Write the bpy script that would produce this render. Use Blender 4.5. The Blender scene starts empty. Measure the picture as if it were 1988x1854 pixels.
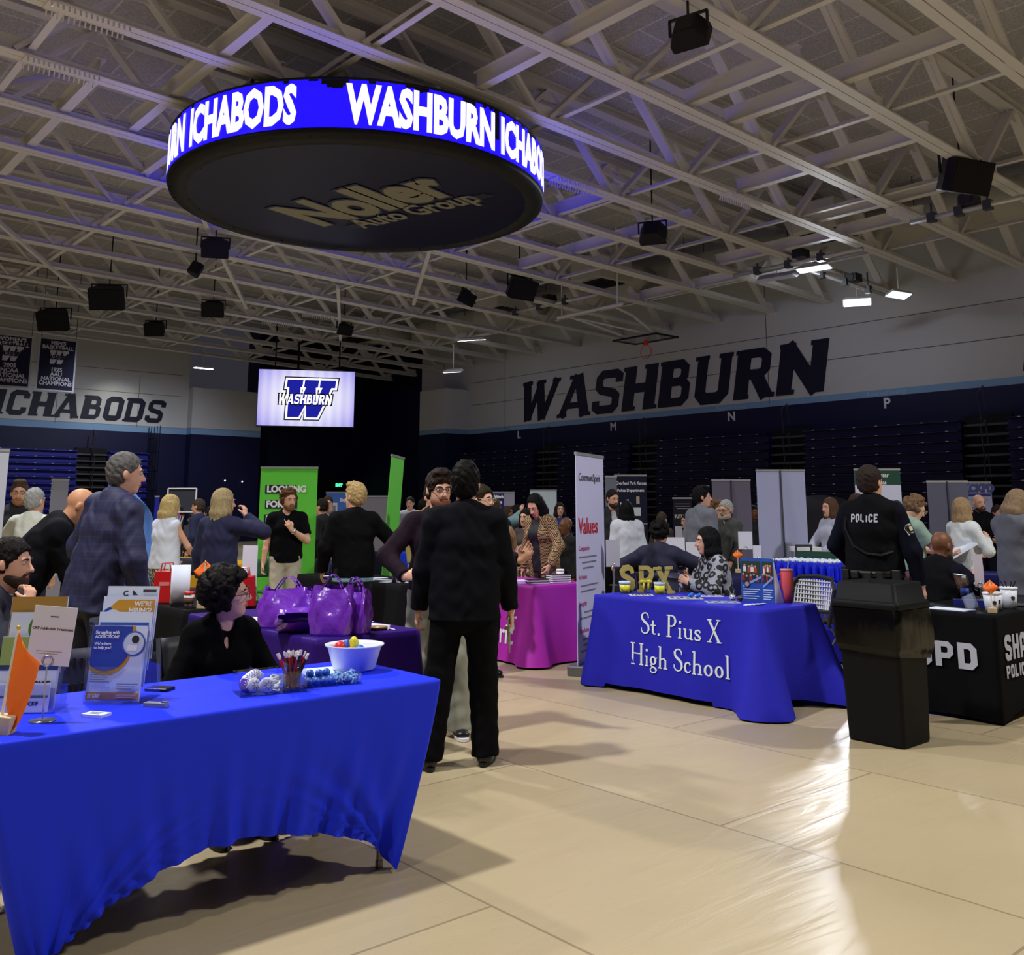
import bpy, bmesh, math, random
import numpy as np
from mathutils import Vector, Matrix
sc = bpy.context.scene
COL = sc.collection
random.seed(7)
# ---------------------------------------------------------------- camera
F_PX, CX, CY, CAM_H = 1846.0, 994.0, 650.0, 1.5
PITCH = math.atan(335 / 1846.0)
YAW = math.radians(40.9)
cam_data = bpy.data.cameras.new('camera')
cam_data.sensor_fit = 'HORIZONTAL'
cam_data.sensor_width = 36.0
cam_data.lens = 36.0 * F_PX / 1988.0
cam_data.shift_y = -(927.0 - CY) / 1988.0
cam_data.clip_start = 0.05
cam_data.clip_end = 200
cam = bpy.data.objects.new('camera', cam_data)
cam.location = (0, 0, CAM_H)
cam.rotation_euler = (math.radians(90) + PITCH, 0, -YAW)
COL.objects.link(cam)
sc.camera = cam
# ---------------------------------------------------------------- world, lamps, exposure
wd = bpy.data.worlds.new('hall_air')
wd.use_nodes = True
wd.node_tree.nodes['Background'].inputs[0].default_value = (0.52, 0.52, 0.66, 1)
wd.node_tree.nodes['Background'].inputs[1].default_value = 0.05
sc.world = wd
sc.view_settings.view_transform = 'Standard'
sc.view_settings.look = 'None'
sc.view_settings.gamma = 1.0
sc.view_settings.use_curve_mapping = False
sc.view_settings.exposure = 0.0
sc.cycles.use_denoising = True
sc.cycles.max_bounces = 7
sc.cycles.diffuse_bounces = 4
sc.cycles.glossy_bounces = 3
sc.cycles.transmission_bounces = 5
sc.cycles.transparent_max_bounces = 8
sc.cycles.caustics_reflective = False
sc.cycles.caustics_refractive = False
sc.cycles.sample_clamp_indirect = 4.0

def lamp(name, kind, loc, power, color=(1, 1, 1), target=None, **kw):
    ld = bpy.data.lights.new(name, kind)
    ld.energy = power
    ld.color = color
    for k, v in kw.items():
        setattr(ld, k, v)
    o = bpy.data.objects.new(name, ld)
    o.location = loc
    if target is not None:
        dv = Vector(target) - Vector(loc)
        o.rotation_euler = dv.to_track_quat('-Z', 'Y').to_euler()
    COL.objects.link(o)
    return o

WARM = (1.0, 0.975, 0.95)
COOL = (0.86, 0.91, 1.0)
lamp('hall_or_fill_lamp', 'SPOT', (0.2, 5.6, 8.1), 2400, WARM, (1.6, 4.2, 0), spot_size=math.radians(118), spot_blend=0.6, shadow_soft_size=0.22)
lamp('hall_or_fill_lamp', 'SPOT', (10.0, -1.5, 8.0), 2150, WARM, (8.0, 2.5, 0), spot_size=math.radians(122), spot_blend=0.6, shadow_soft_size=0.25)  # added fill behind the viewer, brightens the middle of the hall
lamp('hall_or_fill_lamp', 'SPOT', (3.0, 13.0, 8.2), 2000, WARM, (4.0, 12.0, 0), spot_size=math.radians(125), spot_blend=0.6, shadow_soft_size=0.25)
lamp('hall_or_fill_lamp', 'SPOT', (13.5, 10.0, 8.0), 260, COOL, (12.5, 9.5, 0), spot_size=math.radians(125), spot_blend=0.6, shadow_soft_size=0.7)
lamp('hall_or_fill_lamp', 'SPOT', (12.0, 22.0, 8.0), 2600, COOL, (12.0, 22.0, 0), spot_size=math.radians(125), spot_blend=0.6, shadow_soft_size=0.3)
lamp('hall_or_fill_lamp', 'SPOT', (22.5, 13.1, 7.3), 1400, COOL, (12.0, 7.5, 0), spot_size=math.radians(96), spot_blend=0.6, shadow_soft_size=0.3)
lamp('hall_or_fill_lamp', 'SPOT', (-5.0, 1.0, 8.3), 900, WARM, (-3.0, 1.0, 0), spot_size=math.radians(120), spot_blend=0.6, shadow_soft_size=0.3)
lamp('hall_or_fill_lamp', 'SPOT', (13.0, 33.0, 7.8), 1300, COOL, (13.0, 37.0, 1), spot_size=math.radians(120), spot_blend=0.7, shadow_soft_size=0.3)
lamp('hall_or_fill_lamp', 'SPOT', (13.4, 39.4, 6.7), 70, (1.0, 1.0, .86), (13.6, 41.5, 4.9), spot_size=math.radians(95), spot_blend=0.8, shadow_soft_size=0.15)
for loc, pw in (((20.0, -1.0, 7.6), 3000), ((-6.0, 14.0, 8.2), 3000), ((2.0, -5.0, 8.2), 2200), ((-3.0, 29.0, 8.2), 2400), ((11.5, -5.0, 8.0), 2200)):  # added fill spots over unseen floor, their bounce lifts the ceiling
    lamp('hall_or_fill_lamp', 'SPOT', loc, pw, WARM, (loc[0], loc[1], 0), spot_size=math.radians(84), spot_blend=0.5, shadow_soft_size=0.3)

# ---------------------------------------------------------------- measuring: a photo pixel and a height (or distance) give a place
def _ray(u, v):
    x = (u - CX) / F_PX
    y = -(v - CY) / F_PX
    return x, math.cos(PITCH) - math.sin(PITCH) * y, math.sin(PITCH) + math.cos(PITCH) * y
def _cw(r, d):
    c, s = math.cos(YAW), math.sin(YAW)
    return r * c + d * s, -r * s + d * c
def PZ(u, v, z):
    x, fw, up = _ray(u, v); t = (z - CAM_H) / up
    X, Y = _cw(x * t, fw * t); return Vector((X, Y, z))
def PD(u, v, d):
    x, fw, up = _ray(u, v); t = d / fw
    X, Y = _cw(x * t, d); return Vector((X, Y, CAM_H + up * t))
def PX(u, v, X):
    x, fw, up = _ray(u, v); a, b = _cw(x, fw); t = X / a
    return Vector((X, b * t, CAM_H + up * t))
def PY(u, v, Y):
    x, fw, up = _ray(u, v); a, b = _cw(x, fw); t = Y / b
    return Vector((a * t, Y, CAM_H + up * t))
def heading(az):
    """z rotation that turns a thing's +y to an azimuth (degrees clockwise) from the viewing direction"""
    return -(YAW + math.radians(az))
# ---------------------------------------------------------------- materials
def lin(c):
    out = []
    for x in c[:3]:
        x = x / 255.0
        out.append(x / 12.92 if x <= 0.04045 else ((x + 0.055) / 1.055) ** 2.4)
    return (*out, 1.0)
_MATS = {}
def M(rgb, rough=0.6, metal=0.0, bump=0.0, bscale=60.0, var=0.0, vscale=8.0, emit=0.0, spec=0.4, alpha=1.0, trans=0.0, sheen=0.0, coat=0.0, name=None, weave=False, stretch=None):
    key = (tuple(rgb), rough, metal, bump, bscale, var, vscale, emit, spec, alpha, trans, sheen, coat, weave, stretch)
    if key in _MATS:
        return _MATS[key]
    m = bpy.data.materials.new(name or 'surface_%02x%02x%02x' % tuple(int(max(0, min(255, q))) for q in rgb[:3]))
    m.use_nodes = True
    nt = m.node_tree
    b = nt.nodes['Principled BSDF']
    col = lin(rgb)
    b.inputs['Base Color'].default_value = col
    b.inputs['Roughness'].default_value = rough
    b.inputs['Metallic'].default_value = metal
    b.inputs['Specular IOR Level'].default_value = spec
    if sheen:
        b.inputs['Sheen Weight'].default_value = sheen
    if coat:
        b.inputs['Coat Weight'].default_value = coat
    if trans:
        b.inputs['Transmission Weight'].default_value = trans
    if alpha < 1:
        b.inputs['Alpha'].default_value = alpha
    if emit:
        b.inputs['Emission Color'].default_value = col
        b.inputs['Emission Strength'].default_value = emit
    tc = None
    if bump or var:
        tc = nt.nodes.new('ShaderNodeTexCoord')
        src = tc.outputs['Object']
        if stretch:
            mp = nt.nodes.new('ShaderNodeMapping')
            mp.inputs['Scale'].default_value = stretch
            nt.links.new(src, mp.inputs[0]); src = mp.outputs[0]
    if bump:
        if weave:
            n = nt.nodes.new('ShaderNodeTexWave'); n.inputs['Scale'].default_value = bscale
            n.inputs['Distortion'].default_value = 1.5
            fac = n.outputs['Fac']
        else:
            n = nt.nodes.new('ShaderNodeTexNoise'); n.inputs['Scale'].default_value = bscale
            n.inputs['Detail'].default_value = 3
            fac = n.outputs['Fac']
        nt.links.new(src, n.inputs['Vector'])
        bp = nt.nodes.new('ShaderNodeBump'); bp.inputs['Strength'].default_value = bump
        bp.inputs['Distance'].default_value = 0.02
        nt.links.new(fac, bp.inputs['Height'])
        nt.links.new(bp.outputs[0], b.inputs['Normal'])
    if var:
        n2 = nt.nodes.new('ShaderNodeTexNoise'); n2.inputs['Scale'].default_value = vscale
        n2.inputs['Detail'].default_value = 4
        nt.links.new(src, n2.inputs['Vector'])
        mx = nt.nodes.new('ShaderNodeMix'); mx.data_type = 'RGBA'
        mx.inputs[6].default_value = (col[0] * (1 - var), col[1] * (1 - var), col[2] * (1 - var), 1)
        mx.inputs[7].default_value = (min(1, col[0] * (1 + var)), min(1, col[1] * (1 + var)), min(1, col[2] * (1 + var)), 1)
        nt.links.new(n2.outputs['Fac'], mx.inputs[0])
        nt.links.new(mx.outputs[2], b.inputs['Base Color'])
        if emit:
            nt.links.new(mx.outputs[2], b.inputs['Emission Color'])
    _MATS[key] = m
    return m
def pattern_mat(name, kind, cols, scale, rough=0.7, thr=0.5, bump=0.15):
    """two-colour cloth prints: checks, spots, houndstooth"""
    m = bpy.data.materials.new(name); m.use_nodes = True
    nt = m.node_tree; b = nt.nodes['Principled BSDF']; b.inputs['Roughness'].default_value = rough
    tc = nt.nodes.new('ShaderNodeTexCoord')
    mx = nt.nodes.new('ShaderNodeMix'); mx.data_type = 'RGBA'
    mx.inputs[6].default_value = lin(cols[0]); mx.inputs[7].default_value = lin(cols[1])
    if kind == 'check':
        n = nt.nodes.new('ShaderNodeTexChecker'); n.inputs['Scale'].default_value = scale
        nt.links.new(tc.outputs['Object'], n.inputs['Vector']); fac = n.outputs['Fac']
    elif kind == 'plaid':
        sep = nt.nodes.new('ShaderNodeSeparateXYZ'); nt.links.new(tc.outputs['Object'], sep.inputs[0])
        outs = []
        for ax in ('X', 'Z'):
            mu = nt.nodes.new('ShaderNodeMath'); mu.operation = 'MULTIPLY'; mu.inputs[1].default_value = scale
            nt.links.new(sep.outputs[ax], mu.inputs[0])
            fr = nt.nodes.new('ShaderNodeMath'); fr.operation = 'FRACT'; nt.links.new(mu.outputs[0], fr.inputs[0])
            gt = nt.nodes.new('ShaderNodeMath'); gt.operation = 'GREATER_THAN'; gt.inputs[1].default_value = thr
            nt.links.new(fr.outputs[0], gt.inputs[0]); outs.append(gt)
        ad = nt.nodes.new('ShaderNodeMath'); ad.operation = 'ADD'
        nt.links.new(outs[0].outputs[0], ad.inputs[0]); nt.links.new(outs[1].outputs[0], ad.inputs[1])
        hv = nt.nodes.new('ShaderNodeMath'); hv.operation = 'MULTIPLY'; hv.inputs[1].default_value = 0.5
        nt.links.new(ad.outputs[0], hv.inputs[0]); fac = hv.outputs[0]
    else:
        n = nt.nodes.new('ShaderNodeTexVoronoi' if kind == 'spots' else 'ShaderNodeTexNoise')
        n.inputs['Scale'].default_value = scale
        nt.links.new(tc.outputs['Object'], n.inputs['Vector'])
        gt = nt.nodes.new('ShaderNodeMath'); gt.operation = 'LESS_THAN'; gt.inputs[1].default_value = thr
        nt.links.new(n.outputs['Distance' if kind == 'spots' else 'Fac'], gt.inputs[0]); fac = gt.outputs[0]
        if kind == 'spots':
            g2 = nt.nodes.new('ShaderNodeMath'); g2.operation = 'GREATER_THAN'; g2.inputs[1].default_value = thr * 0.45
            nt.links.new(n.outputs['Distance'], g2.inputs[0])
            mu = nt.nodes.new('ShaderNodeMath'); mu.operation = 'MULTIPLY'
            nt.links.new(gt.outputs[0], mu.inputs[0]); nt.links.new(g2.outputs[0], mu.inputs[1]); fac = mu.outputs[0]
    nt.links.new(fac, mx.inputs[0]); nt.links.new(mx.outputs[2], b.inputs['Base Color'])
    return m
# ---------------------------------------------------------------- mesh builder
class MB:
    def __init__(s):
        s.v = []; s.f = []; s.m = []
    def add(s, vs, fs, mi=0):
        o = len(s.v); s.v += [tuple(p) for p in vs]
        s.f += [tuple(i + o for i in q) for q in fs]; s.m += [mi] * len(fs)
        return s
    def box(s, c, d, rot=None, mi=0, taper=1.0):
        x, y, z = d[0] / 2, d[1] / 2, d[2] / 2
        vs = [Vector(p) for p in [(-x, -y, -z), (x, -y, -z), (x, y, -z), (-x, y, -z), (-x * taper, -y * taper, z), (x * taper, -y * taper, z), (x * taper, y * taper, z), (-x * taper, y * taper, z)]]
        if rot is not None:
            vs = [rot @ p for p in vs]
        c = Vector(c)
        return s.add([p + c for p in vs], [(0, 3, 2, 1), (4, 5, 6, 7), (0, 1, 5, 4), (1, 2, 6, 5), (2, 3, 7, 6), (3, 0, 4, 7)], mi)
    def bar(s, a, b, w, h, up=(0, 0, 1), mi=0):
        a = Vector(a); b = Vector(b); t = (b - a).normalized()
        u = Vector(up)
        x = t.cross(u)
        if x.length < 1e-4:
            x = t.cross(Vector((1, 0, 0)))
        x.normalize(); n = x.cross(t)
        vs = []
        for p in (a, b):
            for sx, sn in ((-1, -1), (1, -1), (1, 1), (-1, 1)):
                vs.append(p + x * (w / 2 * sx) + n * (h / 2 * sn))
        return s.add(vs, [(0, 1, 2, 3), (7, 6, 5, 4), (0, 4, 5, 1), (1, 5, 6, 2), (2, 6, 7, 3), (3, 7, 4, 0)], mi)
    def tube(s, pts, r, seg=8, mi=0, caps=True):
        pts = [Vector(p) for p in pts]; n = len(pts)
        rs = r if isinstance(r, (list, tuple)) else [r] * n
        base = len(s.v); prev = None
        for i, p in enumerate(pts):
            t = (pts[min(i + 1, n - 1)] - pts[max(i - 1, 0)]).normalized()
            if prev is None:
                x = t.cross(Vector((0, 0, 1)))
                if x.length < 1e-3:
                    x = t.cross(Vector((1, 0, 0)))
            else:
                x = prev - t * prev.dot(t)
                if x.length < 1e-5:
                    x = t.cross(Vector((0, 0, 1)))
            x.normalize(); prev = x; y = t.cross(x)
            for k in range(seg):
                a = 2 * math.pi * k / seg
                s.v.append(tuple(p + x * (rs[i] * math.cos(a)) + y * (rs[i] * math.sin(a))))
        for i in range(n - 1):
            for k in range(seg):
                k2 = (k + 1) % seg
                s.f.append((base + i * seg + k, base + i * seg + k2, base + (i + 1) * seg + k2, base + (i + 1) * seg + k)); s.m.append(mi)
        if caps:
            s.f.append(tuple(base + k for k in reversed(range(seg)))); s.m.append(mi)
            s.f.append(tuple(base + (n - 1) * seg + k for k in range(seg))); s.m.append(mi)
        return s
    def lathe(s, prof, c=(0, 0, 0), seg=24, mi=0, sx=1.0, sy=1.0, rot=None):
        base = len(s.v); c = Vector(c)
        for r, z in prof:
            for k in range(seg):
                a = 2 * math.pi * k / seg
                p = Vector((r * math.cos(a) * sx, r * math.sin(a) * sy, z))
                if rot is not None:
                    p = rot @ p
                s.v.append(tuple(p + c))
        for i in range(len(prof) - 1):
            for k in range(seg):
                k2 = (k + 1) % seg
                s.f.append((base + i * seg + k, base + i * seg + k2, base + (i + 1) * seg + k2, base + (i + 1) * seg + k)); s.m.append(mi)
        if prof[0][0] > 1e-6:
            s.f.append(tuple(base + k for k in reversed(range(seg)))); s.m.append(mi)
        if prof[-1][0] > 1e-6:
            o = base + (len(prof) - 1) * seg
            s.f.append(tuple(o + k for k in range(seg))); s.m.append(mi)
        return s
    def ball(s, c, r, seg=14, rings=9, mi=0):
        r3 = r if isinstance(r, (tuple, list)) else (r, r, r)
        prof = [(max(1e-5, math.sin(math.pi * i / rings)), -math.cos(math.pi * i / rings)) for i in range(rings + 1)]
        base = len(s.v)
        s.lathe(prof, seg=seg, mi=mi)
        for i in range(base, len(s.v)):
            p = s.v[i]; s.v[i] = (c[0] + p[0] * r3[0], c[1] + p[1] * r3[1], c[2] + p[2] * r3[2])
        return s
    def grid(s, fn, nu, nv, mi=0, close_u=False):
        base = len(s.v)
        for j in range(nv + 1):
            for i in range(nu + (0 if close_u else 1)):
                s.v.append(tuple(fn(i / nu, j / nv)))
        w = nu if close_u else nu + 1
        for j in range(nv):
            for i in range(nu):
                i2 = (i + 1) % w if close_u else i + 1
                s.f.append((base + j * w + i, base + j * w + i2, base + (j + 1) * w + i2, base + (j + 1) * w + i)); s.m.append(mi)
        return s
    def prism(s, pts, th, mat=None, mi=0):
        """2D outline in x,y (counter-clockwise) extruded from z=0 to th, then moved by mat"""
        n = len(pts)
        vs = [Vector((p[0], p[1], 0)) for p in pts] + [Vector((p[0], p[1], th)) for p in pts]
        if mat is not None:
            vs = [mat @ p for p in vs]
        fs = [tuple(reversed(range(n))), tuple(range(n, 2 * n))] + [(i, (i + 1) % n, n + (i + 1) % n, n + i) for i in range(n)]
        return s.add(vs, fs, mi)
    def build(s, name, mats, parent=None, smooth=False, solid=0.0, loc=None, rotz=None, sub=0, bevel=0.0):
        me = bpy.data.meshes.new(name)
        me.from_pydata(s.v, [], s.f)
        if not isinstance(mats, (list, tuple)):
            mats = [mats]
        for m in mats:
            me.materials.append(m)
        if len(mats) > 1:
            me.polygons.foreach_set('material_index', s.m)
        if smooth:
            me.polygons.foreach_set('use_smooth', [True] * len(s.f))
        me.update()
        o = bpy.data.objects.new(name, me)
        COL.objects.link(o)
        if parent is not None:
            o.parent = parent
        if loc is not None:
            o.location = loc
        if rotz is not None:
            o.rotation_euler = (0, 0, rotz)
        if solid:
            md = o.modifiers.new('thickness', 'SOLIDIFY'); md.thickness = solid; md.offset = 0
        if bevel:
            md = o.modifiers.new('bevel', 'BEVEL'); md.width = bevel; md.segments = 2; md.limit_method = 'ANGLE'
        if sub:
            md = o.modifiers.new('subdivision', 'SUBSURF'); md.levels = sub; md.render_levels = sub
        return o
def tag(o, label=None, cat=None, group=None, kind=None):
    if label: o['label'] = label
    if cat: o['category'] = cat
    if group: o['group'] = group
    if kind: o['kind'] = kind
    return o
def thing(name, label, cat, loc=(0, 0, 0), rotz=0.0, group=None):
    o = bpy.data.objects.new(name, None)
    o.empty_display_size = 0.1
    o.location = loc; o.rotation_euler = (0, 0, rotz)
    COL.objects.link(o)
    return tag(o, label, cat, group)
def dup(root, loc=None, rotz=None, label=None, group=None):
    r = root.copy(); COL.objects.link(r)
    if loc is not None: r.location = loc
    if rotz is not None: r.rotation_euler = (0, 0, rotz)
    if label: r['label'] = label
    if group: r['group'] = group
    for ch in list(root.children):
        c = ch.copy(); COL.objects.link(c); c.parent = r
        for g in list(ch.children):
            q = g.copy(); COL.objects.link(q); q.parent = c
    return r
def place(mb, mat):
    mb.v = [tuple(mat @ Vector(p)) for p in mb.v]
    return mb
# ---------------------------------------------------------------- writing
_TXT = {}
def text_mb(body, size=1.0, bold=0.0, shear=0.0, extrude=0.004, sx=1.0, align='CENTER', spacing=1.0, res=3, line=1.0):
    """lettering in the x,y plane, facing +z, as an MB"""
    key = (body, size, bold, shear, extrude, sx, align, spacing, res, line)
    if key not in _TXT:
        cu = bpy.data.curves.new('lettering', 'FONT')
        cu.body = body; cu.size = size; cu.offset = bold; cu.shear = shear; cu.extrude = extrude
        cu.align_x = align; cu.align_y = 'CENTER'; cu.space_character = spacing; cu.resolution_u = res; cu.space_line = line
        o = bpy.data.objects.new('lettering', cu); COL.objects.link(o)
        dg = bpy.context.evaluated_depsgraph_get()
        me = bpy.data.meshes.new_from_object(o.evaluated_get(dg))
        vs = [(v.co.x * sx, v.co.y, v.co.z) for v in me.vertices]
        fs = [tuple(p.vertices) for p in me.polygons]
        bpy.data.objects.remove(o); bpy.data.curves.remove(cu); bpy.data.meshes.remove(me)
        _TXT[key] = (vs, fs)
    vs, fs = _TXT[key]
    mb = MB(); mb.add(vs, fs)
    return mb
def plane_mat(origin, right, up):
    """matrix whose x is right, y is up, z is the normal"""
    r = Vector(right).normalized(); u = Vector(up).normalized(); n = r.cross(u)
    m = Matrix.Identity(4)
    for i in range(3):
        m[i][0] = r[i]; m[i][1] = u[i]; m[i][2] = n[i]; m[i][3] = origin[i]
    return m
def stroke_poly(pts, w, closed=False):
    """ribbon quads along a 2D polyline with (possibly per-point) widths, mitred"""
    n = len(pts); ws = w if isinstance(w, (list, tuple)) else [w] * n
    L, R = [], []
    for i in range(n):
        p = Vector(pts[i])
        if closed:
            a = Vector(pts[(i - 1) % n]); b = Vector(pts[(i + 1) % n])
        else:
            a = Vector(pts[max(i - 1, 0)]); b = Vector(pts[min(i + 1, n - 1)])
        d1 = (p - a); d2 = (b - p)
        if d1.length < 1e-9: d1 = d2
        if d2.length < 1e-9: d2 = d1
        d1.normalize(); d2.normalize()
        t = d1 + d2
        if t.length < 1e-6: t = d1
        t.normalize(); nn = Vector((-t.y, t.x))
        k = 1 / max(0.45, nn.dot(Vector((-d1.y, d1.x))))
        L.append(p + nn * ws[i] / 2 * k); R.append(p - nn * ws[i] / 2 * k)
    quads = []
    for i in range(n if closed else n - 1):
        j = (i + 1) % n
        quads.append([R[i], R[j], L[j], L[i]])
    return quads
def strokes_mb(strokes, th=0.01, mi=0):
    mb = MB(); th0 = th
    for i_, st in enumerate(strokes):
        th = th0 * (1 + 0.06 * i_)
        pts, w = st[0], st[1]; closed = len(st) > 2 and st[2]
        for q in stroke_poly(pts, w, closed):
            vs = [(p.x, p.y, 0) for p in q] + [(p.x, p.y, th) for p in q]
            mb.add(vs, [(3, 2, 1, 0), (4, 5, 6, 7), (0, 1, 5, 4), (1, 2, 6, 5), (2, 3, 7, 6), (3, 0, 4, 7)], mi)
    return mb
def arc(cx, cy, rx, ry, a0, a1, n=10):
    return [(cx + rx * math.cos(math.radians(a0 + (a1 - a0) * i / n)), cy + ry * math.sin(math.radians(a0 + (a1 - a0) * i / n))) for i in range(n + 1)]
# ---------------------------------------------------------------- smooth solid modelling on a grid (bodies, clothes, hair)
def _v(a):
    return np.array(a, dtype=np.float64)
class Prim:
    __slots__ = ('kind', 'a', 'b', 'r1', 'r2', 'k', 'cuts', 'sub', 'u', 'n', 'R', 'inv')
    def __init__(s, kind, a, b=None, r1=None, r2=None, k=0.02, cuts=(), sub=False, u=None, n=None, R=None):
        s.kind = kind; s.a = _v(a); s.b = None if b is None else _v(b); s.r1 = r1; s.r2 = r2; s.k = k
        s.cuts = cuts; s.sub = sub; s.u = u; s.n = n; s.R = R
    def bbox(s):
        if s.kind == 'ell':
            m = max(s.r1); return s.a - m, s.a + m
        if s.kind == 'cone':
            m = max(s.r1, s.r2)
        else:
            m = max(max(s.r1), max(s.r2))
        return np.minimum(s.a, s.b) - m, np.maximum(s.a, s.b) + m
    def dist(s, X, Y, Z):
        if s.kind == 'ell':
            dx, dy, dz = X - s.a[0], Y - s.a[1], Z - s.a[2]
            if s.R is not None:
                R = s.R
                px = dx * R[0][0] + dy * R[1][0] + dz * R[2][0]
                py = dx * R[0][1] + dy * R[1][1] + dz * R[2][1]
                pz = dx * R[0][2] + dy * R[1][2] + dz * R[2][2]
            else:
                px, py, pz = dx, dy, dz
            rx, ry, rz = s.r1
            k0 = np.sqrt((px / rx) ** 2 + (py / ry) ** 2 + (pz / rz) ** 2)
            k1 = np.sqrt((px / rx ** 2) ** 2 + (py / ry ** 2) ** 2 + (pz / rz ** 2) ** 2) + 1e-9
            d = k0 * (k0 - 1) / k1
        else:
            ba = s.b - s.a; bb = float(ba @ ba) + 1e-12
            dx, dy, dz = X - s.a[0], Y - s.a[1], Z - s.a[2]
            t = np.clip((dx * ba[0] + dy * ba[1] + dz * ba[2]) / bb, 0, 1)
            qx, qy, qz = dx - t * ba[0], dy - t * ba[1], dz - t * ba[2]
            if s.kind == 'cone':
                d = np.sqrt(qx * qx + qy * qy + qz * qz) - (s.r1 + (s.r2 - s.r1) * t)
            else:
                w = ba / math.sqrt(bb); u = _v(s.u); u = u - w * (u @ w); u /= np.linalg.norm(u); n = np.cross(w, u)
                ru = s.r1[0] + (s.r2[0] - s.r1[0]) * t; rn = s.r1[1] + (s.r2[1] - s.r1[1]) * t
                rm = np.minimum(ru, rn)
                qu = qx * u[0] + qy * u[1] + qz * u[2]; qn = qx * n[0] + qy * n[1] + qz * n[2]; qw = qx * w[0] + qy * w[1] + qz * w[2]
                rad = np.sqrt((qu / ru) ** 2 + (qn / rn) ** 2 + (qw / rm) ** 2)
                d = (rad - 1) * rm
        for c in s.cuts:
            cp, cn = c[0], c[1]
            pl = (X - cp[0]) * cn[0] + (Y - cp[1]) * cn[1] + (Z - cp[2]) * cn[2]
            if len(c) > 2:
                pl = pl + c[2] * (np.sin(X * 210 + Z * 60) * np.sin(Y * 190 - X * 80) + 0.6 * np.sin(Z * 260 + Y * 90))
            d = np.maximum(d, pl)
        return d
def cone(a, b, r1, r2=None, k=0.02, cuts=(), sub=False):
    return Prim('cone', a, b, r1, r1 if r2 is None else r2, k, cuts, sub)
def econe(a, b, r1, r2=None, u=(1, 0, 0), k=0.03, cuts=(), sub=False):
    return Prim('econe', a, b, r1, r1 if r2 is None else r2, k, cuts, sub, u=u)
def ell(c, r, R=None, k=0.02, cuts=(), sub=False):
    return Prim('ell', c, None, tuple(r) if not isinstance(r, (int, float)) else (r, r, r), None, k, cuts, sub, R=R)
def _smin(a, b, k):
    h = np.maximum(k - np.abs(a - b), 0) / k
    return np.minimum(a, b) - h * h * k * 0.25
def sdf_points(prims, pts):
    X, Y, Z = pts[:, 0], pts[:, 1], pts[:, 2]
    F = np.full(len(pts), 0.5)
    for p in prims:
        d = p.dist(X, Y, Z)
        F = -_smin(-F, d, p.k) if p.sub else _smin(F, d, p.k)
    return F
_EC = [((0, 0, 0), (1, 0, 0)), ((0, 1, 0), (1, 1, 0)), ((0, 0, 1), (1, 0, 1)), ((0, 1, 1), (1, 1, 1)),
       ((0, 0, 0), (0, 1, 0)), ((1, 0, 0), (1, 1, 0)), ((0, 0, 1), (0, 1, 1)), ((1, 0, 1), (1, 1, 1)),
       ((0, 0, 0), (0, 0, 1)), ((1, 0, 0), (1, 0, 1)), ((0, 1, 0), (0, 1, 1)), ((1, 1, 0), (1, 1, 1))]
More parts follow.
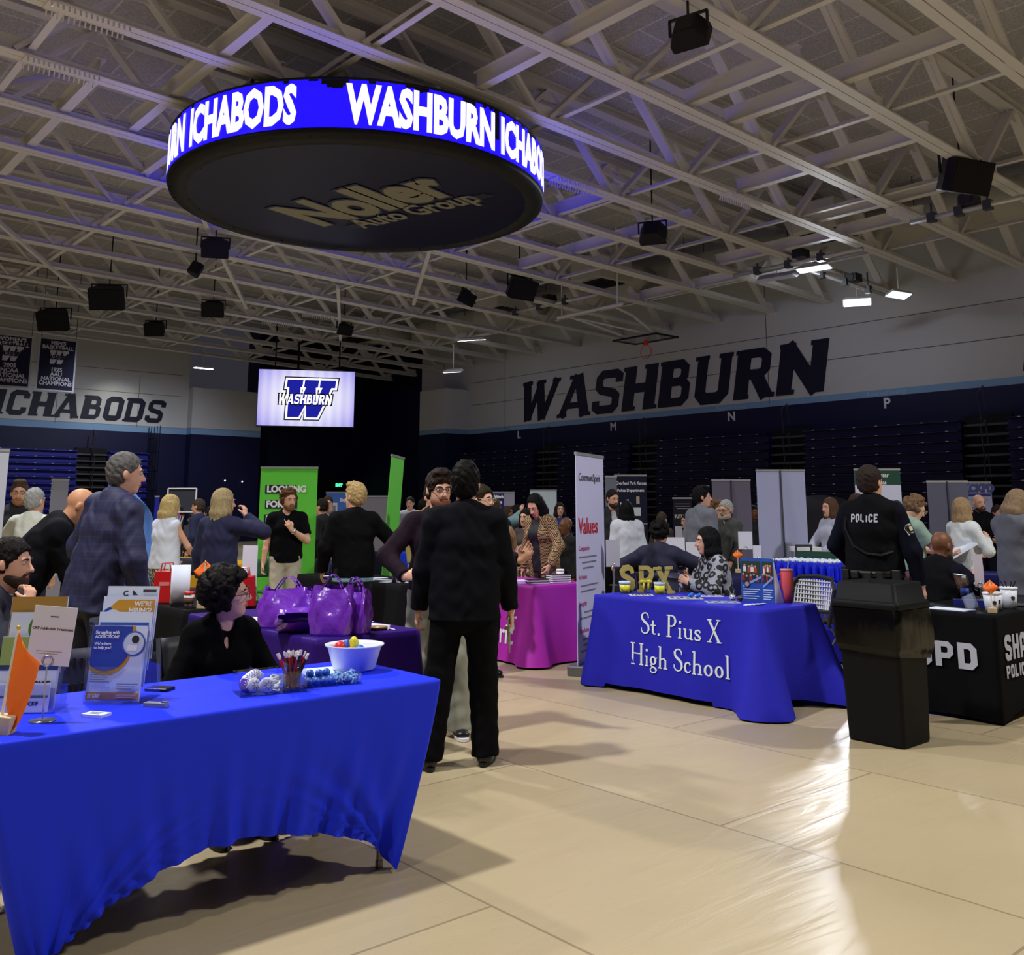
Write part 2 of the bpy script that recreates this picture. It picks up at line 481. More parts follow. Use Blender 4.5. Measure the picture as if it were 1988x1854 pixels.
def solid(prims, vox=0.01, cuts=(), disp=None):
    """mesh (verts, quads) of the smooth union of the prims"""
    los, his = zip(*[p.bbox() for p in prims if not p.sub])
    lo = np.min(los, axis=0) - 4 * vox; hi = np.max(his, axis=0) + 4 * vox
    n = np.ceil((hi - lo) / vox).astype(int) + 1
    ax = [(lo[i] + vox * np.arange(n[i])).astype(np.float32) for i in range(3)]
    F = np.full(tuple(n), 0.2, dtype=np.float32)
    for p in prims:
        a, b = p.bbox(); mg = p.k + 3 * vox
        i0 = np.maximum(0, np.floor((a - mg - lo) / vox).astype(int)); i1 = np.minimum(n, np.ceil((b + mg - lo) / vox).astype(int) + 1)
        if np.any(i1 <= i0):
            continue
        sl = tuple(slice(i0[i], i1[i]) for i in range(3))
        d = p.dist(ax[0][sl[0]][:, None, None], ax[1][sl[1]][None, :, None], ax[2][sl[2]][None, None, :]).astype(np.float32)
        F[sl] = -_smin(-F[sl], d, p.k) if p.sub else _smin(F[sl], d, p.k)
    X, Y, Z = ax[0][:, None, None], ax[1][None, :, None], ax[2][None, None, :]
    if disp is not None:
        F = F + disp(X, Y, Z).astype(np.float32)
    for (cp, cn) in cuts:
        F = np.maximum(F, ((X - cp[0]) * cn[0] + (Y - cp[1]) * cn[1] + (Z - cp[2]) * cn[2]).astype(np.float32))
    S = F < 0
    cnt = np.zeros(tuple(n - 1), dtype=np.int8)
    for i in (0, 1):
        for j in (0, 1):
            for k in (0, 1):
                cnt += S[i:n[0] - 1 + i, j:n[1] - 1 + j, k:n[2] - 1 + k]
    mix = (cnt > 0) & (cnt < 8)
    ijk = np.argwhere(mix)
    if len(ijk) == 0:
        return np.zeros((0, 3)), np.zeros((0, 4), int)
    idx = np.full(tuple(n - 1), -1, dtype=np.int64); idx[mix] = np.arange(len(ijk))
    acc = np.zeros((len(ijk), 3)); num = np.zeros(len(ijk))
    for a, b in _EC:
        a = np.array(a); b = np.array(b)
        pa = ijk + a; pb = ijk + b
        fa = F[pa[:, 0], pa[:, 1], pa[:, 2]].astype(float); fb = F[pb[:, 0], pb[:, 1], pb[:, 2]].astype(float)
        cr = (fa < 0) != (fb < 0)
        t = np.where(cr, fa / np.where(cr, fa - fb, 1), 0)
        acc[cr] += (a + t[:, None] * (b - a))[cr]; num += cr
    verts = lo + vox * (ijk + acc / num[:, None])
    quads = []
    for axis in range(3):
        o1, o2 = [(1, 2), (2, 0), (0, 1)][axis]
        A = [slice(1, -1)] * 3; A[axis] = slice(0, -1)
        B = [slice(1, -1)] * 3; B[axis] = slice(1, None)
        s0, s1 = S[tuple(A)], S[tuple(B)]
        e = np.argwhere(s0 != s1)
        if len(e) == 0:
            continue
        flip = s0[e[:, 0], e[:, 1], e[:, 2]]
        base = e.copy(); base[:, o1] += 1; base[:, o2] += 1
        def g(d1, d2):
            q = base.copy(); q[:, o1] -= d1; q[:, o2] -= d2
            return idx[q[:, 0], q[:, 1], q[:, 2]]
        c = np.stack([g(1, 1), g(0, 1), g(0, 0), g(1, 0)], axis=1)
        c[~flip] = c[~flip][:, ::-1]
        quads.append(c)
    return verts, np.concatenate(quads)
def mesh_np(name, verts, quads, mats, parent=None, mi=None):
    me = bpy.data.meshes.new(name)
    nv, nq = len(verts), len(quads)
    me.vertices.add(nv); me.vertices.foreach_set('co', np.asarray(verts, dtype=np.float32).ravel())
    me.loops.add(nq * 4); me.loops.foreach_set('vertex_index', np.asarray(quads, dtype=np.int32).ravel())
    me.polygons.add(nq); me.polygons.foreach_set('loop_start', np.arange(nq, dtype=np.int32) * 4)
    me.polygons.foreach_set('loop_total', np.full(nq, 4, dtype=np.int32))
    for m in (mats if isinstance(mats, (list, tuple)) else [mats]):
        me.materials.append(m)
    if mi is not None:
        me.polygons.foreach_set('material_index', np.asarray(mi, dtype=np.int32))
    me.polygons.foreach_set('use_smooth', np.ones(nq, dtype=bool))
    me.update(); me.validate()
    o = bpy.data.objects.new(name, me); COL.objects.link(o)
    if parent is not None:
        o.parent = parent
    return o
def sdf_obj(name, prims, mats, parent, vox, cuts=(), disp=None):
    v, q = solid(prims, vox, cuts, disp)
    if len(v) == 0:
        return None
    return mesh_np(name, v, q, mats, parent)
def rotm(rx=0, ry=0, rz=0):
    """degrees; pitch about x, roll about y, yaw about z"""
    return np.array(Matrix.Rotation(math.radians(rz), 3, 'Z') @ Matrix.Rotation(math.radians(rx), 3, 'X') @ Matrix.Rotation(math.radians(ry), 3, 'Y'))
def ik(a, c, l1, l2, pole):
    a = _v(a); c = _v(c); d = c - a; L = np.linalg.norm(d)
    mx = (l1 + l2) * 0.999
    if L > mx:
        c = a + d / L * mx; d = c - a; L = mx
    L = max(L, abs(l1 - l2) + 1e-3)
    x = (l1 * l1 - l2 * l2 + L * L) / (2 * L); hgt = math.sqrt(max(0, l1 * l1 - x * x))
    w = d / np.linalg.norm(d); p = _v(pole); p = p - w * (p @ w); p /= (np.linalg.norm(p) + 1e-9)
    return a + w * x + p * hgt, c
def unit(a):
    a = _v(a); return a / (np.linalg.norm(a) + 1e-9)
SKIN = {'light': (214, 164, 140), 'fair': (222, 176, 154), 'tan': (196, 142, 108), 'brown': (112, 72, 50), 'dark': (84, 52, 38)}
def skin_mats(tone):
    c = SKIN[tone]
    s = M(c, 0.5, spec=0.35, var=0.06, vscale=14, bump=0.05, bscale=200)
    l = M((int(c[0] * 0.82), int(c[1] * 0.6), int(c[2] * 0.62)), 0.45)
    return [s, l]
def hand_prims(wrist, hd, pn, side, s, curl=0.3):
    """palm, four unequal bent fingers and a thumb; hd = direction of fingers, pn = direction the palm faces"""
    hd = unit(hd); pn = unit(pn); pn = unit(pn - hd * (pn @ hd)); lat = np.cross(hd, pn) * side
    P = []
    w = _v(wrist); k = 0.012 * s
    palm_end = w + hd * 0.085 * s
    P.append(econe(w + hd * 0.012 * s, palm_end - hd * 0.01 * s, (0.026 * s, 0.016 * s), (0.038 * s, 0.014 * s), u=lat, k=0.015 * s))
    for i, (off, ln) in enumerate(((0.030, 0.072), (0.010, 0.080), (-0.010, 0.075), (-0.029, 0.058))):
        p = palm_end + lat * off * s - hd * (0.004 + 0.006 * (i == 3)) * s
        ang = math.radians(14 + 48 * curl + 4 * i); d = hd * math.cos(ang * 0.5) + pn * math.sin(ang * 0.5) + lat * (off * 1.6)
        r = 0.0088 * s
        a = ang * 0.5
        for sgm, rr in ((0.42, 1.0), (0.32, 0.92), (0.26, 0.8)):
            q = p + unit(hd * math.cos(a) + pn * math.sin(a) + lat * off * 1.5) * ln * sgm * s
            P.append(cone(p, q, r * (1.0 if sgm > 0.4 else rr * 1.04), r * rr, k=0.005 * s))
            p = q; a += ang
    t0 = w + hd * 0.025 * s + lat * 0.026 * s + pn * 0.006 * s
    t1 = t0 + unit(hd * 0.7 + lat * 0.65 + pn * 0.35) * 0.042 * s
    t2 = t1 + unit(hd * 0.95 + lat * 0.1 + pn * (0.3 + curl * 0.7)) * 0.032 * s
    P += [cone(t0, t1, 0.0135 * s, 0.0105 * s, k=0.012 * s), cone(t1, t2, 0.0105 * s, 0.0085 * s, k=0.005 * s)]
    return P
NOISE = lambda X, Y, Z, f, a: a * (np.sin(X * f * 1.3 + Z * f * 0.7 + 1.1) * np.sin(Y * f + Z * f * 0.9) + 0.6 * np.sin(Z * f * 2.1 + X * f * 0.8) * np.sin(Y * f * 1.7 - X * f))
def human(label, face=0.0, u=None, vtop=None, d=None, pos=None, h=None, sex='m', w=1.0, head=(0, 0, 0), lean=(0, 0), twist=0.0,
          sit=None, arms=None, feet=None, top=None, inner=None, bottom=None, shoe=None, hair=None, tone='light', beard=None,
          glasses=None, cat='person', group=None, vox=0.010, belly=0.0, lower=True, extras=None, knee_out=0.0):
    if pos is None:
        p = PD(u, vtop, d); pos = (p.x, p.y)
        if h is None:
            h = p.z
    root = thing('person', label, cat, (pos[0], pos[1], 0), heading(face), group)
    s = h / 1.75; fem = sex == 'f'
    W = w * s
    # ---- skeleton
    Pz = 0.95 if sit is None else (sit + 0.10) / s
    pel = _v((0, 0, Pz))
    Ru = rotm(-lean[0], lean[1], twist)
    def up(p):
        return (pel + Ru @ (_v(p) - _v((0, 0, 0.95)))) * s
    shw = (0.145 if fem else 0.170) * (0.5 + 0.5 * w)
    hip = {sd: (pel + _v((sd * 0.09, 0, -0.03))) * s for sd in (-1, 1)}
    knee, ank = {}, {}
    feet = feet or ((-0.11, 0.0, 8), (0.11, 0.0, 8))
    for i, sd in enumerate((-1, 1)):
        fx, fy = feet[i][0], feet[i][1]
        if sit is None:
            a = _v((fx, fy, 0.085)) * s
            kn, a = ik(hip[sd], a, 0.424 * s, 0.418 * s, (sd * (0.08 + knee_out), 1, 0))
        else:
            kn = _v((sd * 0.12, 0.42, (sit + 0.06) / s)) * s
            kn[1] = 0.42 * s
            a = _v((fx, 0.42 + fy, 0.085)) * s
        knee[sd], ank[sd] = kn, a
    sho = {sd: up((sd * shw, 0.0, 1.405)) for sd in (-1, 1)}
    neck0, neck1 = up((0, -0.005, 1.43)), up((0, 0.012, 1.525))
    Rh = Ru @ rotm(head[1], head[2], -head[0])
    hs = s * (0.97 if fem else 1.0)
    hs = (hs * 0.5 + 0.5 * (0.97 if fem else 1.0)) * 1.06
    hc = neck1 + Rh @ _v((0, 0.012, 0.105)) * hs
    def hp(x, y, z):
        return hc + Rh @ _v((x, y, z)) * hs
    arms = arms or {}
    elb, wri, hdirs = {}, {}, {}
    for sd, key in ((-1, 'L'), (1, 'R')):
        a = arms.get(key, {})
        if 'w' in a:
            wt = _v(a['w']) * s
        else:
            wt = sho[sd] + _v((sd * a.get('out', 0.06), a.get('fwd', 0.05), -0.535)) * s
        e, wt = ik(sho[sd], wt, 0.295 * s, 0.26 * s, a.get('pole', (sd * 0.6, -1, -0.1)))
        elb[sd], wri[sd] = e, wt
        fd = unit(wt - e)
        hdirs[sd] = (a.get('hd', fd), a.get('pn', (-sd, 0.15, 0)), a.get('curl', 0.45))
    # ---- body
    B = []
    tb = (0.148 if fem else 0.150) * W; dp = 0.102 * W
    th_w, hipw = (0.140 if fem else 0.158), (0.172 if fem else 0.158)
    PEL = [econe(pel * s + _v((0, -0.005, -0.06)) * s, pel * s + _v((0, 0, 0.02)) * s, (hipw * W, 0.112 * W), (0.152 * W, 0.105 * W))]
    TOR = [econe(up((0, 0, 0.97)), up((0, 0.005 + belly * 0.2, 1.10)), (0.152 * W, 0.105 * W), ((0.125 if fem else 0.142) * W, (0.095 + belly) * W), k=0.05),
           econe(up((0, 0.005 + belly * 0.2, 1.10)), up((0, 0.004, 1.29)), ((0.125 if fem else 0.142) * W, (0.095 + belly) * W), (th_w * W, 0.11 * W), k=0.05),
           econe(up((0, 0.004, 1.29)), up((0, -0.006, 1.385)), (th_w * W, 0.11 * W), (th_w * 0.9 * W, 0.08 * W), k=0.05),
           cone(up((0, -0.012, 1.455)), up((shw * 0.92, -0.004, 1.415)), 0.050 * s, 0.047 * s, k=0.04), cone(up((0, -0.012, 1.455)), up((-shw * 0.92, -0.004, 1.415)), 0.050 * s, 0.047 * s, k=0.04),
           econe(up((0, -0.012, 1.39)), up((0, -0.006, 1.465)), (0.11 * s, 0.06 * s), (0.062 * s, 0.055 * s), k=0.04)]
    if fem:
        TOR += [ell(up((sx * 0.07, 0.085, 1.275)), (0.06 * W, 0.055 * W, 0.06 * W), k=0.04) for sx in (-1, 1)]
    B += PEL + TOR
    B.append(cone(neck0, neck1 + (neck1 - neck0) * 0.3, (0.050 if fem else 0.058) * s, (0.046 if fem else 0.054) * s, k=0.03))
    # head
    H = [ell(hp(0, -0.012, 0.032), (0.074 * hs, 0.094 * hs, 0.088 * hs), Rh, 0.03),
         ell(hp(0, 0.022, -0.030), (0.062 * hs, 0.072 * hs, 0.088 * hs), Rh, 0.03),
         ell(hp(0, 0.056, -0.100), (0.030 * hs, 0.026 * hs, 0.020 * hs), Rh, 0.035),
         ell(hp(0, 0.078, 0.022), (0.046 * hs, 0.014 * hs, 0.011 * hs), Rh, 0.022),
         cone(hp(0, 0.090, 0.008), hp(0, 0.112, -0.033), 0.0075 * hs, 0.0125 * hs, k=0.014),
         ell(hp(-0.013, 0.098, -0.036), 0.0085 * hs, None, 0.01), ell(hp(0.013, 0.098, -0.036), 0.0085 * hs, None, 0.01),
         ell(hp(-0.032, 0.104, 0.004), 0.016 * hs, None, 0.014, sub=True), ell(hp(0.032, 0.104, 0.004), 0.016 * hs, None, 0.014, sub=True),
         ell(hp(0, 0.090, -0.060), (0.024 * hs, 0.010 * hs, 0.0065 * hs), Rh, 0.006), ell(hp(0, 0.089, -0.071), (0.020 * hs, 0.010 * hs, 0.007 * hs), Rh, 0.006),
         ell(hp(-0.075, -0.008, -0.006), (0.011 * hs, 0.019 * hs, 0.031 * hs), Rh @ rotm(0, 0, -18), 0.008), ell(hp(0.075, -0.008, -0.006), (0.011 * hs, 0.019 * hs, 0.031 * hs), Rh @ rotm(0, 0, 18), 0.008)]
    B += H
    ARM = {}
    for sd in (-1, 1):
        B.append(ell(sho[sd], (0.048 * W, 0.05 * W, 0.052 * W), None, 0.04))
        ar = 0.047 * (0.8 if fem else 1.0) * (0.4 * s + 0.6 * W)
        ARM[sd] = ar
        B.append(cone(sho[sd], elb[sd], ar * 1.08, ar * 0.86, k=0.03))
        B.append(cone(elb[sd], elb[sd] + (wri[sd] - elb[sd]) * 0.35, ar * 0.86, ar * 0.84, k=0.02))
        B.append(cone(elb[sd] + (wri[sd] - elb[sd]) * 0.35, wri[sd], ar * 0.84, 0.027 * s, k=0.02))
        hd, pn, cu = hdirs[sd]
        B += hand_prims(wri[sd], hd, pn, sd, s * (0.93 if fem else 1.0), cu)
    LEG = {}
    for sd in (-1, 1):
        LEG[sd] = (0.082 * W, 0.056 * W, 0.050 * W, 0.036 * s)
        r0, r1, r2, r3 = LEG[sd]
        B.append(cone(hip[sd], knee[sd], r0, r1, k=0.04))
        mid = knee[sd] + (ank[sd] - knee[sd]) * 0.35 + _v((0, -0.012, 0)) * s
        B += [cone(knee[sd], mid, r1 * 0.95, r2, k=0.03), cone(mid, ank[sd], r2, r3, k=0.03)]
        fr = math.radians(feet[0 if sd < 0 else 1][2]) * sd
        fdir = _v((math.sin(fr), math.cos(fr), 0))
        B.append(econe(ank[sd] + _v((0, 0, -0.045)) * s - fdir * 0.03 * s, ank[sd] + _v((0, 0, -0.058)) * s + fdir * 0.12 * s, (0.034 * s, 0.03 * s), (0.04 * s, 0.02 * s), k=0.02))
    v, q = solid(B, vox)
    mats = skin_mats(tone)
    cen = v[q].mean(axis=1)
    hl = (cen - hc) @ Rh / hs
    lips = ((hl[:, 0] / 0.025) ** 2 + ((hl[:, 2] + 0.0655) / 0.013) ** 2 < 1) & (hl[:, 1] > 0.078)
    body = mesh_np('body', v, q, mats, root, lips.astype(int))
    # eyes and brows
    for sx in (-1, 1):
        e = MB(); c = hp(sx * 0.0315, 0.0795, 0.003); R3 = Matrix([list(r) for r in Rh])
        e.ball((0, 0, 0), (0.0125 * hs, 0.0118 * hs, 0.0066 * hs), 10, 8)
        n0 = len(e.f)
        e.ball((0, 0.0058 * hs, 0), (0.0066 * hs, 0.0068 * hs, 0.0060 * hs), 8, 6, mi=1)
        e.v = [tuple(R3 @ Vector(p) + Vector(c)) for p in e.v]
        e.build('eye', [M((190, 184, 176), 0.3), M((36, 26, 22), 0.25)], root, True)
        hcol = (hair or {}).get('brow', (hair or {}).get('rgb', (60, 45, 35)))
        eb = MB().tube([hp(sx * 0.014, 0.097, 0.020), hp(sx * 0.032, 0.094, 0.026), hp(sx * 0.050, 0.080, 0.021)], [0.0035 * hs, 0.004 * hs, 0.002 * hs], 6)
        eb.build('eyebrow', M(hcol, 0.8), root, True)
    # ---- trousers / skirt
    zc = lambda z: ((0, 0, z * s), (0, 0, -1))
    foldz = lambda X, Y, Z: NOISE(X, Y, Z, 31 / s, 0.0022 * s) + 0.0016 * s * np.sin(Z * 64 + 2.5 * np.sin(X * 31 + Y * 23)) * np.sin(X * 17 + 1.7 * Z)
    if bottom and lower:
        bt = dict(leg=1.0, t=0.010, flare=0.012); bt.update(bottom)
        P = []
        t = bt['t'] * s
        for p in PEL + TOR[:1]:
            P.append(econe(p.a, p.b, (p.r1[0] + t, p.r1[1] + t), (p.r2[0] + t, p.r2[1] + t), k=0.04))
        wcut = up((0, 0, bt.get('waist', 1.03))); wn = Ru @ _v((0, 0, 1))
        if bt.get('skirt'):
            hemz = bt['skirt'] * s
            P.append(econe(pel * s + _v((0, 0, -0.02)) * s, _v((0, 0.0, hemz)), ((hipw + 0.02) * W, 0.125 * W), ((hipw + 0.05) * W, 0.17 * W), k=0.05))
            sdf_obj('skirt', P, bt['mat'], root, vox, cuts=[(wcut, wn), ((0, 0, hemz + 0.01), (0, 0, -1))], disp=foldz)
        else:
            for sd in (-1, 1):
                r0, r1, r2, r3 = LEG[sd]
                end = ank[sd] + (knee[sd] - ank[sd]) * (1 - bt['leg']) + _v((0, 0, -0.035 * s * (bt['leg'] >= 1)))
                cd = unit(end - knee[sd])
                P.append(cone(hip[sd], knee[sd], r0 + t * 1.2, r1 + t * 1.3, k=0.03))
                P.append(cone(knee[sd], end, r1 + t * 1.5, max(r3, 0.045 * s) + t + bt['flare'] * s, k=0.03, cuts=[(end, cd)]))
                mid_ = knee[sd] + (ank[sd] - knee[sd]) * 0.35 + _v((0, -0.012, 0)) * s
                if bt['leg'] > 0.6:
                    P.append(cone(knee[sd] + _v((0, -0.006, 0)) * s, mid_, r1 + t, r2 + t * 1.2, k=0.03))
            sdf_obj('trousers', P, bt['mat'], root, vox, cuts=[(wcut, wn)], disp=foldz)
    # ---- tops
    def garment(name, g, t, clip=True):
        g = dict(dict(sleeve='long', hem=0.86, fit='shirt', vneck=0.0, open=0.0, neck=1.0, fold=1.0), **g)
        P = []; t = g.get('t', t) * s
        jk = g['fit'] in ('jacket', 'coat')
        for p in TOR:
            if p.kind == 'econe':
                P.append(econe(p.a, p.b, (p.r1[0] + t, p.r1[1] + t), (p.r2[0] + t, p.r2[1] + t), k=0.05))
            elif p.kind == 'cone':
                P.append(cone(p.a, p.b, p.r1 + t * (1.4 if jk else 1), p.r2 + t * (1.4 if jk else 1), k=0.045))
            else:
                P.append(ell(p.a, tuple(r + t for r in p.r1), None, k=0.05))
        hm = g['hem']
        wd_ = (hipw + (0.048 if jk else 0.038)) * W; dp_ = (0.128 + (0.026 if jk else 0.014) + belly * 0.5) * W
        if sit is None:
            P.append(econe(up((0, 0.0, 1.12)), up((0, 0.0, hm - 0.10)), ((0.148 if fem else (0.170 if jk else 0.158)) * W, (0.108 + (0.014 if jk else 0.006) + belly) * W), (wd_, dp_), k=0.06))
            hc_ = (up((0, 0, hm)), Ru @ _v((0, 0, -1)))
        else:
            P.append(econe(up((0, 0.0, 1.12)), up((0, 0.0, 0.93)), (0.155 * W, (0.112 + belly) * W), (wd_, dp_), k=0.06))
            hc_ = (up((0, 0, 0.90)), Ru @ _v((0, 0, -1)))
        for sd in (-1, 1):
            ar = ARM[sd]
            if g['sleeve'] == 'none':
                continue
            P.append(ell(sho[sd], (0.049 * W + t, 0.052 * W + t, 0.052 * W + t), None, 0.04))
            if g['sleeve'] == 'short':
                e = sho[sd] + (elb[sd] - sho[sd]) * 0.72
                P.append(cone(sho[sd], e, ar * 1.10 + t * 1.2, ar * 1.02 + t * 1.4, k=0.03, cuts=[(e, unit(e - sho[sd]))]))
            else:
                fr_ = g.get('cuff', 0.97)
                e = elb[sd] + (wri[sd] - elb[sd]) * fr_
                P.append(cone(sho[sd], elb[sd], ar * 1.10 + t * 1.2, ar * 0.92 + t * 1.2, k=0.035))
                P.append(cone(elb[sd], e, ar * 0.92 + t * 1.2, max(ar * 0.66, 0.030 * s) + t, k=0.03, cuts=[(e, unit(e - elb[sd]))]))
        if g.get('hood'):
            P.append(ell(up((0, -0.075, 1.46)), (0.10 * s, 0.05 * s, 0.055 * s), Ru, 0.03))
        if g.get('collar', 1):
            P.append(econe(up((0, -0.01, 1.44)), up((0, 0.0, 1.475)), (0.078 * s, 0.075 * s), (0.066 * s, 0.062 * s), k=0.02))
        # neck opening
        P.append(cone(up((0, 0.02, 1.49)), up((0, 0.035, 1.62)), 0.060 * s, 0.075 * s, k=0.008, sub=True))
        if g['vneck']:
            P.append(econe(up((0, 0.14, 1.50)), up((0, 0.15, 1.46 - g['vneck'])), (0.075 * s, 0.09 * s), (0.012 * s, 0.06 * s), k=0.008, sub=True))
        if g['open']:
            P.append(econe(up((0, 0.16, 1.44)), up((0, 0.18, 0.80)), (g['open'] * s, 0.12 * s), (g['open'] * 0.8 * s, 0.12 * s), k=0.01, sub=True))
        if g.get('vent'):
            P.append(econe(up((0, -0.16, hm + 0.17)), up((0, -0.16, hm - 0.05)), (0.002 * s, 0.06 * s), (0.016 * s, 0.07 * s), k=0.006, sub=True))
        f = g['fold']
        dsp = lambda X, Y, Z: f * (NOISE(X + 0.03 * np.sin(Z * 21), Y, Z + 0.05 * np.sin(X * 19), 23 / s, 0.0026 * s) + 0.0016 * s * np.sin(Z * 52 + 3 * np.sin(X * 27 + Y * 19)) * np.sin(X * 13 + Z * 5))
        return sdf_obj(name, P, g['mat'], root, vox, cuts=[hc_], disp=dsp), P
    garms = {}
    if inner:
        garms['shirt'] = garment(inner.get('name', 'shirt'), inner, 0.007)
    if top:
        garms['top'] = garment(top.get('name', 'jacket' if top.get('fit') in ('jacket', 'coat') else 'shirt'), top, 0.016)
        if top.get('white_collar'):
            c = MB()
            wc = []
            for i in range(17):
                a = math.radians(-160 + 320 * i / 16 - 90)
                wc.append(a)
            ring = lambda uu, vv: up((0.064 * math.cos(math.radians(-250 + 320 * uu)) * (1 - 0.06 * vv), 0.004 + 0.062 * math.sin(math.radians(-250 + 320 * uu)) * (1 - 0.06 * vv), 1.455 + 0.045 * vv - 0.012 * math.sin(math.radians(-250 + 320 * uu))))
            c.grid(ring, 24, 3)
            c.build('shirt_collar', M(top['white_collar'], 0.7), root, True, solid=0.005)
    # ---- shoes
    if shoe and lower:
        for sd in (-1, 1):
            fr = math.radians(feet[0 if sd < 0 else 1][2]) * sd
            fd = _v((math.sin(fr), math.cos(fr), 0)); a = ank[sd]
            P = [econe(a + _v((0, 0, -0.040)) * s - fd * 0.035 * s, a + _v((0, 0, -0.048)) * s + fd * 0.14 * s, (0.042 * s, 0.042 * s), (0.046 * s, 0.026 * s), k=0.03),
                 cone(a + _v((0, 0, -0.03)) * s - fd * 0.01 * s, a + _v((0, 0, 0.02)) * s - fd * 0.01 * s, 0.045 * s, 0.045 * s, k=0.03)]
            so = sdf_obj('shoe', P, M(shoe['rgb'], shoe.get('rough', 0.35)), root, min(vox, 0.008), cuts=[((0, 0, a[2] - 0.07 * s), (0, 0, -1)), ((0, 0, a[2] + 0.035 * s), (0, 0, 1))])
            sl = MB()
            nn = _v((-fd[1], fd[0], 0)); outl = []
            for i in range(20):
                an = 2 * math.pi * i / 20
                yy = 0.055 + 0.145 * math.sin(an); xx = 0.047 * math.cos(an) * (1 + 0.12 * math.sin(an))
                pt = a + fd * yy * s + nn * xx * s; outl.append((pt[0], pt[1]))
            sl.prism(outl, 0.02 * s, Matrix.Translation((0, 0, 0.003)))
            sl.build('sole', M(shoe.get('sole', shoe['rgb']), 0.5), so if so else root)
    # ---- hair
    if hair and hair.get('style') != 'bald':
        st = hair['style']; hm_ = hair.get('mat') or M(hair['rgb'], 0.6, spec=0.1, var=0.45, vscale=60, stretch=(1, 1, 0.25), bump=0.5, bscale=160)
        P = []; t = hair.get('t', 0.012)
        front = hair.get('front', 0.055); low = hair.get('low', -0.055)
        fn = Rh @ unit((0, 0.80, -0.60)); fpt = hp(0, front, 0.035)
        ln_ = Rh @ _v((0, 0.25, -1)); lpt = hp(0, -0.05, low)
        cut = [(fpt, fn, 0.004), (lpt, ln_, 0.003)]
        P.append(ell(hp(0, -0.014, 0.034), ((0.0755 + 0.4 * t) * hs, (0.096 + 0.9 * t) * hs, (0.090 + t) * hs), Rh, 0.01, cuts=cut))
        P.append(ell(hp(0, -0.030, -0.015), tuple((r + t * 0.35) * hs for r in (0.070, 0.075, 0.075)), Rh, 0.02, cuts=[(hp(0, 0.0, 0), Rh @ unit((0, 1, -0.15))), (lpt, ln_)]))
        dspf = None
        rnd = random.Random(int(pos[0] * 1000) + 5)
        if st == 'short':
            if hair.get('quiff'):
                P.append(ell(hp(0, 0.045, 0.115), (0.065 * hs, 0.05 * hs, 0.03 * hs), Rh, 0.03))
            dspf = lambda X, Y, Z: NOISE(X, Y, Z, 75, 0.0030 + 0.12 * t) + NOISE(X + 0.01 * np.sin(Z * 90), Y, Z, 170, 0.0020)
        elif st == 'long':
            L = hair.get('len', 0.30)
            for i in range(9):
                an = math.radians(-128 + 256 * i / 8); bx, by = math.sin(an), -math.cos(an)
                a0 = hp(bx * 0.070, -0.015 + by * 0.075, 0.02)
                b0 = hc + Rh @ _v((bx * 0.080, -0.025 + by * 0.07, -0.10)) * hs
                c0 = hc + Rh @ _v((bx * 0.082, -0.045 + by * 0.065, -0.10)) * hs + _v((0, 0, -1)) * (L - 0.10) * (1 - 0.25 * abs(math.sin(an)) * hair.get('uneven', 1)) + Rh @ _v((0, hair.get('sweep', 0), 0))
                P += [cone(a0, b0, 0.026 * hs, 0.030 * hs, k=0.03), cone(b0, c0, 0.029 * hs, 0.015 * hs, k=0.03)]
            dspf = lambda X, Y, Z: 0.0035 * np.sin(X * 170 + 4 * np.sin(Z * 14)) * np.sin(Y * 150 + 3 * np.sin(Z * 11))
        elif st == 'curly':
            R_ = hair.get('curl', 0.024)
            for i in range(hair.get('n', 210)):
                th = rnd.uniform(0, 2 * math.pi); ph = math.acos(rnd.uniform(-0.75, 1))
                x, y, z = math.sin(ph) * math.cos(th), math.sin(ph) * math.sin(th), math.cos(ph)
                if y > 0.35 and z < hair.get('fringe', 0.62):
                    continue
                q_ = hp(x * (0.088 + t), -0.014 + y * (0.105 + t), 0.03 + z * (0.10 + t))
                P.append(ell(q_, R_ * hs * rnd.uniform(0.7, 1.15), None, 0.006))
            dspf = lambda X, Y, Z: NOISE(X, Y, Z, 190, 0.003)
        elif st == 'bun':
            P.append(ell(hp(0, -0.10, 0.08), (0.05 * hs,) * 3, None, 0.02))
        sdf_obj('hair', P, hm_, root, min(vox, 0.009), disp=dspf)
    if beard:
        P = [ell(hp(0, 0.030, -0.070), (0.066 * hs, 0.070 * hs, 0.052 * hs), Rh, 0.02, cuts=[(hp(0, 0, -0.048), Rh @ unit((0, 0.25, 1)))]),
             ell(hp(0, 0.060, -0.102), (0.038 * hs, 0.036 * hs, 0.026 * hs), Rh, 0.03)]
        P += [ell(hp(0, 0.097, -0.066), (0.024 * hs, 0.016 * hs, 0.012 * hs), Rh, 0.004, sub=True)]
        if beard.get('mo', 1):
            P.append(econe(hp(-0.026, 0.088, -0.056), hp(0.026, 0.088, -0.056), (0.012 * hs, 0.006 * hs), (0.012 * hs, 0.006 * hs), u=Rh @ _v((0, 1, 0)), k=0.01))
        sdf_obj('beard', P, M(beard['rgb'], 0.85, var=0.4, vscale=120, bump=0.4, bscale=200), root, min(vox, 0.008), disp=lambda X, Y, Z: NOISE(X, Y, Z, 260, 0.0012))
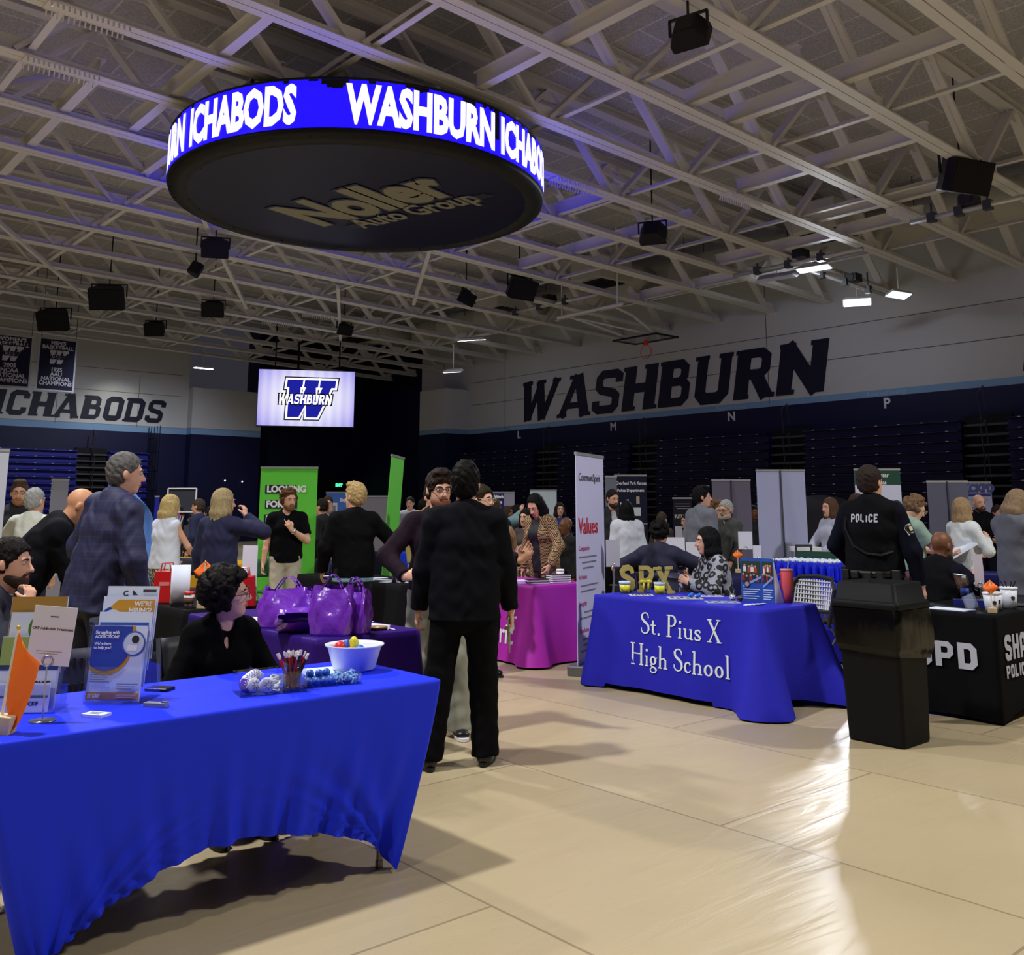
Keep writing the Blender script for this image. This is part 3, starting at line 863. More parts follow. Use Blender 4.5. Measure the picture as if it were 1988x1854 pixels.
    if glasses:
        g = MB()
        for sx in (-1, 1):
            ring = [hp(sx * 0.034 + 0.023 * math.cos(a_) * 1.05, 0.112, 0.002 + 0.018 * math.sin(a_)) for a_ in [2 * math.pi * i / 14 for i in range(15)]]
            g.tube(ring, 0.0022, 6)
            g.tube([hp(sx * 0.057, 0.110, 0.008), hp(sx * 0.078, 0.03, 0.010), hp(sx * 0.080, -0.01, 0.004)], 0.0022, 6)
        g.tube([hp(-0.011, 0.113, 0.006), hp(0.011, 0.113, 0.006)], 0.0022, 6)
        g.build('glasses', M(glasses, 0.3), root, True)
    info = dict(root=root, up=up, hp=hp, wri=wri, elb=elb, sho=sho, s=s, garms=garms, Rh=Rh, hdirs=hdirs, ank=ank, knee=knee, Ru=Ru)
    return info
def on_cloth(info, mb, origin, right, upv, which='top', off=0.003, reach=0.25):
    """lay flat lettering or a badge onto a garment's surface (origin is in the person's frame, in front of the cloth)"""
    prims = info['garms'][which][1]
    m = plane_mat(origin, right, upv); n = np.array(m.to_3x3().col[2])
    pts = np.array([tuple(m @ Vector((p[0], p[1], 0))) for p in mb.v])
    zz = np.array([p[2] for p in mb.v])
    t = np.zeros(len(pts))
    for _ in range(30):
        dd = sdf_points(prims, pts - n * t[:, None]); t += np.clip(dd, -0.02, 0.05) * 0.8
    t = np.minimum(t, reach)
    res = pts - n * (t - off - zz)[:, None]
    mb.v = [tuple(p) for p in res]
    return mb
# ================================================================ the hall
XR, YB, XL, YF = 26.2, 41.5, -12.0, -9.0
NAVY = M((20, 22, 62), 0.55, spec=0.3, bump=0.1, bscale=20)
DNAVY = M((12, 14, 40), 0.6, spec=0.25)
PAINT = M((196, 197, 200), 0.75, spec=0.25, bump=0.06, bscale=30, var=0.03)
SKYB = M((130, 165, 205), 0.7, spec=0.2)
STEEL = M((224, 222, 222), 0.55, spec=0.35)
BLACK = M((14, 14, 18), 0.55, spec=0.35)
WHITE = M((226, 228, 236), 0.6)
INK = M((12, 14, 44), 0.6)
def floor_mat():
    m = bpy.data.materials.new('vinyl_sheeting'); m.use_nodes = True
    nt = m.node_tree; b = nt.nodes['Principled BSDF']
    tc = nt.nodes.new('ShaderNodeTexCoord')
    br = nt.nodes.new('ShaderNodeTexBrick')
    br.inputs['Scale'].default_value = 1.0
    br.inputs['Brick Width'].default_value = 2.95; br.inputs['Row Height'].default_value = 1.42
    br.inputs['Mortar Size'].default_value = 0.007; br.inputs['Mortar Smooth'].default_value = 0.3
    br.inputs['Color1'].default_value = lin((188, 172, 137)); br.inputs['Color2'].default_value = lin((181, 166, 134)); br.inputs['Mortar'].default_value = lin((150, 134, 106))
    mp = nt.nodes.new('ShaderNodeMapping'); mp.inputs['Rotation'].default_value = (0, 0, math.radians(90)); mp.inputs['Location'].default_value = (0.1, 0.3, 0)
    nt.links.new(tc.outputs['Object'], mp.inputs[0]); nt.links.new(mp.outputs[0], br.inputs['Vector'])
    n = nt.nodes.new('ShaderNodeTexNoise'); n.inputs['Scale'].default_value = 0.7; n.inputs['Detail'].default_value = 3
    nt.links.new(tc.outputs['Object'], n.inputs['Vector'])
    mx = nt.nodes.new('ShaderNodeMix'); mx.data_type = 'RGBA'; mx.blend_type = 'MULTIPLY'
    cr = nt.nodes.new('ShaderNodeMapRange'); cr.inputs[1].default_value = 0.3; cr.inputs[2].default_value = 0.7; cr.inputs[3].default_value = 0.90; cr.inputs[4].default_value = 1.04
    nt.links.new(n.outputs['Fac'], cr.inputs[0])
    mx.inputs[0].default_value = 1.0
    nt.links.new(br.outputs['Color'], mx.inputs[6]); nt.links.new(cr.outputs[0], mx.inputs[7]); nt.links.new(mx.outputs[2], b.inputs['Base Color'])
    b.inputs['Roughness'].default_value = 0.31; b.inputs['Specular IOR Level'].default_value = 0.42
    # shallow creases in the sheeting
    mp2 = nt.nodes.new('ShaderNodeMapping'); mp2.inputs['Rotation'].default_value = (0, 0, math.radians(12)); mp2.inputs['Scale'].default_value = (0.5, 2.4, 1)
    nt.links.new(tc.outputs['Object'], mp2.inputs[0])
    w = nt.nodes.new('ShaderNodeTexNoise'); w.inputs['Scale'].default_value = 2.2; w.inputs['Detail'].default_value = 5; w.inputs['Distortion'].default_value = 0.8
    nt.links.new(mp2.outputs[0], w.inputs['Vector'])
    ad = nt.nodes.new('ShaderNodeMath'); ad.operation = 'MULTIPLY_ADD'; ad.inputs[1].default_value = -0.25
    nt.links.new(br.outputs['Fac'], ad.inputs[0]); nt.links.new(w.outputs['Fac'], ad.inputs[2])
    bp = nt.nodes.new('ShaderNodeBump'); bp.inputs['Strength'].default_value = 0.32; bp.inputs['Distance'].default_value = 0.03
    nt.links.new(ad.outputs[0], bp.inputs['Height']); nt.links.new(bp.outputs[0], b.inputs['Normal'])
    return m
def deck_mat():
    m = bpy.data.materials.new('fibre_deck'); m.use_nodes = True
    nt = m.node_tree; b = nt.nodes['Principled BSDF']; b.inputs['Roughness'].default_value = 0.9; b.inputs['Specular IOR Level'].default_value = 0.1
    tc = nt.nodes.new('ShaderNodeTexCoord')
    br = nt.nodes.new('ShaderNodeTexBrick'); br.inputs['Scale'].default_value = 1.0
    br.inputs['Brick Width'].default_value = 2.13; br.inputs['Row Height'].default_value = 0.82; br.inputs['Mortar Size'].default_value = 0.022
    br.inputs['Color1'].default_value = lin((192, 191, 195)); br.inputs['Color2'].default_value = lin((200, 199, 202)); br.inputs['Mortar'].default_value = lin((226, 225, 230))
    mp = nt.nodes.new('ShaderNodeMapping'); mp.inputs['Rotation'].default_value = (0, 0, math.radians(90))
    nt.links.new(tc.outputs['Object'], mp.inputs[0]); nt.links.new(mp.outputs[0], br.inputs['Vector'])
    n = nt.nodes.new('ShaderNodeTexNoise'); n.inputs['Scale'].default_value = 26; n.inputs['Detail'].default_value = 4
    nt.links.new(tc.outputs['Object'], n.inputs['Vector'])
    mx = nt.nodes.new('ShaderNodeMix'); mx.data_type = 'RGBA'; mx.blend_type = 'MULTIPLY'; mx.inputs[0].default_value = 1
    cr = nt.nodes.new('ShaderNodeMapRange'); cr.inputs[1].default_value = 0.3; cr.inputs[2].default_value = 0.7; cr.inputs[3].default_value = 0.72; cr.inputs[4].default_value = 1.15
    nt.links.new(n.outputs['Fac'], cr.inputs[0]); nt.links.new(br.outputs['Color'], mx.inputs[6]); nt.links.new(cr.outputs[0], mx.inputs[7])
    nt.links.new(mx.outputs[2], b.inputs['Base Color'])
    return m
def struct(o):
    o['kind'] = 'structure'; return o
struct(MB().box(((XL + XR) / 2, (YF + YB) / 2, -0.1), (XR - XL + 1, YB - YF + 1, 0.2)).build('floor', floor_mat()))
SL = 0.028
def zb(x): return 7.7 + (26.2 - x) * SL          # underside of the roof trusses
def zd(x): return zb(x) + 2.0                     # underside of the roof deck
dk = MB()
dk.add([(XL - .5, YF - .5, zd(XL - .5)), (XR + .5, YF - .5, zd(XR + .5)), (XR + .5, YB + .5, zd(XR + .5)), (XL - .5, YB + .5, zd(XL - .5)),
        (XL - .5, YF - .5, zd(XL - .5) + .2), (XR + .5, YF - .5, zd(XR + .5) + .2), (XR + .5, YB + .5, zd(XR + .5) + .2), (XL - .5, YB + .5, zd(XL - .5) + .2)],
       [(0, 3, 2, 1), (4, 5, 6, 7), (0, 1, 5, 4), (1, 2, 6, 5), (2, 3, 7, 6), (3, 0, 4, 7)])
struct(dk.build('ceiling', deck_mat()))
ZS = 4.68                                         # painted stripe
# right-hand wall: navy below, blue stripe, pale above
def wall(name, boxes, mats):
    w = MB()
    for c, d, mi in boxes: w.box(c, d, mi=mi)
    return struct(w.build(name, mats))
wr_len = (YF - .5 + 36.8) / 2, 36.8 - YF + .5
wall_r = wall('wall_right', [((XR + .15, wr_len[0], ZS / 2), (.3, wr_len[1], ZS), 0), ((XR + .15, wr_len[0], ZS + .1), (.3, wr_len[1], .2), 1), ((XR + .15, wr_len[0], (ZS + .2 + 10) / 2), (.3, wr_len[1], 9.8 - ZS), 2),
                             ((XR + .15, 39.4, 3.6), (.3, 5.2, 7.2), 0), ((XR + .15, 39.4, 8.6), (.3, 5.2, 2.8), 3),
                             ((25.55, 34.15, ZS / 2), (1.3, 1.9, ZS), 0), ((25.55, 34.15, ZS + .1), (1.3, 1.9, .2), 1), ((25.55, 34.15, (ZS + .2 + 6.65) / 2), (1.3, 1.9, 6.65 - ZS - .2), 2)],
              [NAVY, SKYB, PAINT, DNAVY])
sm = MB()
for z in (6.94, 5.95): sm.box((XR - .004, 12, z), (.012, 42, .018))
for y in (30.7, 17.6, 8.1): sm.box((XR - .004, y, 7.25), (.012, .018, 5.1 if y != 17.6 else 4.9))
sm.build('panel_joint', M((88, 88, 92), 0.8), wall_r)
wall_b = wall('wall_back', [((1.8, YB + .15, ZS / 2), (30, .3, ZS), 0), ((1.8, YB + .15, ZS + .14), (30, .3, .28), 1), ((1.8, YB + .15, 7.5), (30, .3, 5.1), 2),
                            ((16.8 + 1.65, YB - .25, ZS / 2), (3.3, .5, ZS), 0), ((16.8 + 1.65, YB - .25, ZS + .14), (3.3, .5, .28), 1), ((16.8 + 1.65, YB - .25, 5.85), (3.3, .5, 1.8), 2),
                            ((23.6, YB + .9, 3.6), (7, .3, 7.2), 0), ((23.6, YB + .9, 8.6), (7, .3, 2.8), 3), ((20.2, YB + .4, 5), (.3, 1.2, 10), 0)],
              [NAVY, SKYB, PAINT, DNAVY])
sb = MB()
for z in (6.35, 7.3): sb.box((6, YB - .004, z), (21, .012, .018))
for x in (11.3, 14.6, 8.0): sb.box((x, YB - .004, 6.0), (.018, .012, 2.2))
sb.build('panel_joint', M((96, 96, 98), 0.8), wall_b)
wall('wall_left', [((XL - .15, (YF + YB) / 2, ZS / 2), (.3, YB - YF + 1, ZS), 0), ((XL - .15, (YF + YB) / 2, 8), (.3, YB - YF + 1, 6.7), 1)], [NAVY, PAINT])
wall('wall_front', [(((XL + XR) / 2, YF - .15, ZS / 2), (XR - XL + 1, .3, ZS), 0), (((XL + XR) / 2, YF - .15, 8), (XR - XL + 1, .3, 6.7), 1)], [NAVY, PAINT])
# ---------------------------------------------------------------- painted slab lettering
def glyphs():
    G = {}
    w = 0.30; t = 0.21
    sf = lambda x, y, l=0.16: ([(x - l, y), (x + l, y)], 0.09)
    def vbar(x, a=0.0, b=1.0): return ([(x, a), (x, b)], w)
    G['I'] = (0.42, [vbar(.21), sf(.17, .955, .17), sf(.25, .045, .17)])
    G['N'] = (0.95, [vbar(.15), vbar(.80), ([(.12, .98), (.82, .02)], .27), sf(.12, .955, .14), sf(.19, .045, .17), sf(.78, .955, .17)])
    G['H'] = (0.92, [vbar(.17), vbar(.75), ([(.1, .5), (.8, .5)], t), sf(.13, .955, .16), sf(.71, .955, .16), sf(.21, .045, .17), sf(.79, .045, .17)])
    G['W'] = (1.22, [([(.12, 1), (.28, 0)], .25), ([(.28, .02), (.60, .92)], .17), ([(.56, .98), (.76, 0)], .25), ([(.76, .02), (1.14, 1)], .19), sf(.14, .955, .17), sf(.62, .955, .14), sf(1.12, .955, .13)])
    G['A'] = (1.0, [([(.10, 0), (.50, 1)], .19), ([(.52, 1), (.84, 0)], .27), ([(.25, .27), (.75, .27)], .15), sf(.12, .045, .15), sf(.84, .045, .17), sf(.44, .955, .18)])
    G['S'] = (0.78, [([(.70, .70), (.70, .84), (.60, .91), (.22, .91), (.13, .82), (.13, .62), (.22, .54), (.56, .46), (.65, .38), (.65, .18), (.56, .09), (.18, .09), (.08, .16), (.08, .30)], .195)])
    G['B'] = (0.82, [vbar(.17), ([(.1, .91), (.52, .91), (.62, .82), (.62, .64), (.53, .53), (.2, .53)], .185), ([(.2, .53), (.58, .53), (.68, .43), (.68, .19), (.58, .09), (.1, .09)], .185), sf(.1, .955, .12)])
    G['U'] = (0.88, [([(.16, 1), (.16, .2), (.26, .09), (.60, .09), (.71, .2), (.71, 1)], .24), sf(.14, .955, .16), sf(.70, .955, .16)])
    G['R'] = (0.88, [vbar(.17), ([(.1, .91), (.55, .91), (.66, .82), (.66, .58), (.56, .48), (.2, .48)], .185), ([(.45, .5), (.74, .02)], .26), sf(.1, .955, .12), sf(.2, .045, .15), sf(.77, .045, .13)])
    G['C'] = (0.80, [([(.68, .68), (.68, .82), (.58, .91), (.25, .91), (.14, .82), (.14, .18), (.25, .09), (.55, .09), (.66, .18), (.66, .32)], .215)])
    G['O'] = (0.86, [([(.25, .91), (.58, .91), (.69, .82), (.69, .18), (.58, .09), (.25, .09), (.14, .18), (.14, .82)], .225, True)])
    G['D'] = (0.86, [([(.14, .91), (.56, .91), (.69, .80), (.69, .20), (.56, .09), (.14, .09)], .225, True), sf(.06, .955, .1), sf(.06, .045, .1)])
    return G
GL = glyphs()
def slab(word, hgt, width, shear=0.17, th=0.012, gap=0.07):
    """slanted slab word, lower-left corner at the origin"""
    st = []; x = 0
    for ch in word:
        adv, g = GL[ch]
        for q in g:
            st.append(([(px + x, py) for px, py in q[0]], q[1]) + tuple(q[2:]))
        x += adv + gap
    k = width / (x - gap + shear)
    mb = strokes_mb(st, th)
    mb.v = [((p[0] + p[1] * shear) * k, p[1] * hgt, p[2]) for p in mb.v]
    return mb
def right_wall_mat(y, z): return plane_mat((XR - .004, y, z), (0, -1, 0), (0, 0, 1))
place(slab('WASHBURN', 1.62, 14.4), right_wall_mat(29.75, 5.0)).build('wall_lettering', INK, wall_r)
place(slab('I', 1.62, .95), right_wall_mat(9.95, 5.0)).build('wall_lettering', INK, wall_r)
for ch, y in (('L', 29.8), ('M', 24.45), ('N', 19.1), ('P', 13.65)):
    place(text_mb(ch, .42, .012), right_wall_mat(y, 4.46)).build('section_letter', WHITE, wall_r)
for y in (29.8, 24.4, 19.1, 13.65):
    place(text_mb('Reserved Seating', .17, .002), right_wall_mat(y, 4.78)).build('section_letter', M((160, 190, 220), .7), wall_r)
def back_wall_mat(x, z): return plane_mat((x, YB - .004, z), (1, 0, 0), (0, 0, 1))
place(slab('ICHABODS', .98, 6.9), back_wall_mat(8.92, 5.13)).build('wall_lettering', INK, wall_b)
# ---------------------------------------------------------------- roof trusses
ys = [-3.4, -1.25, .9, 3.05, 5.2, 7.35, 9.55, 11.5, 13.35, 15.3, 17.3, 19.45, 21.65, 23.9, 26.2, 28.5, 30.7, 32.9, 35.1, 37.3, 39.4]
NX = [10.65 + 3.83 * k for k in range(-5, 5)]
def truss(y, full):
    r = thing('roof_truss', None, None, (0, y, 0)); struct(r)
    a, b = XL, XR
    m = MB()
    for dy in (-.085, .085):
        m.bar((a, dy, zb(a) + .01), (b, dy, zb(b) + .01), .15, .02)
        m.bar((a, dy * .35, zb(a) + .08), (b, dy * .35, zb(b) + .08), .018, .15)
    m.build('bottom_chord', STEEL, r)
    m = MB()
    m.bar((a, 0, zd(a) - .2), (b, 0, zd(b) - .2), .26, .02); m.bar((a, 0, zd(a) - .02), (b, 0, zd(b) - .02), .26, .02); m.bar((a, 0, zd(a) - .11), (b, 0, zd(b) - .11), .02, .2)
    m.build('top_chord', STEEL, r)
    m = MB()
    for x in NX:
        for sg in (-1, 1):
            x2 = x + sg * 1.915
            p, q = (x + sg * .12, 0, zb(x) + .06), (x2 - sg * .08, 0, zd(x2) - .2)
            if x2 > XR: continue
            for dy in (-.05, .05):
                m.bar(Vector(p) + Vector((0, dy, 0)), Vector(q) + Vector((0, dy, 0)), .075, .11, up=(0, 1, 0))
        m.box((x, 0, zb(x) + .16), (.42, .02, .30))
        m.box((x + 1.915, 0, zd(x) - .32), (.42, .02, .26))
    m.build('web_member', STEEL, r)
    return r
base_t = None
for y in ys:
    if base_t is None:
        base_t = truss(y, True)
    else:
        dup(base_t, (0, y, 0))
# struts and beams between the trusses
def strut(x, y0, y1, z=None, sec='angle', hgt=.14):
    z = zb(x) + .12 if z is None else z
    m = MB()
    if sec == 'beam':
        m.bar((0, 0, -hgt), (0, y1 - y0, -hgt), .17, .018); m.bar((0, 0, hgt), (0, y1 - y0, hgt), .17, .018); m.bar((0, 0, 0), (0, y1 - y0, 0), .018, hgt * 2)
    else:
        m.bar((0, 0, 0), (0, y1 - y0, 0), .11, .012); m.bar((.05, 0, .05), (.05, y1 - y0, .05), .012, .1)
    o = m.build('roof_strut', STEEL, loc=(x, y0, z)); struct(o)
for x in NX[2:]:
    strut(x + .35, -3.4, 39.4)
for x, y0, y1 in ((9.2, 7.35, 11.5), (12.2, 7.35, 9.55), (13.3, 5.2, 9.55), (16.3, 7.35, 11.5), (5.6, 11.5, 17.3), (6.6, 13.35, 19.45), (19.2, 7.35, 11.5), (20.6, 9.55, 15.3), (4.4, 15.3, 21.65), (22.2, 15.3, 19.45), (14.6, 13.35, 17.3), (17.1, 13.35, 19.45), (12.8, 15.3, 19.45)):
    strut(x, y0, y1, zb(x) + .24, 'beam')
# cross braces in plan, from a truss foot to the next truss head
for x, y, sg in ((10.65, 9.55, 1), (14.48, 7.35, 1), (14.48, 11.5, -1), (18.31, 9.55, 1), (18.31, 13.35, -1), (6.82, 15.3, 1), (6.82, 19.45, 1), (10.65, 21.65, -1), (14.48, 17.3, 1), (22.1, 13.35, 1), (10.65, 26.2, 1), (14.48, 23.9, -1), (18.3, 19.45, 1), (2.99, 17.3, 1)):
    m = MB(); m.bar((0, 0, .1), (sg * 1.9, 2.1, 1.75), .09, .09); struct(m.build('roof_brace', STEEL, loc=(x, y, zb(x))))
for x, y0 in ((11.6, 15.5), (8.0, 20.0), (4.6, 24.0), (14.3, 24.5)):
    m = MB(); m.bar((0, 0, 0), (5.6, 9.2, -.15), .1, .1); struct(m.build('roof_brace', STEEL, loc=(x, y0, zb(x) - .02)))
# ducts along the right-hand wall
DUCT = M((188, 187, 178), 0.5, spec=0.4, bump=0.1, bscale=3)
def duct(x, z, r, y0, y1, lab):
    t = thing('air_duct', lab, 'duct', (x, y0, z))
    pr = []; n = int((y1 - y0) / 1.2)
    for i in range(n + 1):
        y = (y1 - y0) * i / n
        pr += [(r, y - .02), (r + .018, y), (r, y + .02)]
    MB().lathe(pr, rot=Matrix.Rotation(math.radians(-90), 3, 'X'), seg=28).build('duct_pipe', DUCT, t, True)
    hg = MB()
    for i in range(0, n, 3):
        y = (y1 - y0) * (i + .5) / n
        hg.tube([(-r * .9, y, 0), (-r * .9, y, zd(x) - z)], .012, 5); hg.tube([(r * .9, y, 0), (r * .9, y, zd(x) - z)], .012, 5)
    hg.build('hanger', M((60, 60, 62), .5), t)
duct(23.3, 8.75, .55, 6.5, 33.5, 'long fat pale air duct running inside the trusses along the right wall')
for i, (x, y, lab) in enumerate(((21.1, 12.2, 'pale boxed duct end behind the far right black speaker'), (20.6, 19.6, 'pale boxed duct end in the trusses above the lit wall lamp'), (20.9, 24.6, 'pale boxed duct end between the trusses left of the raised hoop'), (20.2, 33.2, 'smallest pale duct box, in the trusses above the lit screen'))):
    t = thing('duct_box', lab, 'duct', (x, y, zb(x) + .75), 0)
    MB().box((0, 0, 0), (1.5, 1.2, .75)).build('housing', DUCT, t, bevel=.04)
    g = MB()
    for k in range(5): g.box((-.45 + k * .22, 0, -.385), (.15, 1.0, .03))
    g.build('grille', M((25, 25, 28), .6), t)
    MB().lathe([(.42, 0), (.42, max(.2, 22.7 - x - .75))], c=(.75, 0, 0), rot=Matrix.Rotation(math.radians(90), 3, 'Y'), seg=20).build('branch_pipe', DUCT, t, True)
# spring-like cable guards along the trusses
for k, (x, y) in enumerate(((12.7, 13.35), (15.9, 11.5), (19.2, 9.55), (10.5, 15.3), (9.6, 17.3), (3.1, 13.35), (3.3, 15.3), (15.4, 28.5), (15.0, 30.7))):
    m = MB()
    for i in range(15):
        m.bar((i * .075, -.13, 0), (i * .075, -.16, -.10), .018, .03); m.bar((i * .075, .13, 0), (i * .075, .16, -.10), .018, .03)
    m.box((.53, 0, .0), (1.15, .3, .015))
    tag(m.build('lamp_louvre', STEEL, loc=(x, y, zb(x) - .012)), 'short white comb-toothed louvre under a roof truss', 'louvre', 'comb louvres under the trusses')
# ---------------------------------------------------------------- bleachers
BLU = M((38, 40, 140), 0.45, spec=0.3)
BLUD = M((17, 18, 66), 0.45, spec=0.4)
DOT = M((190, 195, 215), 0.3)
def bleachers(name_label, length, rows, loc, rotz, mat):
    """a folded bank: x along the wall, y out of it"""
    r = thing('bleachers', name_label, 'bleachers', loc, rotz, 'folded bleacher banks')
    for i in range(rows):
        z = .35 + i * .265
        m = MB()
        m.box((length / 2, -i * .02, z + .09), (length, .30, .2), mi=0)
        m.box((length / 2, .10 - i * .02, z + .215), (length, .40, .035), mi=0)
        n = int(length / .62)
        for k in range(n):
            m.box((.31 + k * length / n, .305 - i * .02, z + .222), (.075, .012, .02), mi=1)
        m.build('bench_row', [mat, DOT], r)
    MB().box((length / 2, -.1, .15), (length, .4, .3)).build('skirt_board', DNAVY, r)
    return r
for y0, y1, lab in ((3.0, 10.05, 'dark folded bleacher bank at the right edge of the right wall'), (11.25, 15.9, 'dark folded bleacher bank behind the standing person in police uniform'), (17.2, 21.7, 'dark folded bleacher bank behind the blank white roll-up banner'), (23.0, 26.6, 'dark folded bleacher bank behind the tall white banner'), (28.0, 32.6, 'dark folded bleacher bank nearest the column in the right wall')):
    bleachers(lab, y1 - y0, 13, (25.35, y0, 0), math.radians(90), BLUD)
for x0, x1, lab in ((5.0, 12.05, 'blue folded bleacher bank under the left wall lettering'), (13.3, 14.9, 'narrow blue folded bleacher bank right of the left aisle')):
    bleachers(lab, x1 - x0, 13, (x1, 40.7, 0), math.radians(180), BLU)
def aisle(lab, wdt, loc, rotz):
    r = thing('aisle_stairs', lab, 'stairs', loc, rotz, 'bleacher aisles')
    m = MB()
    for i in range(13):
        m.box((wdt / 2, -.15 - i * .02, .45 + i * .265), (wdt, .3, .06)); 
    m.build('tread', M((70, 70, 76), .5), r)
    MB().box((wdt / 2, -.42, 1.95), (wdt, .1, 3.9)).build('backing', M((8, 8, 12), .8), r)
    h = MB()
    for i in range(4):
        z = 1.0 + i * .9
        h.tube([(wdt / 2, .05, z), (wdt / 2, .12, z + .75), (wdt / 2, -.2, z + .95), (wdt / 2, -.25, z + .3)], .018, 6)
    h.build('handrail', M((50, 50, 60), .35), r)
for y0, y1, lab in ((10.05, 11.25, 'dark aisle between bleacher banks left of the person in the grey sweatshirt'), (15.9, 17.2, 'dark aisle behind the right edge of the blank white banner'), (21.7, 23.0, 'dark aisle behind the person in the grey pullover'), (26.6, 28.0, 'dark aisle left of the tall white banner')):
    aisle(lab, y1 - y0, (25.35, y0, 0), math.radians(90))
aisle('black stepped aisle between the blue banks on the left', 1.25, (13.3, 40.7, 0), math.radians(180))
g = MB()
for z in (.6, 1.4, 2.2, 3.0, 3.8, 4.4): g.tube([(0, 0, z), (0, 1.3, z)], .015, 5)
for y in (0, .33, .66, 1.0, 1.3): g.tube([(0, y, .0), (0, y, 4.9)], .018, 5)
tag(g.build('guard_rail', M((12, 12, 22), .4), loc=(15.1, 40.1, 0)), 'tall dark guard rail at the right end of the left bleachers', 'railing')
# dark doors and openings in the corner
def wdoor(n, x, z, w, h, mat): struct(MB().box((0, 0, 0), (w, .08, h)).build('door_%d' % n, mat, loc=(x, YB + .72, z)))
wdoor(1, 21.7, 1.5, 1.9, 3.0, M((24, 26, 60), .4)); wdoor(2, 24.3, 1.5, 1.9, 3.0, M((8, 9, 20), .5))
# exit sign
p = PY(658, 942, YB - .55 + 1.2)
t = thing('exit_sign', 'small glowing green exit sign on the dark corner wall', 'sign', (p.x, YB + .68, p.z))
MB().box((0, 0, 0), (.40, .06, .24)).build('housing', M((6, 40, 24), .5), t)
place(text_mb('EXIT', .19, .012, extrude=.003), plane_mat((0, -.034, 0), (1, 0, 0), (0, 0, 1))).build('exit_letters', M((60, 255, 150), .5, emit=2.5), t)
# faint round emergency lamps in the dark corner
for u, v in ((414, 934), (447, 936)):
    p = PY(u, v, YB + .7)
    tag(MB().ball((0, 0, 0), .035).build('pilot_lamp', M((230, 235, 255), .4, emit=1.5), loc=(p.x, YB - .55, p.z)), 'tiny white pilot lamp on the dark back wall left of the green banner', 'lamp', 'pilot lamps')
# ---------------------------------------------------------------- round LED ring
HC, HR, HZ0, HZ1 = Vector((8.95, 14.62, 0)), 3.39, 7.0, 7.93
ring = thing('ring_display', 'large round hanging LED ring with white letters scrolling on blue', 'display', (HC.x, HC.y, 0))
LEDB = M((14, 4, 255), 0.4, emit=3.4)
LEDW = M((232, 226, 255), 0.4, emit=1.3)
m = MB()
m.grid(lambda a, b: (HR * math.cos(2 * math.pi * a), HR * math.sin(2 * math.pi * a), 7.13 + .77 * b), 128, 1, close_u=True)
m.build('screen_band', LEDB, ring, True)
m = MB()
seg = 128
m.lathe([(HR - .35, HZ0 + .02), (HR - .30, HZ0 - .03), (HR - .02, HZ0 + .02), (HR + .01, 7.12), (HR - .03, 7.13)], seg=seg)
m.lathe([(HR - .03, 7.90), (HR + .01, 7.91), (HR - .01, HZ1 + .02), (HR - .4, HZ1 + .02), (HR - .4, 7.1)], seg=seg)
for k in range(32):
    a = 2 * math.pi * k / 32
    m.bar((math.cos(a) * (HR - .33), math.sin(a) * (HR - .33), HZ0 - .012), (math.cos(a) * (HR - .03), math.sin(a) * (HR - .03), HZ0 + .02), .02, .02)
m.build('frame', BLACK, ring, True)
m = MB(); m.lathe([(.001, HZ0 + .01), (HR - .3, HZ0 + .01), (HR - .3, HZ0 + .05), (.001, HZ0 + .05)], seg=96)
m.build('soffit', M((18, 22, 62), 0.3, spec=0.18), ring)
# scrolling words wrapped on the band: every letter keeps its own tilt
def wrap(mb, ang0):
    out = []
    for x, y, z in mb.v:
        a = ang0 + x / HR
        r = HR + .006 + z
        out.append((r * math.cos(a), r * math.sin(a), 7.515 + y))
    mb.v = out
    return mb
cam_ang = math.atan2(-HC.y, -HC.x)
def condensed(word, hgt, width):
    mb = text_mb(word, 1.0, .045, extrude=.003, align='LEFT', res=2)
    xs_ = [p[0] for p in mb.v]; ysv = [p[1] for p in mb.v]
    kx = width / (max(xs_) - min(xs_)); ky = hgt / (max(ysv) - min(ysv)); y0 = (max(ysv) + min(ysv)) / 2
    mb.v = [((p[0] - min(xs_)) * kx, (p[1] - y0) * ky, p[2]) for p in mb.v]
    return mb
def ring_ang(u):
    """where a pixel column meets the near face of the band"""
    best = None
    for i in range(-100, 101):
        a = cam_ang + i * .0157
        X, Y = HC.x + HR * math.cos(a), HC.y + HR * math.sin(a)
        c, s_ = math.cos(YAW), math.sin(YAW)
        r, d_, hh = X * c - Y * s_, X * s_ + Y * c, 7.5 - CAM_H
        uu = CX + F_PX * r / (d_ * math.cos(PITCH) + hh * math.sin(PITCH))
        if best is None or abs(uu - u) < best[0]: best = (abs(uu - u), a)
    return best[1]
for word, u0, u1 in (('WASHBURN', 668, 962), ('ICHABODS', 972, 1083), ('ICHABODS', 377, 578)):
    a0, a1 = ring_ang(u0), ring_ang(u1)
    wid = (a1 - a0) * HR
    if word == 'ICHABODS': wid = 2.18
    if u0 == 377: a0 = a1 - wid / HR
    wrap(condensed(word, .67, wid), a0).build('letters', LEDW, ring)
a1 = ring_ang(362)
wrap(condensed('WASHBURN', .67, 2.55), ring_ang(377) - 2.86 / HR).build('letters', LEDW, ring)
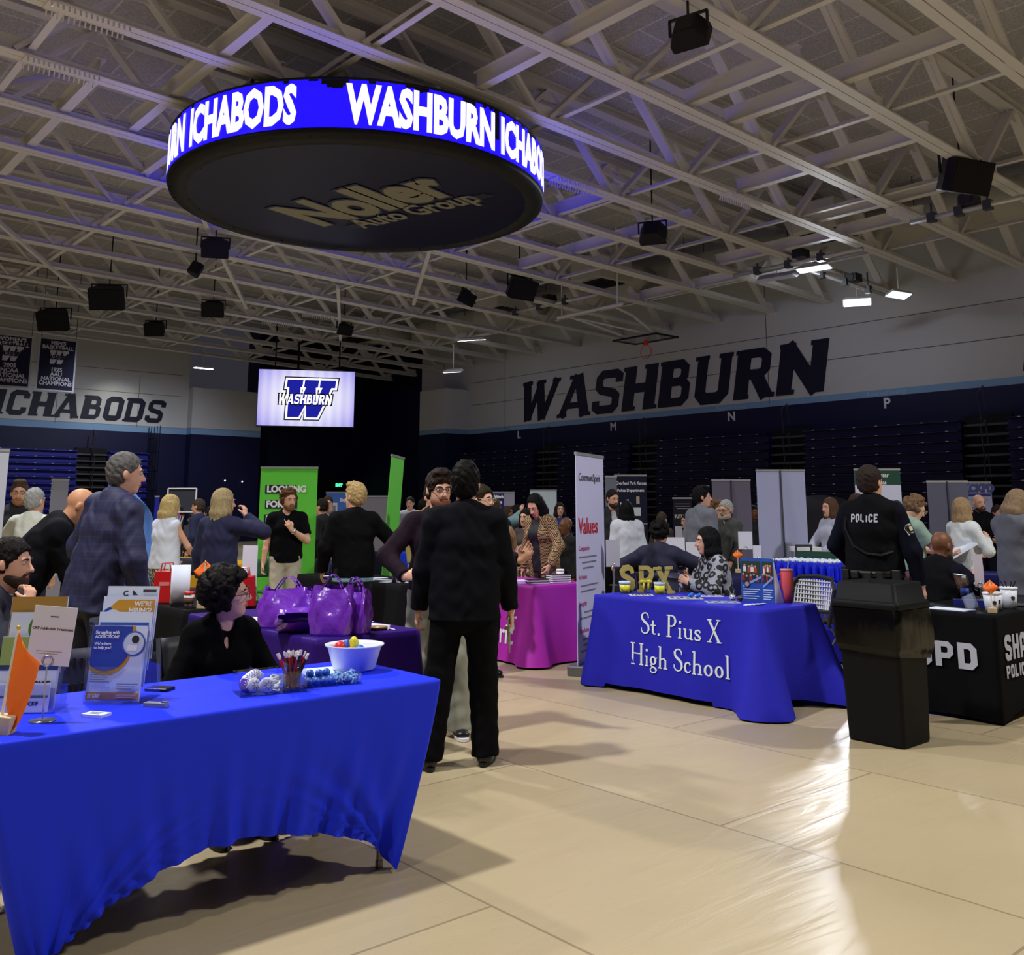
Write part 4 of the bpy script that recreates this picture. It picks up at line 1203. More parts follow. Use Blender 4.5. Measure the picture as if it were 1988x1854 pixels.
# dead pixels along the band
rnd = random.Random(3)
for k in range(46):
    m = MB()
    a = cam_ang + rnd.uniform(-1.35, 1.35); w_ = rnd.uniform(.04, .22); hgt = rnd.uniform(.02, .09)
    if k < 7: a, w_, hgt = ring_ang(628) + rnd.uniform(-.045, .06), .17, rnd.uniform(.06, .16)
    if k in (7, 8, 9): a, w_, hgt = ring_ang(962) + .01 * (k - 8), .08, .5
    zt = 7.90
    m.grid(lambda p, q: ((HR + .003) * math.cos(a + p * w_ / HR), (HR + .003) * math.sin(a + p * w_ / HR), zt - hgt * q), 3, 1)
    m.build('dead_pixel', M((4, 4, 10), .5), ring)
# sponsor lettering on the underside (reads from below)
fw_dir = Vector((0.36, 0.93, 0)); 
def under(mb, cx, cy, ang):
    # mirrored frame so that it reads right from underneath
    rgt = Vector((math.cos(ang), math.sin(ang), 0)); upv = Vector((rgt.y, -rgt.x, 0))
    return place(mb, plane_mat((cx, cy, HZ0 - .002), rgt, upv))
A_, B_ = PZ(545, 432, HZ0), PZ(888, 345, HZ0)
ang = math.atan2(B_.y - A_.y, B_.x - A_.x)
def fit(word, w_, bold, th=.004):
    mb = text_mb(word, 1.0, bold, extrude=th, align='CENTER'); xs_ = [p[0] for p in mb.v]; k = w_ / (max(xs_) - min(xs_)); c = (max(xs_) + min(xs_)) / 2
    mb.v = [((p[0] - c) * k, p[1] * k * 1.38, p[2]) for p in mb.v]; return mb
GREYL = M((150, 146, 128), .6); EDGE = M((44, 46, 84), .5)
n1 = PZ(712, 392, HZ0) - HC; n2 = PZ(800, 411, HZ0) - HC
for word, c, w_, bb in (('Noller', n1, 3.55, .045), ('Auto Group', n2, 3.0, .022)):
    under(fit(word, w_ * 1.03, bb + .035, .002), c.x, c.y, ang).build('logo_outline', EDGE, ring)
    under(fit(word, w_, bb), c.x, c.y, ang).build('logo_letters', GREYL, ring)
m = MB()
for sg in (-1, 1):
    for k in range(4):
        x0 = sg * 1.42 if sg > 0 else -1.42
        m.box((x0 + sg * (.2 - .03 * k), -.12 + .055 * k, .003), (.42, .022, .004))
under(m, n2.x, n2.y, ang).build('logo_stripe', M((70, 72, 92), .6), ring)
m = MB()
for a in (.4, 1.9, 3.5, 5.1):
    m.tube([(math.cos(a) * (HR - .5), math.sin(a) * (HR - .5), 7.9), (math.cos(a) * (HR - .5), math.sin(a) * (HR - .5), 8.3)], .03, 6)
m.build('hanger', BLACK, ring)
# ---------------------------------------------------------------- loudspeakers under the trusses
SPK = M((13, 13, 17), 0.55, spec=0.3, bump=0.25, bscale=90)
def loudspeaker(u, v, lab, wpx, az, tilt=28, zc=7.72):
    c = PZ(u, v, zc)
    dd = c.x * math.sin(YAW) + c.y * math.cos(YAW)
    w_ = wpx * dd / 1900.0
    t = thing('loudspeaker', lab, 'speaker', (c.x, c.y, c.z), heading(az), 'black speakers hung under the roof trusses')
    Rx = Matrix.Rotation(math.radians(-tilt), 3, 'X')
    h_, d_ = w_ * .66, w_ * .62
    pts = [(-.5 * w_, 0), (.5 * w_, 0), (.5 * w_, .35 * d_), (.27 * w_, d_), (-.27 * w_, d_), (-.5 * w_, .35 * d_)]
    m = MB(); m.prism([(p[0], p[1] - d_ / 2) for p in reversed(pts)], h_, Matrix.Translation((0, 0, -h_ / 2)))
    m.v = [tuple(Rx @ Vector((p[0], -p[1], p[2]))) for p in m.v]
    m.build('cabinet', SPK, t, bevel=.02)
    g = MB(); g.box((0, d_ / 2 + .006, 0), (w_ * .94, .012, h_ * .92)); g.v = [tuple(Rx @ Vector(p)) for p in g.v]
    g.build('front_grille', M((18, 18, 24), .8, bump=.4, bscale=300), t)
    b = MB(); hb = h_ * .5 + .06
    b.bar((-w_ * .52, 0, 0), (-w_ * .52, 0, hb), .04, .03); b.bar((w_ * .52, 0, 0), (w_ * .52, 0, hb), .04, .03); b.bar((-w_ * .54, 0, hb), (w_ * .54, 0, hb), .04, .03)
    b.tube([(0, 0, hb), (0, 0, zd(c.x) - c.z - .02)], .018, 6)
    b.build('yoke', M((16, 16, 20), .45), t)
for a in ((1337, 62, 'largest black speaker, at the top right of centre under the trusses', 84, 35), (1866, 342, 'wide black speaker at the far right edge under the trusses', 106, 160, 22), (1267, 452, 'black speaker under the trusses right of the round display', 56, 20),
          (418, 482, 'upper of the two black speakers just left below the round display', 54, 165), (379, 522, 'narrow black speaker seen side-on just below its neighbour, left of the display', 38, 70), (211, 577, 'biggest black speaker at the left, over the wall banners', 68, 175),
          (414, 600, 'black speaker with tall yoke left of the screen, above the small one', 44, 170), (107, 620, 'black speaker right over the two hanging navy banners', 60, 178), (302, 638, 'small black speaker above the left wall lettering', 40, 178),
          (668, 639, 'small black speaker straight above the lit screen', 32, 140), (905, 578, 'black speaker left of its bigger neighbour above the right wall lettering', 40, 110), (1009, 559, 'bigger black speaker of the pair right of centre under the trusses', 62, 140)):
    loudspeaker(*a)
# ---------------------------------------------------------------- wall and roof lamps
def roof_lamp(u, v, X, w_, az, lab, power, tilt=20, bright=14):
    c = PX(u, v, X) if X else None
    t = thing('roof_lamp', lab, 'lamp', c, heading(az), 'long white roof lamps')
    R3 = Matrix.Rotation(math.radians(tilt), 3, 'X')
    m = MB(); m.box((0, 0, .06), (w_, .34, .09), taper=.8); m.v = [tuple(R3 @ Vector(p)) for p in m.v]
    m.build('housing', M((215, 216, 220), .4), t)
    m = MB(); m.box((0, 0, .008), (w_ * .92, .26, .014)); m.v = [tuple(R3 @ Vector(p)) for p in m.v]
    m.build('lamp_tube', M((240, 246, 255), .4, emit=bright), t)
    MB().tube([(0, 0, .1), (0, 0, max(.3, zb(c.x) - c.z + .05))], .015, 6).build('hanger', STEEL, t)
    return c
L1 = roof_lamp(1508, 541, 21.5, 1.25, 40, 'brightest long roof lamp, glaring below the trusses right of centre', 0, 35, 30)
roof_lamp(1580, 523, 21.5, .9, 40, 'long roof lamp just right of the brightest one', 0, -10, 6)
roof_lamp(1664, 588, 24.0, .75, 20, 'tilted lit lamp hanging before the pale right wall', 0, -30, 8)
roof_lamp(1745, 574, 24.0, .8, 150, 'lamp seen edge-on at the right end of the wall lamps', 0, 20, 5)
roof_lamp(918, 660, 21.8, 1.2, 20, 'long lit roof lamp left of the raised hoop', 0, 20, 14)
roof_lamp(880, 722, 22.5, .8, 20, 'small lit roof lamp above the pale column', 0, 20, 7)
c_ = PY(395, 716, 39.0)
t = thing('roof_lamp', 'small lit lamp under the roof above the pale corner panel', 'lamp', c_, 0, 'long white roof lamps')
MB().box((0, 0, .06), (.9, .3, .08), taper=.8).build('housing', STEEL, t); MB().box((0, 0, .01), (.8, .22, .012)).build('lamp_tube', M((240, 246, 255), .4, emit=6), t)
MB().tube([(0, 0, .1), (0, 0, .9)], .015, 6).build('hanger', STEEL, t)
# ---------------------------------------------------------------- folded-up basketball hoop
c = PX(1254, 683, 23.2)
hp_ = thing('basketball_hoop', 'folded-up basketball hoop with orange rim high before the right wall', 'hoop', c, math.radians(90))
m = MB()
m.tube([(.228 * math.cos(a), 0.0, .228 * math.sin(a)) for a in [2 * math.pi * i / 24 for i in range(25)]], .012, 6); m.box((0, 0, .30), (.14, .05, .16))
m.build('rim', M((225, 70, 40), .4), hp_)
m = MB(); m.box((0, .02, .42), (1.83, 1.07, .03)); m.build('backboard', M((150, 160, 170), .1, alpha=.35), hp_)
m = MB()
for sx in (-1, 1): m.box((sx * .9, .02, .42), (.05, 1.12, .05))
for sy in (-1, 1): m.box((0, .02 + sy * .53, .42), (1.85, .05, .05))
m.build('board_frame', BLACK, hp_)
m = MB()
m.tube([(-.5, 0, .45), (-.9, 1.6, .85), (-1.0, 2.6, 1.0)], .04, 8); m.tube([(.5, 0, .45), (.9, 1.6, .85), (1.0, 2.6, 1.0)], .04, 8)
m.tube([(-1.4, 2.6, 1.0), (1.4, 2.6, 1.0)], .05, 8); m.tube([(-.4, .3, .5), (.9, 2.2, .95)], .03, 8); m.tube([(-1.2, 2.6, 1.0), (-1.2, 2.6, zd(c.x - 2.6) - c.z)], .03, 8); m.tube([(1.2, 2.6, 1.0), (1.2, 2.6, zd(c.x - 2.6) - c.z)], .03, 8)
m.build('support_frame', STEEL, hp_)
def pipe_rig(u0, v0, u1, v1, X0, X1, lab, r=.055):
    a, b = PX(u0, v0, X0), PX(u1, v1, X1)
    t = thing('winch_pipe', lab, 'pipe', a)
    MB().tube([(0, 0, 0), tuple(b - a)], r, 10).build('pipe', M((200, 202, 205), .3, metal=.3), t, True)
    m = MB()
    for k in (.2, .45, .7):
        m = MB(); p_ = (b - a) * k; m.box(p_, (.16, .16, .2)); m.bar(p_, p_ + Vector((0, 0, max(.2, zb(a.x + p_.x) - a.z - p_.z))), .03, .03); m.build('clamp', M((70, 72, 78), .4), t)
    m = MB(); p_ = (b - a) * .55; m.box(p_ + Vector((0, 0, .2)), (.35, .3, .22)); m.tube([p_ + Vector((-.2, 0, .2)), p_ + Vector((.25, 0, .2))], .1, 10); m.build('winch_motor', M((40, 42, 46), .5), t)
pipe_rig(965, 614, 1160, 571, 20.5, 20.5, 'white hoop winch pipe under the trusses right of centre')
pipe_rig(1768, 432, 1988, 382, 19.5, 19.5, 'white hoop winch pipe at the far right edge under the wide speaker')
pipe_rig(1425, 535, 1675, 483, 21.0, 21.0, 'white pipe carrying the brightest roof lamp')
pipe_rig(1560, 522, 1740, 580, 22.5, 24.2, 'white angled pipe carrying the wall lamps')
# ---------------------------------------------------------------- lit screen in the corner
c = PD(595, 773, 36.0)
nrm = Vector((-c.x, -c.y, 0)).normalized(); rt_ = Vector((-nrm.y, nrm.x, 0))
scr = thing('video_screen', 'lit white hanging video screen with a blue letter emblem', 'screen', c, math.atan2(rt_.y, rt_.x))
SW, SH = 3.58, 2.12
MB().box((0, .12, 0), (SW + .05, .2, SH + .05)).build('casing', BLACK, scr)
def screen_mat():
    m = bpy.data.materials.new('screen_picture'); m.use_nodes = True; nt = m.node_tree; b = nt.nodes['Principled BSDF']
    tc = nt.nodes.new('ShaderNodeTexCoord'); w = nt.nodes.new('ShaderNodeTexWave'); w.inputs['Scale'].default_value = .9; w.inputs['Distortion'].default_value = 0
    g = nt.nodes.new('ShaderNodeTexGradient'); g.gradient_type = 'SPHERICAL'
    mp = nt.nodes.new('ShaderNodeMapping'); mp.inputs['Scale'].default_value = (.42, .42, .62)
    nt.links.new(tc.outputs['Object'], mp.inputs[0]); nt.links.new(mp.outputs[0], g.inputs[0]); nt.links.new(tc.outputs['Object'], w.inputs['Vector'])
    cr = nt.nodes.new('ShaderNodeValToRGB'); cr.color_ramp.elements[0].color = lin((150, 142, 236)); cr.color_ramp.elements[1].color = lin((246, 245, 255)); cr.color_ramp.elements[1].position = .75
    ad = nt.nodes.new('ShaderNodeMath'); ad.operation = 'MULTIPLY_ADD'; ad.inputs[1].default_value = .12
    nt.links.new(w.outputs['Fac'], ad.inputs[0]); nt.links.new(g.outputs['Fac'], ad.inputs[2]); nt.links.new(ad.outputs[0], cr.inputs[0])
    b.inputs['Base Color'].default_value = (0, 0, 0, 1); nt.links.new(cr.outputs[0], b.inputs['Emission Color']); b.inputs['Emission Strength'].default_value = 1.0
    return m
MB().box((0, .0, 0), (SW, .02, SH)).build('display_panel', screen_mat(), scr)
WPOLY = [(.14, 0), (.44, 0), (.58, .36), (.64, 0), (.94, 0), (1.20, .80), (1.30, .80), (1.30, 1), (.88, 1), (.88, .80), (.96, .80), (.84, .42), (.78, .80), (.84, .80), (.84, 1), (.46, 1), (.46, .80), (.52, .80), (.42, .42), (.37, .80), (.42, .80), (.42, 1), (0, 1), (0, .80), (.07, .80)]
def w_logo(hgt, grow=0.0):
    """the slanted slab W, widened by an even border"""
    mb = MB().prism(WPOLY, .004)
    if grow:
        mb = strokes_mb([(WPOLY, grow, True)], .004).add(mb.v, mb.f)
    mb.v = [((p[0] - .65 + p[1] * .12) * hgt * .98, (p[1] - .5) * hgt, p[2]) for p in mb.v]
    return mb
def emblem(parent, o, rt, upv, hgt, mats, lift=.004):
    """W with the slanted word across it"""
    for i, (g, m_) in enumerate(((.17, mats[0]), (.11, mats[1]), (0, mats[2]))):
        place(w_logo(hgt, g), plane_mat(Vector(o) + Vector(rt).cross(Vector(upv)) * (lift * i), rt, upv)).build('emblem', m_, parent)
    n = Vector(rt).cross(Vector(upv))
    for i, (b_, m_) in enumerate(((1.16, mats[0]), (1.0, mats[1]))):
        hh = hgt * .26 * (1.25 if i == 0 else 1.0); ww = hgt * 1.42 * (1.05 if i == 0 else 1.0)
        s_ = slab('WASHBURN', hh, ww, .2, .004)
        place(s_, plane_mat(Vector(o) + n * (lift * (3 + i)) - Vector(rt) * ww * .53 - Vector(upv) * (hh * .5 + hgt * .02), rt, upv)).build('emblem_word', m_, parent)
EB = M((30, 34, 168), .4, emit=.75); EW = M((250, 250, 255), .4, emit=1.0); EK = M((6, 6, 30), .5)
emblem(scr, (0.02, -.014, -.02), (1, 0, 0), (0, 0, 1), 1.42, (EK, EW, EB))
m = MB()
for sx in (-1.2, 1.2): m.tube([(sx, .12, SH / 2), (sx, .12, SH / 2 + 2.0)], .03, 6)
m.tube([(-.35, .12, SH / 2), (-.35, .12, 2.2)], .05, 6)
m.build('hanger', BLACK, scr)
# ---------------------------------------------------------------- hanging championship banners
for (u0, u1, vt, vb_, lines, lab) in ((-18, 67, 645, 752, ("WOMEN'S\nBASKETBALL", "2005\nNCAA\nNATIONAL\nCHAMPIONS"), "navy hanging banner for the 2005 women's title, cut by the left edge"), (77, 152, 653, 760, ("MEN'S\nBASKETBALL", "1925\nAAU\nNATIONAL\nCHAMPIONS"), "navy hanging banner for the 1925 men's title, right of its twin")):
    a, b = PY(u0, vt, 36.0), PY(u1, vt, 36.0); bt_ = PY((u0 + u1) / 2, vb_, 36.0)
    w_, h_ = b.x - a.x, a.z - bt_.z
    t = thing('hanging_banner', lab, 'banner', ((a.x + b.x) / 2, 36.0, (a.z + bt_.z) / 2), 0, 'hanging title banners')
    MB().box((0, .012, 0), (w_, .012, h_)).build('border', M((176, 178, 190), .8), t)
    MB().box((0, .0, 0), (w_ - .12, .014, h_ - .12)).build('cloth', M((15, 17, 50), .8), t)
    LT = M((190, 192, 205), .8)
    place(text_mb(lines[0], w_ * .145, .006, line=.85), plane_mat((0, -.009, h_ * .36), (1, 0, 0), (0, 0, 1))).build('lettering', LT, t)
    place(text_mb(lines[1], w_ * .15, .006, line=.85), plane_mat((0, -.009, -h_ * .23), (1, 0, 0), (0, 0, 1))).build('lettering', LT, t)
    emblem(t, (0, -.009, h_ * .14), (1, 0, 0), (0, 0, 1), w_ * .38, (M((10, 12, 40), .7), M((10, 12, 40), .7), LT), .003)
    m = MB()
    for sx in (-.45, .45): m.tube([(sx * w_, 0, h_ / 2), (sx * w_, 0, zd(a.x) - (a.z + bt_.z) / 2)], .01, 5)
    m.build('cord', BLACK, t)
# ================================================================ tables and cloths
TZ = 0.75
def interp(x, xs_, ys_):
    return float(np.interp(x, xs_, ys_))
def perim(x0, x1, y0, y1, n, r=0.03):
    """points and outward normals counter-clockwise round a rectangle with small corner arcs"""
    out = []
    segs = [((x0 + r, y0), (x1 - r, y0), (0, -1)), ((x1, y0 + r), (x1, y1 - r), (1, 0)), ((x1 - r, y1), (x0 + r, y1), (0, 1)), ((x0, y1 - r), (x0, y0 + r), (-1, 0))]
    cs = [(x1 - r, y0 + r), (x1 - r, y1 - r), (x0 + r, y1 - r), (x0 + r, y0 + r)]
    tot = 2 * (x1 - x0 + y1 - y0)
    for i, (a, b, nn) in enumerate(segs):
        L = math.hypot(b[0] - a[0], b[1] - a[1]); k = max(4, int(n * L / tot))
        for j in range(k):
            t = j / k
            out.append((a[0] + (b[0] - a[0]) * t, a[1] + (b[1] - a[1]) * t, nn[0], nn[1], i, t, L))
        a0 = math.atan2(nn[1], nn[0])
        for j in range(5):
            an = a0 + math.pi / 2 * j / 5
            out.append((cs[i][0] + r * math.cos(an), cs[i][1] + r * math.sin(an), math.cos(an), math.sin(an), i, 1.0, L))
    return out
def table_cloth(name_label, x0, x1, y0, y1, mat, off, bottom, n=360, nv=26, group=None, z=TZ, name='tablecloth', r=0.03):
    """off(side, s, length, t) -> outward push; bottom(side, s) -> hem height"""
    P = perim(x0, x1, y0, y1, n, r); mb = MB(); N = len(P)
    ins = 0.012
    for (x, y, nx, ny, sd, s_, L) in P: mb.v.append((x - nx * ins, y - ny * ins, z))
    for j in range(nv + 1):
        t = j / nv
        for (x, y, nx, ny, sd, s_, L) in P:
            hb = bottom(sd, s_); zz = (z - 0.006) + (hb - z + 0.006) * t
            o = off(sd, s_, L, t, x, y)
            if isinstance(o, tuple):
                mb.v.append((x + o[0], y + o[1], zz))
            else:
                mb.v.append((x + nx * o, y + ny * o, zz))
    for j in range(nv + 1):
        for i in range(N):
            k = (i + 1) % N
            mb.f.append((j * N + k, j * N + i, (j + 1) * N + i, (j + 1) * N + k)); mb.m.append(0)
    mb.f.append(tuple(range(N))); mb.m.append(0)
    o = mb.build(name, mat, None, True)
    me = o.data
    me.polygons[len(me.polygons) - 1].use_smooth = False
    return tag(o, name_label, 'tablecloth', group)
def loose(flare, amp, gather, seed=1, freq=9.0):
    rn = random.Random(seed); ph = [rn.uniform(0, 6.28) for _ in range(12)]
    def f(sd, s, L, t, x, y):
        d = min(s, 1 - s) * L if s < 1 else 0.0
        u = s * L
        fold = (math.sin(u * freq + ph[sd]) + .6 * math.sin(u * freq * 1.9 + ph[sd + 4]) + .4 * math.sin(u * freq * .45 + ph[sd + 8])) / 2
        return flare * t + amp * (t ** 1.2) * fold + gather * math.exp(-(d / .13) ** 2) * (t ** 1.3)
    return f
def folding_table(lab, x0, x1, y0, y1, leg_in=.22, group='folding tables under the cloths'):
    r = thing('folding_table', lab, 'table', ((x0 + x1) / 2, (y0 + y1) / 2, 0), 0, group)
    w, d = (x1 - x0) - .04, (y1 - y0) - .04
    MB().box((0, 0, TZ - .035), (w, d, .045)).build('tabletop', M((190, 190, 186), .6), r, bevel=.008)
    lx, ly = (w / 2 - leg_in, d / 2 - .095) if w > d else (w / 2 - .095, d / 2 - leg_in)
    for sx in (-1, 1):
        for sy in (-1, 1):
            l = MB(); l.tube([(sx * lx, sy * ly, TZ - .06), (sx * lx, sy * ly, .012)], .013, 8); l.lathe([(.017, .0), (.017, .03)], c=(sx * lx, sy * ly, 0), seg=8)
            l.build('leg', M((150, 150, 152), .35, metal=.7), r)
    return r
# front blue stretch cloth: hem arches up between the legs
BX0, BX1, BY0, BY1 = .84, 2.67, 3.55, 4.31
BLUE = M((30, 52, 232), 0.55, spec=0.14)
HX = [1.04, 1.12, 1.26, 1.43, 1.62, 1.78, 1.95, 2.14, 2.33, 2.41, 2.47]; HZ = [.03, .07, .15, .22, .265, .27, .25, .21, .15, .09, .015]
def front_hem(sd, s):
    if sd == 0:
        x = BX0 + (BX1 - BX0) * s; xx = 1.04 + (2.47 - 1.04) * s
        return interp(xx, HX, HZ)
    if sd == 2:
        return max(.02, .26 * math.sin(math.pi * min(1, max(0, s))) ** .7)
    return max(.018, .24 * math.sin(math.pi * min(1, s)) ** .7)
def front_off(sd, s, L, t, x, y):
    # pulled in to the legs towards the floor
    cx_, cy_ = (BX0 + BX1) / 2, (BY0 + BY1) / 2
    u = (x - BX0) / (BX1 - BX0)
    tx = 1.04 + (2.47 - 1.04) * u
    k = t ** 1.25
    dx = (tx - x) * k
    dy = (0.035 if y < cy_ else -0.035) * (abs(y - cy_) / ((BY1 - BY0) / 2)) * k
    fold = 0
    if sd in (0, 2):
        env = (t ** 1.9)
        fold = (.012 * math.sin(u * 58) + .009 * math.sin(u * 97 + 1) + .007 * math.sin(u * 31)) * env * (.35 + 1.0 * min(1, u * 1.5))
        # long pulls fanning out of the legs
        for cxn, q in ((.02, 30), (.98, 34)):
            dd = abs(u - cxn)
            fold += .012 * math.sin(dd / (.05 + .55 * (1 - t) + 1e-3) * q * .35) * math.exp(-(dd / .26) ** 2) * (t ** .8)
        dy += -fold if sd == 0 else fold
    else:
        v = (y - BY0) / (BY1 - BY0)
        fold = (.012 * math.sin(v * 40) + .01 * math.sin(v * 23 + 1)) * t
        dx += fold if sd == 1 else -fold
    return (dx, dy)
table_cloth('bright blue stretch cloth over the nearest table, hem arched between its legs', BX0, BX1, BY0, BY1, BLUE, front_off, front_hem, n=700, nv=40)
folding_table('folding table under the bright blue cloth, one grey leg showing', BX0, BX1, BY0, BY1)
# royal blue table with the school name
SX0, SX1, SY0, SY1 = 6.18, 6.94, 4.31, 6.05
ROYAL = M((34, 34, 176), 0.75, spec=0.2, bump=.12, bscale=14)
_lo = loose(.05, .028, .10, 5, 8.0)
def royal_off(sd, s, L, t, x, y):
    o = _lo(sd, s, L, t, x, y)
    if sd == 0:                                   # the short end sags and tucks under
        o += .10 * math.exp(-((s - .05) / .18) ** 2) * t - .10 * math.sin(math.pi * s) * t * t + .12 * math.exp(-((s - 1) / .25) ** 2) * t
    if sd == 3 and s > .85: o += .10 * t * (s - .85) / .15
    return o
table_cloth('royal blue cloth with white school lettering over the table right of centre', SX0, SX1, SY0, SY1, ROYAL, royal_off, lambda sd, s: .012 + (.03 if sd == 3 and .1 < s < .75 else 0) + (.05 * math.sin(math.pi * s) if sd == 0 else 0), n=520, nv=30)
def on_face_x(mb, xface, yc, zc, offf, side_len, y0, y1, rows=1):
    """wrap flat lettering on a cloth face looking towards -x"""
    out = []
    for px, py, pz in mb.v:
        y = yc - px; z_ = zc + py
        s = (y1 - y) / (y1 - y0); t = (TZ - z_) / TZ
        o = offf(3, min(1, max(0, s)), side_len, t, xface, y)
        out.append((xface - o - .004 - pz, y, z_))
    mb.v = out
    return mb
cloth_royal = [o for o in COL.objects if o.name == 'tablecloth.001'][0]
def serif(txt, hgt, th=.002):
    """upright roman capitals and small letters with serifs, built stroke by stroke"""
    S, T, b = .115, .055, .05
    sf = lambda x, y, l=.13: ([(x - l, y), (x + l, y)], b)
    o_ = lambda cx, cy, rx, ry: ([(cx + rx * math.cos(a), cy + ry * math.sin(a)) for a in [2 * math.pi * i / 18 for i in range(18)]], [T + (S - T) * abs(math.cos(2 * math.pi * i / 18)) ** 1.5 for i in range(18)], True)
    x_ = .46
    G = {'S': (.62, [([(.52, .74), (.50, .86), (.42, .95), (.30, .975), (.17, .93), (.10, .82), (.13, .68), (.24, .58), (.40, .49), (.52, .38), (.54, .22), (.46, .08), (.30, .025), (.16, .06), (.08, .16), (.07, .28)], [T, T, T, T, T * 1.2, S, S, S, S, S, S, T * 1.2, T, T, T, T])]),
         't': (.40, [([(.17, .66), (.17, .14), (.23, .05), (.36, .06)], [S * .8, S, T, T]), ([(.03, x_ - .02), (.34, x_ - .02)], b)]),
         '.': (.26, [([(.06, .055), (.17, .055)], .11)]),
         'P': (.66, [([(.17, 0), (.17, 1)], S), sf(.17, .025, .15), ([(.03, .97), (.36, .97), (.50, .90), (.56, .75), (.50, .58), (.36, .50), (.2, .50)], [b, T, S * .8, S, S * .8, T, T])]),
         'i': (.33, [([(.16, 0), (.16, x_)], S * .9), sf(.16, .022, .12), ([(.05, x_ - .02), (.2, x_ - .02)], b), ([(.10, .72), (.22, .72)], .12)]),
         'u': (.60, [([(.13, x_), (.13, .14), (.22, .035), (.34, .03), (.44, .12)], [S * .9, S * .9, T, T, T]), ([(.46, x_), (.46, .0)], S * .9), ([(.02, x_ - .02), (.17, x_ - .02)], b), ([(.36, x_ - .02), (.5, x_ - .02)], b), ([(.44, .022), (.58, .022)], b)]),
         's': (.44, [([(.36, .35), (.33, .43), (.22, .46), (.11, .42), (.09, .34), (.16, .27), (.30, .20), (.36, .12), (.31, .04), (.20, .015), (.09, .05), (.06, .15)], [T, T, T, S * .7, S * .8, S * .8, S * .8, S * .8, S * .7, T, T, T])]),
         'X': (.76, [([(.10, .98), (.64, .02)], S), ([(.62, .98), (.12, .02)], T), sf(.12, .975, .12), sf(.62, .975, .11), sf(.12, .025, .11), sf(.64, .025, .12)]),
         'H': (.86, [([(.16, 0), (.16, 1)], S), ([(.68, 0), (.68, 1)], S), ([(.16, .52), (.68, .52)], T), sf(.16, .975), sf(.68, .975), sf(.16, .025), sf(.68, .025)]),
         'g': (.52, [o_(.23, .30, .15, .16), ([(.34, .40), (.48, .44)], b), ([(.15, .16), (.09, .08), (.16, .02), (.36, -.02), (.44, -.10), (.38, -.20), (.22, -.24), (.08, -.20), (.05, -.11), (.14, -.02)], [T, T, T, S * .7, S * .7, T, T, T, T, T])]),
         'h': (.60, [([(.13, 0), (.13, .98)], S * .9), ([(.13, .34), (.24, .44), (.36, .45), (.45, .36), (.45, 0)], [T, T, T, S * .8, S * .9]), sf(.13, .022, .11), sf(.45, .022, .11), ([(.02, .96), (.15, .96)], b)]),
         'c': (.48, [([(.40, .36), (.34, .44), (.24, .46), (.13, .39), (.09, .24), (.13, .10), (.24, .025), (.36, .06), (.42, .13)], [S * .6, T, T, S * .8, S, S * .8, T, T, T])]),
         'o': (.54, [o_(.25, .24, .17, .215)]),
         'l': (.32, [([(.16, 0), (.16, .98)], S * .9), sf(.16, .022, .12), ([(.04, .96), (.18, .96)], b)]), ' ': (.26, [])}
    st = []; x = 0
    for ch in txt:
        adv, g = G[ch]
        for q in g: st.append(([(px + x, py) for px, py in q[0]], q[1]) + tuple(q[2:]))
        x += adv + .02
    mb = strokes_mb(st, th / hgt)
    mb.v = [((p[0] - x / 2) * hgt, p[1] * hgt, p[2] * hgt) for p in mb.v]
    return mb
LET = M((214, 226, 236), .6)
for txt, yc, zc, hh in (('St. Pius X', 5.08, .475, .172), ('High School', 5.09, .225, .172)):
    on_face_x(serif(txt, hh), SX0, yc, zc, royal_off, SY1 - SY0, SY0, SY1).build('lettering', LET, cloth_royal)
# magenta table
MX0, MX1, MY0, MY1 = 6.37, 7.10, 7.03, 8.83
MAG = M((176, 44, 178), 0.5, spec=0.25)
mag_off = loose(.06, .022, .12, 11, 11)
mag = table_cloth('magenta satin cloth with white lettering, behind the person in the black suit', MX0, MX1, MY0, MY1, MAG, mag_off, lambda sd, s: .02, n=420, nv=24)
mb = text_mb('CommonSpirit', .27, .004, extrude=.001, sx=.86)
on_face_x(mb, MX0, 7.98, .27, mag_off, MY1 - MY0, MY0, MY1).build('lettering', WHITE, mag)
m = MB()
for an, L in ((90, .085), (270, .12), (0, .055), (180, .055)):
    a = math.radians(an); dx, dy = math.cos(a), math.sin(a)
    pts = [(dx * q * L - dy * w_ * .32 * L, dy * q * L + dx * w_ * .32 * L) for q, w_ in ((.12, .15), (.5, .5), (.85, .8), (1.05, .45), (1.1, 0), (1.05, -.45), (.85, -.8), (.5, -.5), (.12, -.15))]
    m.prism(list(reversed(pts)), .001)
m.v = [(p[0], p[1], p[2]) for p in m.v]
on_face_x(m, MX0, 7.30, .44, mag_off, MY1 - MY0, MY0, MY1).build('petal_emblem', WHITE, mag)
# deep purple table
PX0, PX1, PY0_, PY1_ = 2.87, 3.62, 5.04, 6.87
PUR = M((46, 18, 112), 0.6, spec=0.12)
table_cloth('deep purple cloth over the table with the purple gift bags', PX0, PX1, PY0_, PY1_, PUR, loose(.035, .022, .06, 3, 13), lambda sd, s: .02, n=420, nv=22)
